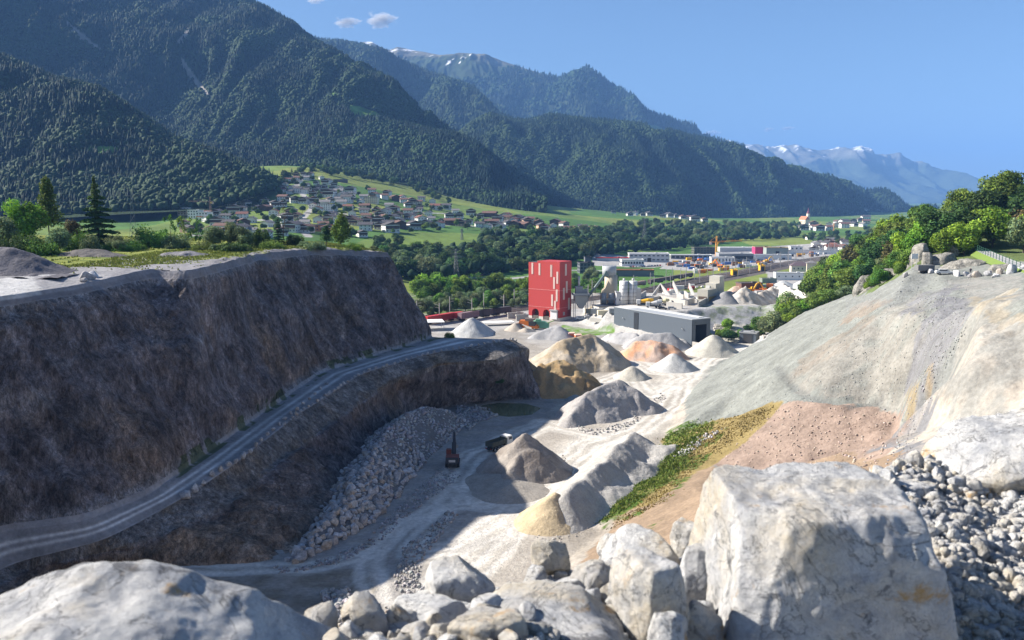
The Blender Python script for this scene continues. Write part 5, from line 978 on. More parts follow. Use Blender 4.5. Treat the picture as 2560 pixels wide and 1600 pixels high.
# retaining blocks
g=np.random.default_rng(4); bl=0
q=empty('block_wall',G(1745,792),0,'curved retaining wall of rough pale stone blocks below the terrace','wall'); q0=np.array(q.location)
m=MB()
for r_i in range(4):
    for j in range(46):
        t=j/45; u=1692+t*114; v=772+26*math.sin(math.pi*min(1,t*1.15)*.9)*1+r_i*0; p=G(u,min(799,770+t*22+ (3-r_i)*4.5)); m.box(tuple(p-q0+np.array([g.normal(0,.15),g.normal(0,.15),.2])),(1.6,1.2,1.15),0,g.normal(0,.15),g.normal(0,.1))
m.ob('block_course',[mc((.55,.51,.45))],q)
# ---- industrial estate
BK=[('office_block',(1493,628),22,12,6,.05,'low white office with a dark glazed front left of the estate',WHT,LGR,(1,8,1.8,2)),('workshop_canopy',(1447,616),34,9,2.8,.05,'flat-roofed canopy with a red roof edge at the left end of the estate',LGR,RED,None),
 ('warehouse',(1532,618),42,18,8.5,-.04,'two-storey pale grey warehouse with a dark strip of windows',mc((.52,.52,.51)),LGR,(2,9,2.6,1.2)),('office_block',(1384,645),13,12,9,.12,'dark lattice-clad cube building right of the red tower',mc((.13,.14,.155)),DRK,(3,4,2.2,1.6)),('stair_tower',(1388,643),5.5,5,13.5,.12,'dark square stair tower standing on the lattice-clad cube',mc((.14,.15,.165)),DRK,None),
 ('long_hall',(1497,652),34,12,5,-.02,'dark hall with a white front and a rust-brown roof beside the silo',mc((.17,.18,.20)),mc((.26,.12,.05)),None),('canopy_hall',(1632,612),46,10,4.6,-.03,'long grey open-fronted hall with a thin white roof edge',mc((.30,.30,.31)),WHT,(1,9,3.5,2.4)),
 ('steel_hall',(1735,619),36,20,9,-.05,'big grey hall with a dark upper band behind the orange crane',mc((.27,.28,.29)),mc((.38,.38,.38)),(1,6,2.4,2.4)),('showroom',(1706,622),24,12,6,-.05,'white pavilion with tall narrow windows at the foot of the orange crane',WHT,LGR,(1,7,1.,3.6)),
 ('dark_office',(1662,600),27,12,8,.1,'dark olive three-storey lattice building left of the crane',mc((.11,.115,.09)),mc((.12,.12,.10)),(3,7,2.2,1.3)),('white_hall',(1740,594),46,16,5,-.02,'very long white-roofed hall behind the big grey hall',mc((.50,.50,.50)),WHT,None),
 ('magenta_hall',(1800,600),20,18,8.5,-.06,'hall with a magenta glazed front and a flat greenish-brown roof',mc((.48,.04,.13)),mc((.27,.22,.13)),None),('grey_hall',(1833,601),26,18,8,-.06,'grey-green hall joined to the magenta front',mc((.25,.29,.27)),mc((.27,.22,.13)),None),('white_shed_row',(1820,613),44,10,5,-.03,'long low white shed in front of the magenta hall',WHT,LGR,None),
 ('white_wall_hall',(1925,600),66,8,4.2,-.03,'very long plain white hall at the far right of the estate',WHT,LGR,None),('blue_hall',(2005,580),34,16,6,-.05,'pale blue glazed hall next to the wooded hill',mc((.22,.33,.42)),LGR,(1,8,3,2)),('big_roof_barn',(1940,566),48,14,4.,-.05,'wide hall with a dark brown roof below the church',WHT,RF2,None),('white_annex',(1880,592),16,9,5,0,'small white building with a black sign frame on its roof',WHT,LGR,(1,3,2,2)),
 ('office_block',(1870,661),27,9,5.6,-.10,'white two-storey office with small square windows and a magenta gate',WHT,LGR,(1,5,1,1)),('kiosk',(1943,659),4.5,3.5,3.6,0,'small white cabin beside the wooded hill',WHT,LGR,None),('rust_shed',(1770,684),16,9,4.5,.2,'open rust-brown shed full of scrap behind the concrete hopper building',mc((.16,.09,.07)),mc((.12,.10,.10)),None),('green_tank',(1815,668),12,6,3,.1,'low grey-green container building near the tracks',mc((.22,.25,.22)),mc((.25,.27,.24)),None),
 ('underpass_house',(1368,606),13,7,3.6,0,'small yellow-fronted building in the trees behind the red tower',mc((.60,.38,.08)),DRK,None),('farm_building',(805,430),24,9,4,.1,'long low dark farm building on the upper meadow',mc((.14,.12,.11)),mc((.17,.16,.17)),None)]
for nm,uv,w_,d_,h,rz,lb,wm,rm_,wn in BK: blk(nm,uv,w_,d_,h,rz,lb,wm,rm_,win=wn,doors=1 if nm in('grey_hall','warehouse') else 0,band=(.62,.3,mc((.07,.075,.08))) if nm=='steel_hall' else None)
# tower and villa at the hill foot
p=G(1916,661); o=blk('pale_tower',tuple(p),7.5,7,13.5,-.25,'square pale beige tower with a shallow grey roof at the hill foot',mc((.55,.50,.38)),RF4,'tower'); m=MB(); m.add([(-4.6,-4.3,13.6),(4.6,-4.3,13.6),(4.6,4.3,13.6),(-4.6,4.3,13.6),(0,0,15.8)],[(0,1,4),(1,2,4),(2,3,4),(3,0,4)]); m.ob('hipped_roof',[RF4],o)
p=G(1888,646); o=empty('villa',p,-.15,'cream villa with a dark hipped roof behind the white office','house'); m=MB(); m.box((0,0,3),(15,10,8)); m.ob('wall',[mc((.66,.60,.50))],o); m=MB(); m.add([(-8.3,-5.8,7),(8.3,-5.8,7),(8.3,5.8,7),(-8.3,5.8,7),(-3,0,10.5),(3,0,10.5)],[(0,1,5,4),(1,2,5),(2,3,4,5),(3,0,4)]); m.ob('roof',[mc((.12,.09,.10))],o)
for x in(-5,-1.5,2,5.5): m=MB(); m.box((x,-5.05,4.6),(1,.15,1.3)); m.ob('window',[GLS],o)
# church
p=G(1900,531); o=empty('church',p,.35,'white church with an orange roof and an onion-topped tower','church'); 
m=MB(); m.box((0,0,9),(16,34,20)); m.ob('nave',[mc((.72,.62,.48))],o); m=MB(); m.prism([(-9.5,18.5),(9.5,18.5),(0,30)],36); m.ob('roof',[mc((.50,.18,.09))],o); m=MB(); m.box((12,-6,19),(9,9,40)); tw=m.ob('tower',[mc((.76,.68,.55))],o)
m=MB(); pr=[(5.2,39),(5.6,42),(4.2,46),(2.2,49),(2.6,51),(1.6,54),(.4,60)]
for (r0,z0),(r1,z1) in zip(pr[:-1],pr[1:]): m.cyl((12,-6,z0),(12,-6,z1),r0,r1,10)
m.ob('onion_dome',[mc((.20,.07,.10))],tw); 
for y in(-12,-4,4,12): m=MB(); m.box((-8.05,y,10),(.2,2.2,7)); m.ob('window',[GLS],o)
o.scale=(.72,.72,.72)
# white stepped apartments
for i,(u,v,w_,h,lb) in enumerate([(440,508,17,9,'left and highest of the white stepped apartment blocks'),(463,516,15,10,'middle white apartment block with dark balconies'),(484,522,16,10,'white apartment block with orange balcony panels on its right side')]):
    blk('apartment_block',tuple(G(u,v)),w_,12,h,-.25,lb,WHT,LGR,win=(3,4,1.8,1.7),band=(.5,.12,ORN) if i==2 else None)
blk('school_building',tuple(G(752,546)),20,11,6.5,.05,'orange timber hall with a flat dark roof in the village centre',mc((.50,.20,.09)),RF4,win=(2,5,1.4,1.2)); blk('school_building',tuple(G(788,547)),22,11,6.5,.03,'pale red-roofed long building beside the orange timber hall',mc((.60,.42,.36)),mc((.42,.12,.07)),win=(2,7,1.2,1.2)); blk('guest_house',tuple(G(878,480)),20,12,8.5,-.1,'big cream guest house with many windows near the upper meadow',CRM,RF4,win=(3,7,1.1,1.2)); blk('guest_house',tuple(G(770,497)),22,12,8,-.1,'large white guest house with rows of balconies in mid-village',WHT,RF2,win=(3,7,1.1,1.2))
# ---- cranes
def lattice(m,A,B_,w,n,t=.12,mi=0):
    A=np.array(A,float);B_=np.array(B_,float); d=B_-A; L=np.linalg.norm(d); d/=L; up=np.array([0,0,1.]) if abs(d[2])<.9 else np.array([0,1.,0]); s=np.cross(d,up); s/=np.linalg.norm(s); q=np.cross(s,d)
    cs=[s*w/2*a+q*w/2*b_ for a,b_ in((-1,-1),(1,-1),(1,1),(-1,1))]
    for c_ in cs: m.cyl(A+c_,B_+c_,t,n=4,m=mi)
    for i in range(n):
        for j in range(4):
            p0=A+d*L*i/n+cs[j]; p1=A+d*L*(i+1)/n+cs[(j+1)%4]; m.cyl(p0,p1,t*.6,n=4,m=mi,cap=False)
def crane(u,v,vt,ju0,ju1,dist,label,colr,jd=(1,.0)):
    p=PY(u,v,dist); gz_=float(gz(p[0],dist)) if dist<600 else float(VH(np.array([p[0]]),np.array([dist]))[0]); zt=PY(u,vt,dist)[2]; o=empty('tower_crane',(p[0],dist,gz_),0,label,'crane'); k=dist/F; H=zt-gz_; zj=H-6
    m=MB(); lattice(m,(0,0,0),(0,0,zj),1.8,int(zj/2.2),.16); m.ob('mast',[colr],o); m=MB(); lattice(m,(0,0,zj),(0,0,H),1.,4,.12); m.ob('apex',[colr],o)
    xj=(ju1-u)*k; m=MB(); lattice(m,(0,0,zj),(xj,jd[1]*xj,zj+.5),1.2,int(abs(xj)/2.),.12); m.cyl((0,0,H),(xj*.7,jd[1]*xj*.7,zj+1),.05,n=4); m.ob('jib',[colr],o)
    xc=(ju0-u)*k; m=MB(); lattice(m,(0,0,zj),(xc,jd[1]*xc,zj),1.1,5,.12); m.cyl((0,0,H),(xc*.9,0,zj+.6),.05,n=4); m.ob('counter_jib',[colr],o); m=MB(); m.box((xc*.9,jd[1]*xc*.9,zj-1.4),(2.4,1.2,3.)); m.ob('counterweight',[mc((.55,.40,.36))],o); m=MB(); m.box((1.6,-1,zj-1.4),(1.6,1.6,2)); m.ob('cab',[YEL],o)
crane(1692,617,558,1675,1763,960,'orange-yellow tower crane standing in the middle of the industrial estate',mc((.80,.36,.04),.5),(1,.6))
crane(1969,570,527,1964,1972,1700,'orange tower crane seen end-on in front of the distant town',mc((.75,.33,.06),.5),(1,3.))
crane(499,528,465,505,448,1120,'thin dark tower crane beside the white stepped apartments',mc((.16,.10,.08),.5)); crane(962,462,448,960,966,1700,'small yellow crane mast on the upper village meadow',mc((.70,.42,.06),.5))
# ---- lattice pylons and masts
def pylon(u,v,vt,dist,label,name='lattice_pylon'):
    p=PY(u,v,dist); g0=float(VH(np.array([p[0]]),np.array([dist]))[0]) if dist>600 else p[2]; H=PY(u,vt,dist)[2]-g0; o=empty(name,(p[0],dist,g0),.4,label,'pylon'); m=MB(); n=9; w0=H*.16
    for i in range(n):
        z0,z1=H*i/n,H*(i+1)/n; a,b_=(w0*(1-i/n)**1.3+.8)/2,(w0*(1-(i+1)/n)**1.3+.8)/2
        cs=[(-1,-1),(1,-1),(1,1),(-1,1)]
        for j in range(4):
            c1,c2=cs[j],cs[(j+1)%4]; m.cyl((c1[0]*a,c1[1]*a,z0),(c1[0]*b_,c1[1]*b_,z1),.16,n=4,cap=False); m.cyl((c1[0]*a,c1[1]*a,z0),(c2[0]*b_,c2[1]*b_,z1),.1,n=4,cap=False); m.cyl((c2[0]*a,c2[1]*a,z0),(c1[0]*b_,c1[1]*b_,z1),.1,n=4,cap=False)
    m.ob('mast',[mc((.16,.17,.17),.6)],o)
    for f_,L in((.72,.20),(.84,.15),(.95,.11)): m=MB(); lattice(m,(-H*L,0,H*f_),(H*L,0,H*f_),.6,8,.08); m.ob('cross_arm',[mc((.16,.17,.17),.6)],o)
pylon(316,566,455,760,'tall lattice pylon rising behind the scrub of the upper bench'); pylon(1078,652,588,700,'lattice pylon in the river wood left of the red tower'); pylon(1092,590,540,1000,'faint lattice pylon on the meadow edge above the river wood, left one'); pylon(1138,588,536,1050,'faint lattice pylon on the meadow edge, right one'); pylon(1523,560,516,1300,'lattice pylon before the long wooded hill')
MS=mc((.30,.29,.28),.6)
def mast(loc,h,rz,label):
    o=empty('catenary_mast',loc,rz,label,'mast','catenary masts of the railway'); m=MB(); m.box((0,0,h/2),(.34,.34,h)); m.ob('post',[MS],o); m=MB(); m.cyl((0,0,h*.86),(3.4,0,h*.93),.06,n=5); m.cyl((0,0,h*.74),(3.2,0,h*.78),.06,n=5); m.ob('bracket',[MS],o); return o
rp=np.array([p[:2] for p in RAIL]); cl2=np.r_[0,np.cumsum(np.linalg.norm(np.diff(rp,axis=0),axis=1))]; s=15.; k=0; mp_=None
rows_=[]
while s<cl2[-1]-5:
    x,y=np.interp(s,cl2,rp[:,0]),np.interp(s,cl2,rp[:,1]); x2,y2=np.interp(s+2,cl2,rp[:,0]),np.interp(s+2,cl2,rp[:,1]); a=math.atan2(y2-y,x2-x)
    for sg in(-1,1) if y<700 else(-1,1,1.9):
        off=8.2*sg; loc=(x-math.sin(a)*off,y+math.cos(a)*off,0); rows_.append((loc,a+(math.pi/2 if sg<0 else -math.pi/2)+math.pi*0))
    s+=27
for i,(loc,a) in enumerate(sorted(rows_,key=lambda q:PX(q[0])[0])):
    lb='%s grey catenary mast along the tracks, counted from the left'%ordn(i)
    if mp_ is None: mp_=mast(loc,11.,a,lb)
    else: dup(mp_,loc,a,lb)
# rails
def offset(pl,o_):
    out=[]
    for i in range(len(pl)):
        a=pl[max(0,i-1)];b_=pl[min(len(pl)-1,i+1)]; d=np.array(b_[:2])-np.array(a[:2]); d/=np.linalg.norm(d); out.append((pl[i][0]-d[1]*o_,pl[i][1]+d[0]*o_))
    return out
fine=[tuple(p) for p in np.stack([np.interp(np.linspace(0,cl2[-1],60),cl2,rp[:,0]),np.interp(np.linspace(0,cl2[-1],60),cl2,rp[:,1])],1)]
for lb,oc in(('railway track on the quarry side','a'),('middle railway track of the line','b'),('railway track on the valley side','c')):
    q=empty('railway_track',(0,0,0),0,lb,'railway track','parallel railway tracks'); c_={'a':-5.2,'b':0.,'c':5.2}[oc]
    m=MB()
    for rr in(-.75,.75):
        pl=offset(fine,c_+rr)
        for a,b_ in zip(pl[:-1],pl[1:]): L=math.dist(a,b_); m.box(((a[0]+b_[0])/2,(a[1]+b_[1])/2,.22),(L,.12,.18),0,math.atan2(b_[1]-a[1],b_[0]-a[0]))
    m.ob('rail',[mc((.30,.22,.17),.4)],q)
    pl=offset(fine,c_); m=MB()
    for a,b_ in zip(pl[:-1],pl[1:]): L=math.dist(a,b_); m.box(((a[0]+b_[0])/2,(a[1]+b_[1])/2,.05),(L,2.7,.12),0,math.atan2(b_[1]-a[1],b_[0]-a[0]))
    m.ob('sleeper_bed',[mc((.20,.17,.15))],q)
# wagons
def wagon(s,side,L,h,colr,label,name='wagon',roof=None,tank=False):
    x,y=np.interp(s,cl2,rp[:,0]),np.interp(s,cl2,rp[:,1]); x2,y2=np.interp(s+2,cl2,rp[:,0]),np.interp(s+2,cl2,rp[:,1]); a=math.atan2(y2-y,x2-x); o=empty(name,(x-math.sin(a)*side,y+math.cos(a)*side,.3),a,label,'railway wagon','wagons on the tracks')
    m=MB()
    if tank: m.cyl((-L/2,0,2.4),(L/2,0,2.4),1.45,n=16); m.box((0,0,1.),(L,2.6,.4))
    else: m.box((0,0,1.1+h/2),(L,2.9,h)); 
    for i in range(int(L/2.2)): m.box((-L/2+1.1+i*2.2,0,1.1+h/2 if not tank else 2.4),(.12,3.02,h if not tank else 2.9))
    m.ob('body',[colr],o)
    if roof: m=MB(); m.box((0,0,1.1+h+.15),(L,2.7,.3)); m.ob('roof',[roof],o)
    for x in(-L/2+2,L/2-2): m=MB(); m.box((x,0,.55),(2.6,2.2,.6)); [m.cyl((x+dx,-1.05,.5),(x+dx,1.05,.5),.46,n=10) for dx in(-.9,.9)]; m.ob('bogie',[BLK],o)
GRF=mc((.24,.16,.17),noise=.8,scale=2.)
def sat(u): return float(np.interp(u,[PX((*p,0))[0] for p in rp],cl2))
wagon(sat(1012),-7.5,22,3.0,RED,'bright red passenger coach partly hidden behind the quarry wall','wagon',RED); wagon(sat(1038),-7.5,18,2.8,RED,'second red coach beside the graffiti wagon','wagon',RED)
for i,(u,cc,lb) in enumerate([(1066,GRF,'graffiti-covered wagon at the head of the dark wagons'),(1098,DRK,'first dark open wagon behind the graffiti wagon'),(1122,mc((.09,.085,.09)),'second dark open wagon behind the graffiti wagon'),(1146,DRK,'last dark open wagon of the short train')]): wagon(sat(u),-12,15,3.2,cc,lb)
for i,(u,cc,lb) in enumerate([(1557,mc((.30,.24,.20)),'round-ended tank wagon at the left end of the freight train'),(1592,mc((.13,.10,.09)),'dark brown goods wagon next to the tank wagon'),(1618,mc((.15,.12,.10)),'brown goods wagon in the middle of the freight train'),(1645,mc((.11,.09,.08)),'blackish goods wagon in the freight train'),(1672,mc((.16,.12,.10)),'last brown wagon before the yellow machines')]): wagon(sat(u-4),17,19,2.6,cc,lb,tank=(i==0))
# ---- canopies
for u,v,w_,d_,lb in [(1018,778,13,11,'bright white canopy roof on thin posts at the end of the quarry wall'),(1178,768,16,6,'flat white tarpaulin-like roof slab left of the red tower')]:
    p=G(u,v); o=empty('canopy',p,.2,lb,'canopy'); h=4.2 if u<1100 else 1.6; m=MB(); m.box((0,0,h),(w_,d_,.25)); m.ob('roof',[mc((.82,.82,.80))],o)
    for x in(-w_/2+.4,w_/2-.4):
        for y in(-d_/2+.4,d_/2-.4): m=MB(); m.box((x,y,h/2),(.2,.2,h)); m.ob('post',[STL],o)
# ================================================================ FOREGROUND: the rocky edge the camera looks over
def nearmat():
    m,nt,b=newmat('pale_limestone'); b.inputs['Roughness'].default_value=.9; L=nt.links
    t=N(nt,'TexCoord'); oi=N(nt,'ObjectInfo'); ad=N(nt,'VectorMath',operation='ADD'); sc=N(nt,'VectorMath',operation='SCALE'); sc.inputs['Scale'].default_value=37.
    L.new(oi.outputs['Random'],sc.inputs[0]); geo=N(nt,'NewGeometry'); L.new(geo.outputs['Position'],ad.inputs[0]); L.new(sc.outputs[0],ad.inputs[1])
    def nz(s,d=9.,r=.6,dist=0.): n=N(nt,'TexNoise',Scale=s,Detail=d,Roughness=r,Distortion=dist); L.new(ad.outputs[0],n.inputs['Vector']); return n.outputs['Fac']
    def mr(x,a,b_,c=0.,d=1.): n=N(nt,'MapRange'); n.inputs[1].default_value=a;n.inputs[2].default_value=b_;n.inputs[3].default_value=c;n.inputs[4].default_value=d; L.new(x,n.inputs[0]); return n.outputs[0]
    def mix(f,a,b_):
        n=N(nt,'MixRGB'); L.new(f,n.inputs[0])
        for k,q in((1,a),(2,b_)):
            if isinstance(q,tuple): n.inputs[k].default_value=q+(1,)
            else: L.new(q,n.inputs[k])
        return n.outputs[0]
    c=mix(mr(nz(3.2,11.,.68,.6),.36,.60),(.44,.455,.49),(.86,.85,.82)); c=mix(mr(nz(9.,8.,.7,1.),.56,.70,0,.75),c,(.24,.25,.285))
    c=mix(mr(nz(1.9,8.,.62,.4),.47,.62,0,.75),c,(.72,.62,.45)); c=mix(mr(nz(4.3,10.,.66,.3),.60,.67,0,.85),c,(.60,.36,.12)); c=mix(mr(nz(26.,6.,.7),.42,.62,0,.35),c,(.80,.80,.79))
    c=mix(mr(nz(2.6,14.,.74,1.6),.585,.63,0,.8),c,(.16,.165,.18)); c=mix(mr(nz(38.,5.,.75),.5,.72,0,.45),c,(.33,.335,.36)); ab=N(nt,'Math',operation='SUBTRACT'); ab.inputs[1].default_value=.5; L.new(nz(2.1,9.,.6,1.3),ab.inputs[0]); aa=N(nt,'Math',operation='ABSOLUTE'); L.new(ab.outputs[0],aa.inputs[0]); crk=mr(aa.outputs[0],.0,.007,1.,0.); cf=mr(crk,0,1,0,.6); c=mix(cf,c,(.13,.13,.14)); L.new(c,b.inputs['Base Color'])
    b1=N(nt,'Bump',Strength=1.,Distance=.12); L.new(nz(7.,13.,.72,.8),b1.inputs['Height']); b2=N(nt,'Bump',Strength=.8,Distance=.016); L.new(nz(60.,6.,.7),b2.inputs['Height']); b3=N(nt,'Bump',Strength=1.,Distance=.03,invert=True); L.new(crk,b3.inputs['Height']); L.new(b1.outputs[0],b3.inputs['Normal']); L.new(b3.outputs[0],b2.inputs['Normal']); L.new(b2.outputs[0],b.inputs['Normal'])
    return m
M_near=nearmat()
NP=[PY(u,v,y) for u,v,y in [(500,1530,3.0),(760,1520,3.25),(900,1500,3.45),(1050,1462,3.65),(1200,1440,3.75),(1300,1372,4.1),(1450,1345,4.3),(1600,1320,4.4),(1700,1260,4.8),(1900,1200,5.),(2050,1130,5.3),(2150,1092,5.8),(2250,1072,6.2),(2420,1040,6.5),(2700,1010,6.6)]]
TP2=[tuple(p) for p in NP]; n0=len(TP2); ED2=[(i,i+1) for i in range(n0-1)]
TP2+=[(p[0],p[1]+1.5,p[2]-1.7) for p in NP]+[(p[0]-.1,p[1]+4.5,p[2]-5.) for p in NP]
for u,v,y in [(-200,1512,2.9),(300,1560,2.7),(1210,1560,2.9),(1700,1640,3.3),(2100,1640,3.3),(2240,1350,4.),(2420,1512,3.7),(2420,1300,4.7),(2330,1180,5.4),(2200,1250,4.6),(1600,1470,3.6)]: TP2.append(tuple(PY(u,v,y)))
TP2+=[(-4,3.2,64.3),(-4,5,62.3),(-4,8,58),(-4,1,64.4),(0,1,64.35),(6,1,64.5),(6,4,65.0),(0,-1.5,64.4),(-4,-1.5,64.4),(6,-1.5,64.4)]
r2=delaunay_2d_cdt([Vector(p[:2]) for p in TP2],ED2,[],0,1e-5); tv2=[(v.x,v.y,TP2[r2[3][i][0]][2]) for i,v in enumerate(r2[0])]
nx,ny=np.arange(-3.6,5.8,.035),np.arange(-1.2,9.5,.035); NX,NY=np.meshgrid(nx,ny); NZ=np.full(NX.shape,60.)
for f in r2[2]:
    a,b,c_=[np.array(tv2[i]) for i in f]; det=(b[0]-a[0])*(c_[1]-a[1])-(c_[0]-a[0])*(b[1]-a[1])
    if abs(det)<1e-9: continue
    l1=((NX-a[0])*(c_[1]-a[1])-(c_[0]-a[0])*(NY-a[1]))/det; l2=((b[0]-a[0])*(NY-a[1])-(NX-a[0])*(b[1]-a[1]))/det; m=(l1>=-1e-6)&(l2>=-1e-6)&(l1+l2<=1+1e-6)
    NZ[m]=(a[2]+l1*(b[2]-a[2])+l2*(c_[2]-a[2]))[m]
NZ=blur(NZ,14)+fbm(NX*2.2,NY*2.2,0,5,5)*.055+fbm(NX*11,NY*11,0,3,6)*.016
tag(link('rocky_edge_ground',mesh('rocky_edge_ground',np.stack([NX,NY,NZ],-1).reshape(-1,3),grid_faces(*NX.shape),M_near,smooth=True)),kind='structure')
def nzh(x,y):
    i=int(np.clip((x-nx[0])/.035,0,len(nx)-1)); j=int(np.clip((y-ny[0])/.035,0,len(ny)-1)); return float(NZ[j,i])
def atn(u,v,y): p=PY(u,v,y); return p
def big(name,u,v,y,sc,planes,seed,label,sub=7,noise=.07,rz=0,ns=2.8,soft=70):
    me=rockmesh(name,seed,sub,sc,noise=noise,planes=planes,mat=M_near,ns=ns,soft=soft,chips=24,cd=(.88,.985)); o=link(name,me,None,atn(u,v,y),rz); return tag(o,label,'boulder','large boulders in front')
big('boulder',1925,1410,3.72,(.88,1,1),[(-1,-.12,.06,.52),(1,.0,.02,.50),(.72,.1,.62,.625),(.04,-.12,1,.455),(-.10,-1,.30,.43),(0,1,.1,.4),(0,0,-1,.7),(-.62,-.1,.72,.66),(.62,-.72,.25,.60),(-.6,-.75,-.15,.66),(.2,-.8,.75,.56),(.85,-.2,.5,.56)],301,'huge blocky pale boulder, the biggest one, with yellowish stains on its front',noise=.07)
big('boulder',240,1745,2.72,(1.02,1,1),[(-.34,-.1,1,.50),(.10,-.1,1,.50),(.42,-.1,.9,.53),(.72,-.1,.62,.60),(1,-.1,.2,.75),(-1,0,.2,.86),(0,-1,.4,.6),(0,1,.45,.40),(0,0,-1,.5),(-.6,0,.8,.64)],302,'wide dome-shaped bluish white boulder filling the lower left corner',noise=.05)
big('boulder',2410,1125,5.7,(.86,.9,.92),[(-.25,-.2,1,.30),(-.75,-.3,.65,.40),(.1,-1,-.55,.26),(-.55,-.6,-.6,.36),(1,0,0,.6),(0,1,0,.4),(0,0,-1,.32),(.1,-.6,.8,.34)],303,'tilted pale boulder with a dark undercut, resting on the gravel bank',sub=5,noise=.05)
big('boulder',1290,1560,3.3,(.9,.9,.95),[(0,-.15,1,.20),(-.8,0,.6,.30),(.55,0,.8,.28),(1,0,0,.34),(-1,0,0,.33),(0,-1,.3,.25),(0,1,0,.25),(0,0,-1,.3)],304,'broad cream-coloured slab-like boulder at the bottom edge',sub=5,noise=.06)
for k,(u,v,y,s,sq,lb) in enumerate([(1540,1440,3.45,.17,(.78,.8,1.15),'upright grey block standing right of the cream slab'),(1085,1392,3.8,.135,(1,.9,.8),'rounded rock with an orange stain left of the cream slab'),(1512,1315,4.2,.155,(1.1,.8,.75),'pale rock perched above the upright grey block'),(1305,1322,4.15,.085,(1,.8,.9),'small round rock on the berm crest before the sand'),
  (1625,1275,4.5,.10,(.9,.8,1.1),'pointed rock touching the huge boulder on its left'),(1640,1390,3.9,.12,(.8,.8,1.3),'tall narrow rock wedged beside the huge boulder'),(1655,1490,3.5,.10,(.8,.9,1.2),'grey rock low against the huge boulder'),(1030,1480,3.45,.13,(1.3,.9,.7),'flattish rock at the bottom left of the cream slab'),
  (935,1505,3.35,.10,(1.2,.9,.7),'warm-toned rock at the lower end of the berm'),(1395,1385,3.95,.11,(1,.8,.8),'square grey rock behind the cream slab'),(1000,1430,3.75,.09,(1.2,.8,.7),'low pale rock on the crest left of the stained rock'),(1165,1500,3.1,.11,(1.1,.9,.6),'half-buried rock at the bottom centre edge'),
  (2295,1415,4.0,.055,(1,1,.9),'loose stone lying in the shadow of the huge boulder'),(2140,1165,5.3,.14,(1.2,.8,.6),'flat yellowish stone behind the huge boulder'),(1580,1500,3.2,.08,(1,.8,1),'small block at the foot of the upright grey block'),(1450,1300,4.3,.07,(1,.8,.8),'little rock on the crest left of the perched rock')]):
    me=rockmesh('foreground_rock',320+k,5,sq,17,.09,mat=M_near,ns=2.6,soft=50,chips=10); o=link('foreground_rock',me,None,atn(u,v,y),random.uniform(-.4,.4),s*1.28); tag(o,lb,'rock','rocks of the foreground berm')
FR=[rockmesh('foreground_rock',360+i,4,[(1,.8,.7),(.9,1,.8),(1.1,.75,.8)][i%3],14,.05,mat=M_near,ns=2.4,soft=40,chips=12,cd=(.72,.95)) for i in range(7)]
g=np.random.default_rng(8); cr=np.array(NP); placed=[]
tries=0
while len(placed)<285 and tries<14000:
    tries+=1; t=g.random()*(len(cr)-2); i=int(t); c0=cr[i]*(1-t+i)+cr[i+1]*(t-i); x=c0[0]+g.normal(0,.1); y=c0[1]-abs(g.normal(0,.45))+.12; s=(.028+.08*g.random()**1.8)*(.6 if x>1.6 else 1.15)
    if any((x-a)**2+(y-b)**2<(.75*(s+q))**2 for a,b,q in placed): continue
    u,v=PX((x,y,nzh(x,y)))
    if u<720 or v>1560 or (1680<u<2210 and v>1200): continue
    placed.append((x,y,s)); rock('berm_stone',(x,y,nzh(x,y)+s*.4),s*1.3,'%s angular stone on the %s'%(random.choice(['pale','bluish','cream','small grey']),('berm just %s the cream slab'%('left of' if x<-.1 else 'behind' if x<.45 else 'right of')) if x<1.7 else 'gravel bank right of the huge boulder'),'loose stones of the berm' if x<1.7 else 'loose stones of the right gravel bank','stone',FR)
import bmesh
bm=bmesh.new(); bmesh.ops.create_icosphere(bm,subdivisions=2,radius=1); B2=np.array([v.co[:] for v in bm.verts]); F2=np.array([[v.index for v in f.verts] for f in bm.faces]); bm.free()
pt=[];sz=[]
while len(pt)<9500:
    x,y=g.uniform(-1.6,4.6),g.uniform(2.6,7.2); z=nzh(x,y); u,v=PX((x,y,z))
    if 640<u<2560 and v<1600 and v>950 and not(1690<u<2200 and v>1250): 
        s=.009+.04*g.random()**3.2; pt.append((x,y,z+s*.2)); sz.append(s*1.6)
def pebbles(name,pts,sizes,mat,seed,label):
    g=np.random.default_rng(seed); m=len(pts); pn=g.normal(0,1,(m,9,3)); pn/=np.linalg.norm(pn,axis=2,keepdims=True); pn=np.concatenate([pn,np.broadcast_to(np.r_[np.eye(3),-np.eye(3)],(m,6,3))],1); pd=np.c_[g.uniform(.55,.95,(m,9)),np.full((m,6),.95)]; q=np.clip(np.einsum('vk,mnk->mvn',B2,pn),.02,None)/pd[:,None]
    v=B2[None]/((q**22).sum(2)**(1/22))[...,None]*g.uniform(.7,1.2,(m,1,3))*np.asarray(sizes)[:,None,None]*.6+np.asarray(pts)[:,None]
    Fq=(F2[None]+(np.arange(m)*len(B2))[:,None,None]).reshape(-1,3); return tag(link(name,mesh(name,v.reshape(-1,3),Fq,mat)),label,'gravel',kind='stuff')
pebbles('gravel',pt,sz,M_near,9,'loose pale gravel strewn between the foreground rocks')
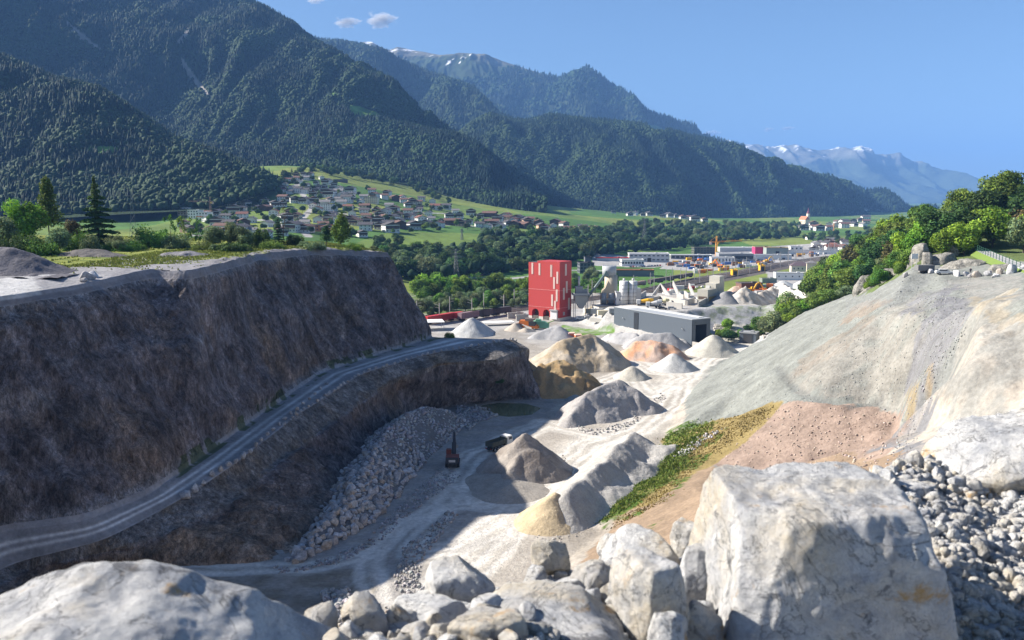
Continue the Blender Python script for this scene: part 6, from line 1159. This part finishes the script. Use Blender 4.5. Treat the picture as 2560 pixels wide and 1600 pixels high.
# ================================================================ VEHICLES AND PEOPLE
TYR=mc((.025,.025,.027),.8); RIM=mc((.40,.40,.41),.4)
def car_proto(colr,van=False):
    o=empty('parked_car',(0,0,0),0,'x','car'); L=4.5; m=MB()
    pr=[(-2.25,.45),(-2.25,.95),(-2.0,1.02),(-1.4,1.5),(.35,1.5),(1.15,1.02),(2.1,.9),(2.25,.7),(2.25,.45)] if not van else [(-2.5,.45),(-2.5,1.9),(-2.3,2.05),(1.2,2.05),(1.9,1.25),(2.4,1.1),(2.5,.5)]
    m.prism(pr,1.75); m.ob('body',[colr],o); m=MB(); z=1.26 if not van else 1.62; m.box((-.45,-.885,z),(1.9,.03,.34)); m.box((-.45,.885,z),(1.9,.03,.34)); m.ob('side_glass',[GLS],o); m=MB(); 
    if van: m.box((1.62,0,1.66),(.06,1.5,.75),ry=-.72)
    else: m.box((.78,0,1.27),(.06,1.45,.8),ry=-1.03); m.box((-1.73,0,1.27),(.06,1.4,.6),ry=.9)
    m.ob('windscreen',[GLS],o)
    for x in(-1.4,1.45):
        for y in(-.82,.82): m=MB(); m.cyl((x,y-.1,.33),(x,y+.1,.33),.33,n=12); wq=m.ob('wheel',[TYR],o); m=MB(); m.cyl((x,y-.12,.33),(x,y+.12,.33),.18,n=8); m.ob('rim',[RIM],wq)
    return o
CARC=[('white',WHT),('silver',mc((.45,.46,.48),.3)),('black',mc((.03,.03,.035),.3)),('red',mc((.50,.04,.04),.35)),('blue',mc((.06,.12,.30),.35)),('dark grey',mc((.12,.12,.13),.35))]
CP={n:[car_proto(m_),False] for n,m_ in CARC}; VP_=car_proto(WHT,True); 
def car(n,p,a,lb,group=None,z=None):
    q=CP[n]; p=np.array(p,float)
    if not q[1]: q[1]=True; o=q[0]; o.location=p; o.rotation_euler=(0,0,a); o['label']=lb
    else: o=dup(q[0],p,a,lb)
    if group: o['group']=group
    return o
VP_.location=G(1372,756); VP_.rotation_euler=(0,0,-.1); VP_['label']='white van parked on the yard right of the red tower'; VP_['category']='van'; VP_.name='parked_van'
car('silver',G(1391,752),.15,'silver car parked right of the white van'); car('black',G(1566,732),-.1,'black car parked on the terrace behind the dark grey hall'); car('silver',G(1588,731),-.1,'silver car beside the black car on the terrace')
p=bench(0,0) if False else G(2236,650); car('white',p+np.array([0,1,0]),-.25,'white car parked on the upper right rim behind the stones')
rows=[((1575,626),(1660,620),14,'in the parking row behind the yellow-green field'),((1490,632),(1560,629),12,'in the long car row before the low white office'),((1745,619),(1790,616),6,'in the short row beside the white pavilion'),((1790,606),(1850,603),8,'before the white shed row'),((1590,716),(1650,708),4,'among the bunker walls'),((1620,684),(1660,680),4,'beside the railway behind the bunker yard')]
for a,b_,n_,wh in rows:
    A=G(*a);B_=G(*b_)
    for i in range(n_):
        cn=CARC[[0,1,2,0,5,3,0,4,1,2][(i*3+n_)%10]][0]; car(cn,A+(B_-A)*i/max(1,n_-1)+np.array([0,random.uniform(-1,1),0]),1.5+random.uniform(-.1,.1),'%s %s car, %s'%(ordn(i),cn,wh),'cars parked in the estate')
for n_,q in CP.items():
    if not q[1]:
        for c_ in list(q[0].children):
            for d_ in list(c_.children): bpy.data.objects.remove(d_)
            bpy.data.objects.remove(c_)
        bpy.data.objects.remove(q[0])
def excavator(p,a,colr,label,s=1.,dark=None,boomup=True,yaw2=0):
    o=empty('excavator',p,a,label,'excavator'); o.scale=(s,s,s); dark=dark or BLK     # faces +x
    for y in(-1.25,1.25):
        m=MB(); m.prism([(-2.2,.25),(-1.9,0),(1.9,0),(2.2,.25),(2.2,.75),(1.9,1.),(-1.9,1.),(-2.2,.75)],.6,0,(0,y,0)); t_=m.ob('track',[BLK],o); m=MB()
        for x in(-1.7,-.6,.6,1.7): m.cyl((x,y-.34,.5),(x,y+.34,.5),.3,n=10)
        m.ob('track_rollers',[RIM],t_)
    m=MB(); m.box((0,0,1.05),(2.2,2.2,.4)); m.ob('turntable',[BLK],o)
    m=MB(); m.prism([(-2.9,1.25),(1.5,1.25),(1.5,1.9),(.4,2.3),(-1,2.55),(-2.9,2.55)],2.7); m.ob('body',[colr],o)
    m=MB(); m.prism([(-3.2,1.2),(-2.85,1.15),(-2.85,2.5),(-3.2,2.3)],2.74); m.box((-3.22,0,1.75),(.05,1.4,.5),1); m.ob('counterweight',[dark,LGR],o)
    m=MB(); m.prism([(.1,1.9),(1.6,1.9),(1.7,2.4),(1.3,3.3),(.1,3.3)],1.05,0,(0,.85,0)); cb=m.ob('cab',[colr],o); m=MB(); m.box((1.52,.85,2.75),(.05,.9,.95),ry=.35); m.box((.75,1.39,2.75),(1.1,.04,.8)); m.box((.75,.31,2.75),(1.1,.04,.8)); m.ob('cab_glass',[GLS],cb)
    el=Vector((4.8,0,5.6)); tip=Vector((7.4,0,2.4))
    m=MB(); A=Vector((1,-.2,2)); md=Vector((3.,-.2,5.)); el.y=-.2; m.box((A+md)/2,((md-A).length,.5,.75),ry=-math.atan2(md.z-A.z,md.x-A.x)); m.box((md+el)/2,((el-md).length+.3,.48,.62),ry=-math.atan2(el.z-md.z,el.x-md.x)); m.cyl((1.4,.15,1.9),(2.9,.15,4.2),.12,n=8); m.cyl((1.4,-.55,1.9),(2.9,-.55,4.2),.12,n=8); m.ob('boom',[dark if dark is not BLK else colr],o)
    tip.y=-.2; m=MB(); m.box((el+tip)/2,((tip-el).length+.6,.4,.5),ry=-math.atan2(tip.z-el.z,tip.x-el.x)); m.cyl((3.6,-.2,5.9),(5.1,-.2,6.0),.1,n=8); m.ob('stick',[dark if dark is not BLK else colr],o)
    m=MB(); q=tip; m.prism([(0,.1),(.55,-.15),(.75,-.8),(.35,-1.35),(-.5,-1.5),(-.9,-1.1),(-.6,-.95),(.1,-.9),(.15,-.4),(-.2,-.1)],1.4,0,(q.x,q.y,q.z)); m.ob('bucket',[STL],o)
    return o
p=G(1070,1100); excavator((p[0],p[1],.0),math.pi/2+.02,mc((.17,.05,.035)),'dark excavator with red sides digging at the foot of the boulder bank',1.15,mc((.045,.05,.06)))
p=G(1770,692); excavator((p[0]+2,p[1],p[2]),.35,YEL,'yellow excavator at work beside the rust-brown shed',1.25,YEL)
for u,v,a,lb in [(1683,628,.3,'yellow excavator parked at the crane foot'),(1700,632,2.4,'small orange excavator right of the crane foot'),(1812,622,.4,'yellow excavator among the scrap beside the tracks')]: p=G(u,v); excavator(p,a,ORG if 'orange' in lb else YEL,lb,1.2,ORG if 'orange' in lb else YEL)
def loader(p,a,label):
    o=empty('wheel_loader',p,a,label,'wheel loader'); m=MB(); m.prism([(-3.9,1.0),(-.6,1.0),(-.6,2.3),(-1.3,2.5),(-3.6,2.3),(-3.9,1.9)],2.3); m.prism([(-.3,.9),(2.2,.9),(1.9,1.7),(-.2,1.9)],1.7); m.ob('body',[YEL],o)
    m=MB(); m.prism([(-1.3,2.4),(.3,1.9),(.35,2.4),(.1,3.5),(-1.2,3.5)],1.6); cb=m.ob('cab',[BLK],o); m=MB(); m.box((-.5,0,3.56),(1.6,1.7,.12)); m.ob('cab_roof',[YEL],cb)
    for x in(-2.4,1.4):
        for y in(-1.25,1.25): m=MB(); m.cyl((x,y-.33,.85),(x,y+.33,.85),.85,n=18); wq=m.ob('wheel',[TYR],o); m=MB(); m.cyl((x,y-.36,.85),(x,y+.36,.85),.45,n=10); m.ob('rim',[YEL],wq)
    for y in(-.7,.7): m=MB(); m.box((3.0,y,2.1),(3.2,.25,.5),ry=-.35); m.ob('lift_arm',[YEL],o)
    m=MB(); m.prism([(0,-.7),(1.4,-.75),(1.5,-.6),(.3,-.4),(.15,.5),(.5,.8),(-.1,.7),(-.2,-.4)],3.1,0,(4.4,0,2.9)); m.ob('bucket',[YEL],o); m=MB(); m.cyl((-2.2,.5,2.4),(-2.2,.5,3.2),.09,n=6); m.ob('exhaust',[BLK],o); return o
p=PY(1688,806,404); loader((p[0],404,0.),math.pi-.28,'yellow wheel loader with raised bucket at the open end of the dark grey hall')
def dumper(p,a,label):
    o=empty('tipper_truck',p,a,label,'truck'); m=MB(); m.box((0,0,.95),(8.6,1.1,.35)); m.box((-4.25,0,.8),(.12,2.3,.3)); m.ob('chassis',[BLK],o)
    m=MB(); t=.12; m.box((-1.3,0,1.45),(5.8,2.5,.2)); m.box((-1.3,-1.2,2.),(5.8,t,1.2)); m.box((-1.3,1.2,2.),(5.8,t,1.2)); m.box((1.6,0,2.1),(t,2.4,1.5)); m.box((-4.2,0,1.95),(t,2.4,1.05)); 
    for i in range(6): m.box((-3.9+i*1.05,-1.29,2.),(.12,.08,1.15)); m.box((-3.9+i*1.05,1.29,2.),(.12,.08,1.15))
    m.ob('tipper_body',[mc((.085,.09,.075))],o)
    m=MB(); m.prism([(1.9,.7),(4.1,.7),(4.15,1.9),(3.85,3.1),(1.95,3.15)],2.4); cb=m.ob('cab',[WHT],o); m=MB(); m.box((4.03,0,2.4),(.06,2.1,.95),ry=-.24); m.box((3.2,-1.22,2.4),(1.2,.05,.7)); m.box((3.2,1.22,2.4),(1.2,.05,.7)); m.ob('cab_glass',[GLS],cb)
    m=MB(); m.box((4.2,0,.9),(.12,2.35,.55)); m.ob('bumper',[RED],o)
    for y in(-.85,.85): m=MB(); m.box((-4.33,y,.85),(.06,.4,.18)); m.ob('tail_light',[RED],o)
    for x in(-3.1,-1.8,1.6,3.): 
        for y in(-1.05,1.05): m=MB(); m.cyl((x,y-.17,.5),(x,y+.17,.5),.5,n=14); wq=m.ob('wheel',[TYR],o); m=MB(); m.cyl((x,y-.19,.5),(x,y+.19,.5),.25,n=8); m.ob('rim',[RIM],wq)
    return o
p=G(1180,1062); dumper((p[0],p[1],0.02),.88,'tipper truck with white cab and empty dark body on the shaded pit floor')
# containers, screening plant
SKO=mc((.62,.20,.09))
for u,v,lb in [(1350,801,'left of two orange steel skips on the grass edge'),(1366,805,'right of two orange steel skips on the grass edge')]:
    p=G(u,v); o=empty('skip_container',p,.15,lb,'container','orange skips'); m=MB(); m.prism([(-1.35,.2),(1.35,.2),(1.5,2.5),(-1.5,2.5)],2.6); m.ob('body',[SKO],o); m=MB(); m.box((0,0,2.75),(3.1,2.8,.5)); m.ob('lid',[mc((.75,.50,.42))],o); m=MB(); [m.box((x,-1.36,1.35),(.12,.12,2.3)) for x in(-1,-.3,.3,1)]; m.ob('rib',[SKO],o)
p=G(1250,778); o=empty('screening_machine',p,-.35,'orange screening machine behind the sand heaps','plant machinery'); m=MB(); m.prism([(-5,3.2),(4,.6),(5,.6),(5,1.8),(1,4.6),(-4.6,4.6)],3); m.ob('body',[ORG],o); m=MB(); m.box((2.3,-1.3,3.2),(3.4,2.,2.2)); m.ob('engine_box',[DRK],o)
for x in(-3,2): m=MB(); m.box((x,0,.7),(.3,2.6,1.6)); m.ob('leg',[ORG],o)
m=MB(); m.prism([(-1.5,4.6),(2.6,4.6),(3.2,5.7),(-2.,5.7)],3.2); m.ob('feed_hopper',[mc((.20,.16,.14))],o)
p=G(1277,776); o=empty('crusher',p,-.2,'mint green crusher standing next to the orange screening machine','plant machinery'); MNT=mc((.20,.45,.30)); m=MB(); m.prism([(-3.5,.4),(4.4,.4),(4.4,2.6),(2.,3.8),(-3.5,3.8)],3.); m.ob('body',[MNT],o); m=MB(); m.prism([(3.2,2.4),(7.,3.9),(7.,4.3),(3.2,3.)],1.2); m.ob('discharge_belt',[mc((.30,.42,.20))],o); m=MB(); m.box((-1,0,4.3),(2.6,2.2,1.)); m.ob('feed_hopper',[MNT],o)
# mixer trucks and yard clutter
for u,v,colr,lb,L in [(1524,722,YEL,'yellow-striped concrete pump truck between the twin silos and the bunker walls',9.),(1545,728,mc((.5,.5,.5)),'grey concrete mixer truck parked behind the hall',8.),(1568,722,mc((.55,.50,.30)),'beige truck beside the grey mixer truck',6.)]:
    p=G(u,v); o=empty('mixer_truck',p,-.1,lb,'truck'); m=MB(); m.box((0,0,.95),(L,1.,.4)); m.ob('chassis',[BLK],o); m=MB(); m.box((-L/2+1.1,0,1.9),(2,2.4,2.2)); m.ob('cab',[WHT],o); m=MB(); m.cyl((-L/2+2.5,0,2.2),(L*.2,0,2.6),.8,1.3,14); m.cyl((L*.2,0,2.6),(L/2,0,3.1),1.3,.5,14); m.ob('drum',[colr],o)
    for x in(-L/2+1,L*.15,L*.33):
        for y in(-1,1): m=MB(); m.cyl((x,y-.17,.5),(x,y+.17,.5),.5,n=12); m.ob('wheel',[TYR],o)
g=np.random.default_rng(12)
def clutter(pg,n,seed,where,cols,name='container',cat='container',dims=(6,2.5,2.6)):
    g=np.random.default_rng(seed); pts=beltpts(pg,n,5.5,seed)
    for i,p in enumerate(sorted(pts,key=lambda q:PX(q)[0])):
        cn,mt_=cols[int(g.integers(0,len(cols)))]; s=g.uniform(.5,1.1); o=empty(name,p,g.uniform(-.3,.3),'%s %s %s %s'%(ordn(i),cn,cat,where),cat,'stored '+cat+'s '+where); w_,d_,h=dims[0]*s,dims[1],dims[2]*g.uniform(.6,1.1); m=MB(); m.box((0,0,h/2),(w_,d_,h)); [m.box((-w_/2+w_*(k+.5)/5,-d_/2-.04,h/2),(.14,.1,h*.94)) for k in range(5)]; m.ob('body',[mt_],o); m=MB(); m.box((0,0,h+.08),(w_*1.02,d_*1.02,.16)); m.ob('lid',[mt_],o)
CC=[('white',WHT),('orange',ORG),('yellow',YEL),('rust-brown',mc((.25,.13,.07))),('blue',BLU),('grey',STL),('black',DRK)]
clutter([(1610,640),(1660,628),(1790,615),(1900,600),(1990,592),(1990,598),(1880,612),(1770,632),(1640,650)],70,5,'along the rail yard',CC)
clutter([(1575,626),(1640,612),(1690,612),(1660,628),(1600,634)],26,6,'on the machine lot',CC); clutter([(1755,690),(1830,672),(1850,690),(1780,700)],16,7,'by the rust shed',CC[3:]+CC[1:2]); clutter([(1860,598),(1975,590),(1980,598),(1880,606)],18,8,'before the long white wall',CC); clutter([(1375,740),(1420,728),(1460,738),(1420,750)],10,9,'beside the site office',[('grey',STL),('white',WHT),('beige',CRM)]); clutter([(1560,690),(1640,676),(1650,690),(1580,700)],8,10,'above the bunkers',[('dark green',mc((.05,.13,.11))),('red',RED),('white',WHT)])
for u,v,lb in [(1735,652,'yellow signal cabin between the tracks'),(1800,641,'yellow works cabin farther along the tracks')]: blk('works_cabin',tuple(G(u,v)),5,4,5,.2,lb,YEL,YEL,'cabin',doors=1)
# people: one skinned body each
def person(p,a,label,shirt,trous,h=1.75,arms=.15):
    J=[(0,0,.95),(0,0,1.2),(0,0,1.45),(0,0,1.55),(0,.02,1.68),(0,0,1.75),(.1,0,.9),(.12,.02,.5),(.13,0,.08),(.13,.14,.03),(-.1,0,.9),(-.12,.05,.5),(-.13,-.05,.08),(-.13,.1,.03),(.2,0,1.42),(.2+arms,.02,1.15),(.18+arms,.12,.92),(-.2,0,1.42),(-.2-arms,.02,1.15),(-.18-arms,.12,.92)]
    E=[(0,1),(1,2),(2,3),(3,4),(4,5),(0,6),(6,7),(7,8),(8,9),(0,10),(10,11),(11,12),(12,13),(2,14),(14,15),(15,16),(2,17),(17,18),(18,19)]; Rd=[.16,.15,.16,.06,.10,.07,.10,.075,.05,.04,.10,.075,.05,.04,.08,.05,.035,.08,.05,.035]
    me=bpy.data.meshes.new('person'); me.from_pydata(J,E,[]); o=bpy.data.objects.new('person',me); C.objects.link(o); md=o.modifiers.new('skin','SKIN'); o.modifiers.new('sub','SUBSURF').levels=1
    for v_,r_ in zip(me.skin_vertices[0].data,Rd): v_.radius=(r_,r_)
    me.skin_vertices[0].data[0].use_root=True
    mt_,nt_,b_=newmat('clothing'); t_=N(nt_,'TexCoord'); sx_=N(nt_,'SeparateXYZ'); nt_.links.new(t_.outputs['Object'],sx_.inputs[0]); rp_=N(nt_,'ValToRGB'); rp_.color_ramp.interpolation='CONSTANT'; e_=rp_.color_ramp.elements; e_[0].color=(.03,.03,.03,1); e_[0].position=0; e_[1].color=trous+(1,); e_[1].position=.05
    for ps,cc_ in((.54,shirt),(.86,(.45,.28,.20)),(.955,(.05,.035,.025))): x_=e_.new(ps); x_.color=cc_+(1,)
    q_=N(nt_,'Math',operation='DIVIDE'); q_.inputs[1].default_value=1.8; nt_.links.new(sx_.outputs['Z'],q_.inputs[0]); nt_.links.new(q_.outputs[0],rp_.inputs[0]); nt_.links.new(rp_.outputs[0],b_.inputs['Base Color']); me.materials.append(mt_)
    o.location=[float(x) for x in p]; o.rotation_euler=(0,0,a); o.scale=(h/1.78,)*3; tag(o,label,'person'); return o
person(G(2300,650)+np.array([0,1.5,0]),2.8,'person in dark clothes standing on the upper right rim among the stones',(.04,.03,.05),(.05,.04,.05),1.8,.1)
person(G(1505,735),.3,'person in white standing at the left end of the hall roof terrace',(.75,.75,.75),(.10,.12,.2))
# ---- upper right rim: trailer, sign, outcrops, fenced path
p=G(2190,646)+np.array([0,1.5,0]); o=empty('tipping_trailer',p,.05,'grey open trailer left of the white car on the rim','trailer'); m=MB(); m.box((0,0,1.4),(4.6,2.2,1.5)); m.ob('body',[mc((.17,.17,.17))],o)
for y in(-1,1): m=MB(); m.cyl((0,y-.12,.4),(0,y+.12,.4),.4,n=12); m.ob('wheel',[TYR],o)
p=G(2160,636); o=empty('notice_board',p,.3,'small white notice board on posts at the tip of the rim','sign'); m=MB(); m.box((0,0,3.6),(2.2,.1,1.5)); m.ob('board',[WHT],o)
for x in(-.8,.8): m=MB(); m.box((x,0,1.5),(.12,.12,3.4)); m.ob('post',[STL],o)
M_out=attrmat('outcrop_rock',.35,(.5,2.5),1.,.5,1.2)
for i,(u,v,y,s,lb) in enumerate([(2194,624,262,(2.2,3,5.5),'tall pale rock pinnacle above the notice board'),(2222,628,262,(7,5,6),'lower rock shoulder right of the pinnacle'),(2285,636,252,(8,5,4.6),'rounded grey rock dome behind the standing person'),(2172,612,272,(3.5,4,8),'thin rock rib left of the pinnacle'),(2243,580,272,(2.4,3,3),'small pale rock showing among the bushes'),(2050,668,330,(5,4,5),'grey rock face under the trees on the crest'),(2120,650,300,(7,5,4.5),'pale ragged rock edge on the crest left of the notice board'),(2070,690,318,(6,5,5),'dark grey rock step along the scree crest'),(2390,640,232,(6,4,3),'low pale rock hump at the right end of the rim')]):
    me=rockmesh('outcrop',500+i,5,s,14,.16,mat=M_out,colr=(.25,.24,.215),ns=.3,soft=40,chips=14); pp=PY(u,v,y); link_=link('rock_outcrop',me,None,(pp[0],y,pp[2]-s[2]*.35)); tag(link_,lb,'rock outcrop')
pth=[PZ(2322,592,50.6),PZ(2340,600,50.2),PZ(2365,610,49.7),PZ(2395,622,49.1),PZ(2430,636,48.5),PZ(2500,655,48.2)]
V=[];
for i,q in enumerate(pth):
    d_=pth[min(i+1,5)]-pth[max(i-1,0)]; d_/=np.linalg.norm(d_[:2]); nrm=np.array([-d_[1],d_[0],0])*1.9; zz=max(q[2],float(gz(q[0],q[1]))+.15); V+=[(q[0]-nrm[0],q[1]-nrm[1],zz),(q[0]+nrm[0],q[1]+nrm[1],zz),(q[0]-nrm[0]*1.7,q[1]-nrm[1]*1.7,zz-1.5),(q[0]+nrm[0]*1.7,q[1]+nrm[1]*1.7,zz-1.5)]
fc=[]
for i in range(5): a=i*4; fc+=[(a,a+4,a+5,a+1),(a+2,a+6,a+4,a),(a+1,a+5,a+7,a+3)]
tag(link('footpath',mesh('footpath',V,fc,[mc((.42,.41,.40)),mc((.13,.19,.04))],[0,1,1]*5)),kind='structure')
o=empty('wire_fence',(0,0,0),0,'thin green wire fence with slim posts along the footpath on the right','fence'); FG=mc((.03,.10,.07)); pr=[V[i*4] for i in range(6)]
fp=[]; 
for a,b_ in zip(pr[:-1],pr[1:]):
    for k in range(4): fp.append(tuple(a[j]+(b_[j]-a[j])*k/4 for j in range(3)))
for q in fp: m=MB(); m.box((q[0],q[1],q[2]+.9),(.12,.12,1.9)); m.ob('post',[FG],o)
m=MB(); [m.cyl((a[0],a[1],a[2]+h_),(b_[0],b_[1],b_[2]+h_),.03,n=4) for a,b_ in zip(fp[:-1],fp[1:]) for h_ in(.5,1.1,1.7)]; m.ob('wire_mesh',[FG],o)
# grey mound on the left bench and loose rocks
def bpile(u,v,h,L,colr,lb,seed):
    p=bench(u,v); X,Y=np.meshgrid(np.linspace(-L,L,70),np.linspace(-L*.7,L*.7,50)); d_=np.hypot(X/L,Y/(L*.7)); H=h*(1-sst(0,1,d_))+fbm(X/2,Y/2,seed,4,seed)*.5-.25; cc=np.tile(np.array(colr),(X.size,1))*(1+.2*fbm(X/3,Y/3,0,3,seed).reshape(-1,1)); tag(link('gravel_mound',mesh('gravel_mound',np.stack([X,Y,H],-1).reshape(-1,3),grid_faces(*X.shape),M_pile,col=cc,smooth=True),None,p-np.array([0,0,.35])),lb,'gravel mound')
bpile(15,640,5.6,17,(.13,.125,.14),'big dark grey gravel mound at the left edge of the upper bench',4); bpile(210,607,2.4,16,(.14,.13,.125),'low stony bank below the scrub on the bench',5); bpile(430,602,1.7,13,(.19,.185,.20),'low heap of violet-grey gravel on the lip of the wall',6); bpile(730,592,1.4,8,(.17,.165,.18),'small gravel hump on the lip of the wall right of centre',7)
for u,v,s,lb in [(208,660,1.5,'brownish boulder on the pale bench track'),(222,656,1.1,'smaller stone beside the brownish boulder on the bench'),(200,664,.9,'flat grey stone left of the brownish boulder')]: p=bench(u,v); rock('boulder',p+np.array([0,0,.2]),s,lb,'stones on the bench track')
# grass tufts on the bench and its lip (uncountable)
g=np.random.default_rng(77); m_=(LB[:,0]<2.0); q=LP[m_].reshape(-1,3); uu,vv=project(q); band_=np.repeat(LB[m_][:,0],NC); ok=(uu>-30)&(uu<960)&(vv>560)&(vv<650)&(q[:,1]>150); q=q[ok]; bd=band_[ok]; wgt=(sst(-.12,.2,(1.45-bd)*1.2+fbm(q[:,0]/7,q[:,1]/7,0,4,33)*.35+sst(200,250,q[:,1])*.5))+.02; k=g.choice(len(q),42000,p=wgt/wgt.sum()); c_=q[k]+g.uniform(-.7,.7,(42000,3))*np.array([1,1,0]); hgt=g.uniform(.12,.55,42000); a=g.uniform(0,6.28,42000); dx=np.stack([np.cos(a),np.sin(a),0*a],1)*.28
V=np.stack([c_-dx,c_+dx,c_+np.stack([g.normal(0,.15,42000),g.normal(0,.15,42000),hgt],1)],1).reshape(-1,3); cc=np.repeat(np.array((.15,.20,.045))*(1+g.normal(0,.25,(42000,1)))+g.random((42000,1))*np.array((.09,.06,.0)),3,0)
tag(link('bench_grass',mesh('bench_grass',V,np.arange(126000).reshape(-1,3),M_forest,col=np.clip(cc,.01,1))),'rough grass and weeds covering the upper bench','grass',kind='stuff')

# grass blades on the green strip of the slope and on the verges
def tufts(name,pg,n,seed,h0,h1,colr,label):
    g=np.random.default_rng(seed); P_=[]; xs=[p[0] for p in pg]; ys_=[p[1] for p in pg]
    while len(P_)<n:
        u,v=g.uniform(min(xs),max(xs)),g.uniform(min(ys_),max(ys_))
        if inpoly(np.array([u]),np.array([v]),pg)[0]:
            p=G(u,v)
            for _ in range(6): q=p+np.array([g.normal(0,.9),g.normal(0,.9),0]); q[2]=float(gz(q[0],q[1])); P_.append(q)
    P_=np.array(P_); n=len(P_); a=g.uniform(0,6.28,n); dx=np.stack([np.cos(a),np.sin(a),0*a],1)*g.uniform(.1,.3,(n,1)); t=P_+np.stack([g.normal(0,.12,n),g.normal(0,.12,n),g.uniform(h0,h1,n)],1)
    V=np.stack([P_-dx-np.array([0,0,.05]),P_+dx-np.array([0,0,.05]),t],1).reshape(-1,3); cc=np.repeat(np.array(colr)*(1+g.normal(0,.22,(n,1)))+g.random((n,1))*np.array((.06,.04,0.)),3,0)
    tag(link(name,mesh(name,V,np.arange(3*n).reshape(-1,3),M_forest,col=np.clip(cc,.01,1))),label,'grass',kind='stuff')
tufts('slope_grass',[(1425,1235),(1440,1190),(1510,1140),(1568,1072),(1572,1030),(1650,1000),(1690,1000),(1640,1055),(1620,1100),(1580,1135),(1500,1190)],6500,3,.15,.6,(.09,.15,.03),'fresh green grass and weeds growing down the slope beside the windrow')
tufts('dry_grass',[(1430,1260),(1560,1190),(1640,1110),(1720,1050),(1800,1000),(1835,962),(1700,995),(1640,1060),(1590,1130)],3000,4,.1,.4,(.20,.17,.06),'dry yellowish grass on the upper part of the grass slope')
# ---------------------------------------------------------------- air
m=bpy.data.materials.new('haze'); m.use_nodes=True; nt=m.node_tree; nt.nodes.clear(); o_=nt.nodes.new('ShaderNodeOutputMaterial'); pv=nt.nodes.new('ShaderNodeVolumePrincipled')
pv.inputs['Color'].default_value=(.22,.46,.95,1); pv.inputs['Density'].default_value=7.6e-5; pv.inputs['Anisotropy'].default_value=-.15; nt.links.new(pv.outputs[0],o_.inputs['Volume'])
top_=max(float(q[1][0][...,2].max()) for q in LO.values())+40; bot=min(float(q[1][0][...,2].min()) for q in LO.values()); bot=min(bot,float(vz.min()),-20)-1
hb=MB(); hb.box((0,14500,(top_+bot)/2),(88000,30500,top_-bot)); tag(hb.ob('haze',[m]),kind='stuff'); print('haze',top_,bot)

# ---------------------------------------------------------------- clouds (above the haze)
mt=bpy.data.materials.new('cloud'); mt.use_nodes=True; nt=mt.node_tree; nt.nodes.clear(); o_=nt.nodes.new('ShaderNodeOutputMaterial'); pv=nt.nodes.new('ShaderNodeVolumePrincipled')
pv.inputs['Color'].default_value=(1,1,1,1); pv.inputs['Anisotropy'].default_value=.2; tc=nt.nodes.new('ShaderNodeTexCoord'); nn_=nt.nodes.new('ShaderNodeTexNoise'); nn_.inputs['Scale'].default_value=2.2; nn_.inputs['Detail'].default_value=6
ln=nt.nodes.new('ShaderNodeVectorMath'); ln.operation='LENGTH'; mr_=nt.nodes.new('ShaderNodeMath'); mr_.operation='SUBTRACT'; mx_=nt.nodes.new('ShaderNodeMath'); mx_.operation='MULTIPLY_ADD'; mx_.inputs[1].default_value=-.55; mx_.inputs[2].default_value=0
cl_=nt.nodes.new('ShaderNodeMapRange'); cl_.inputs[1].default_value=0; cl_.inputs[2].default_value=.16; cl_.inputs[3].default_value=0; cl_.inputs[4].default_value=.012
nt.links.new(tc.outputs['Object'],nn_.inputs['Vector']); nt.links.new(tc.outputs['Object'],ln.inputs[0]); nt.links.new(ln.outputs['Value'],mx_.inputs[0]); ad_=nt.nodes.new('ShaderNodeMath'); ad_.operation='ADD'
nt.links.new(nn_.outputs['Fac'],ad_.inputs[0]); nt.links.new(mx_.outputs[0],ad_.inputs[1]); sb_=nt.nodes.new('ShaderNodeMath'); sb_.operation='SUBTRACT'; sb_.inputs[1].default_value=.18; nt.links.new(ad_.outputs[0],sb_.inputs[0]); nt.links.new(sb_.outputs[0],cl_.inputs[0]); nt.links.new(cl_.outputs[0],pv.inputs['Density']); nt.links.new(pv.outputs[0],o_.inputs['Volume'])
import bmesh
bm=bmesh.new(); bmesh.ops.create_icosphere(bm,subdivisions=3,radius=1); CV=[v.co[:] for v in bm.verts]; CF=[[v.index for v in f.verts] for f in bm.faces]; bm.free(); cme=mesh('cloud',CV,CF,[mt])
for u,v,y,w_,h_,lb in [(818,52,13500,290,105,'faint small cloud left of the brighter one above the ridge'),(898,46,13500,330,160,'bright little white cloud above the second ridge'),(1680,316,30000,420,210,'small white cloud just above the end of the far ridge'),(1815,306,32000,240,120,'tiny pale cloud right of the ridge end'),(1860,303,32000,330,110,'wispy pale cloud above the distant snow mountains'),(745,0,13500,200,70,'sliver of cloud at the top edge of the sky')]:
    o=link('cloud',cme,None,PY(u,v,y)); o.scale=(w_,w_*.8,h_); tag(o,lb,'cloud')
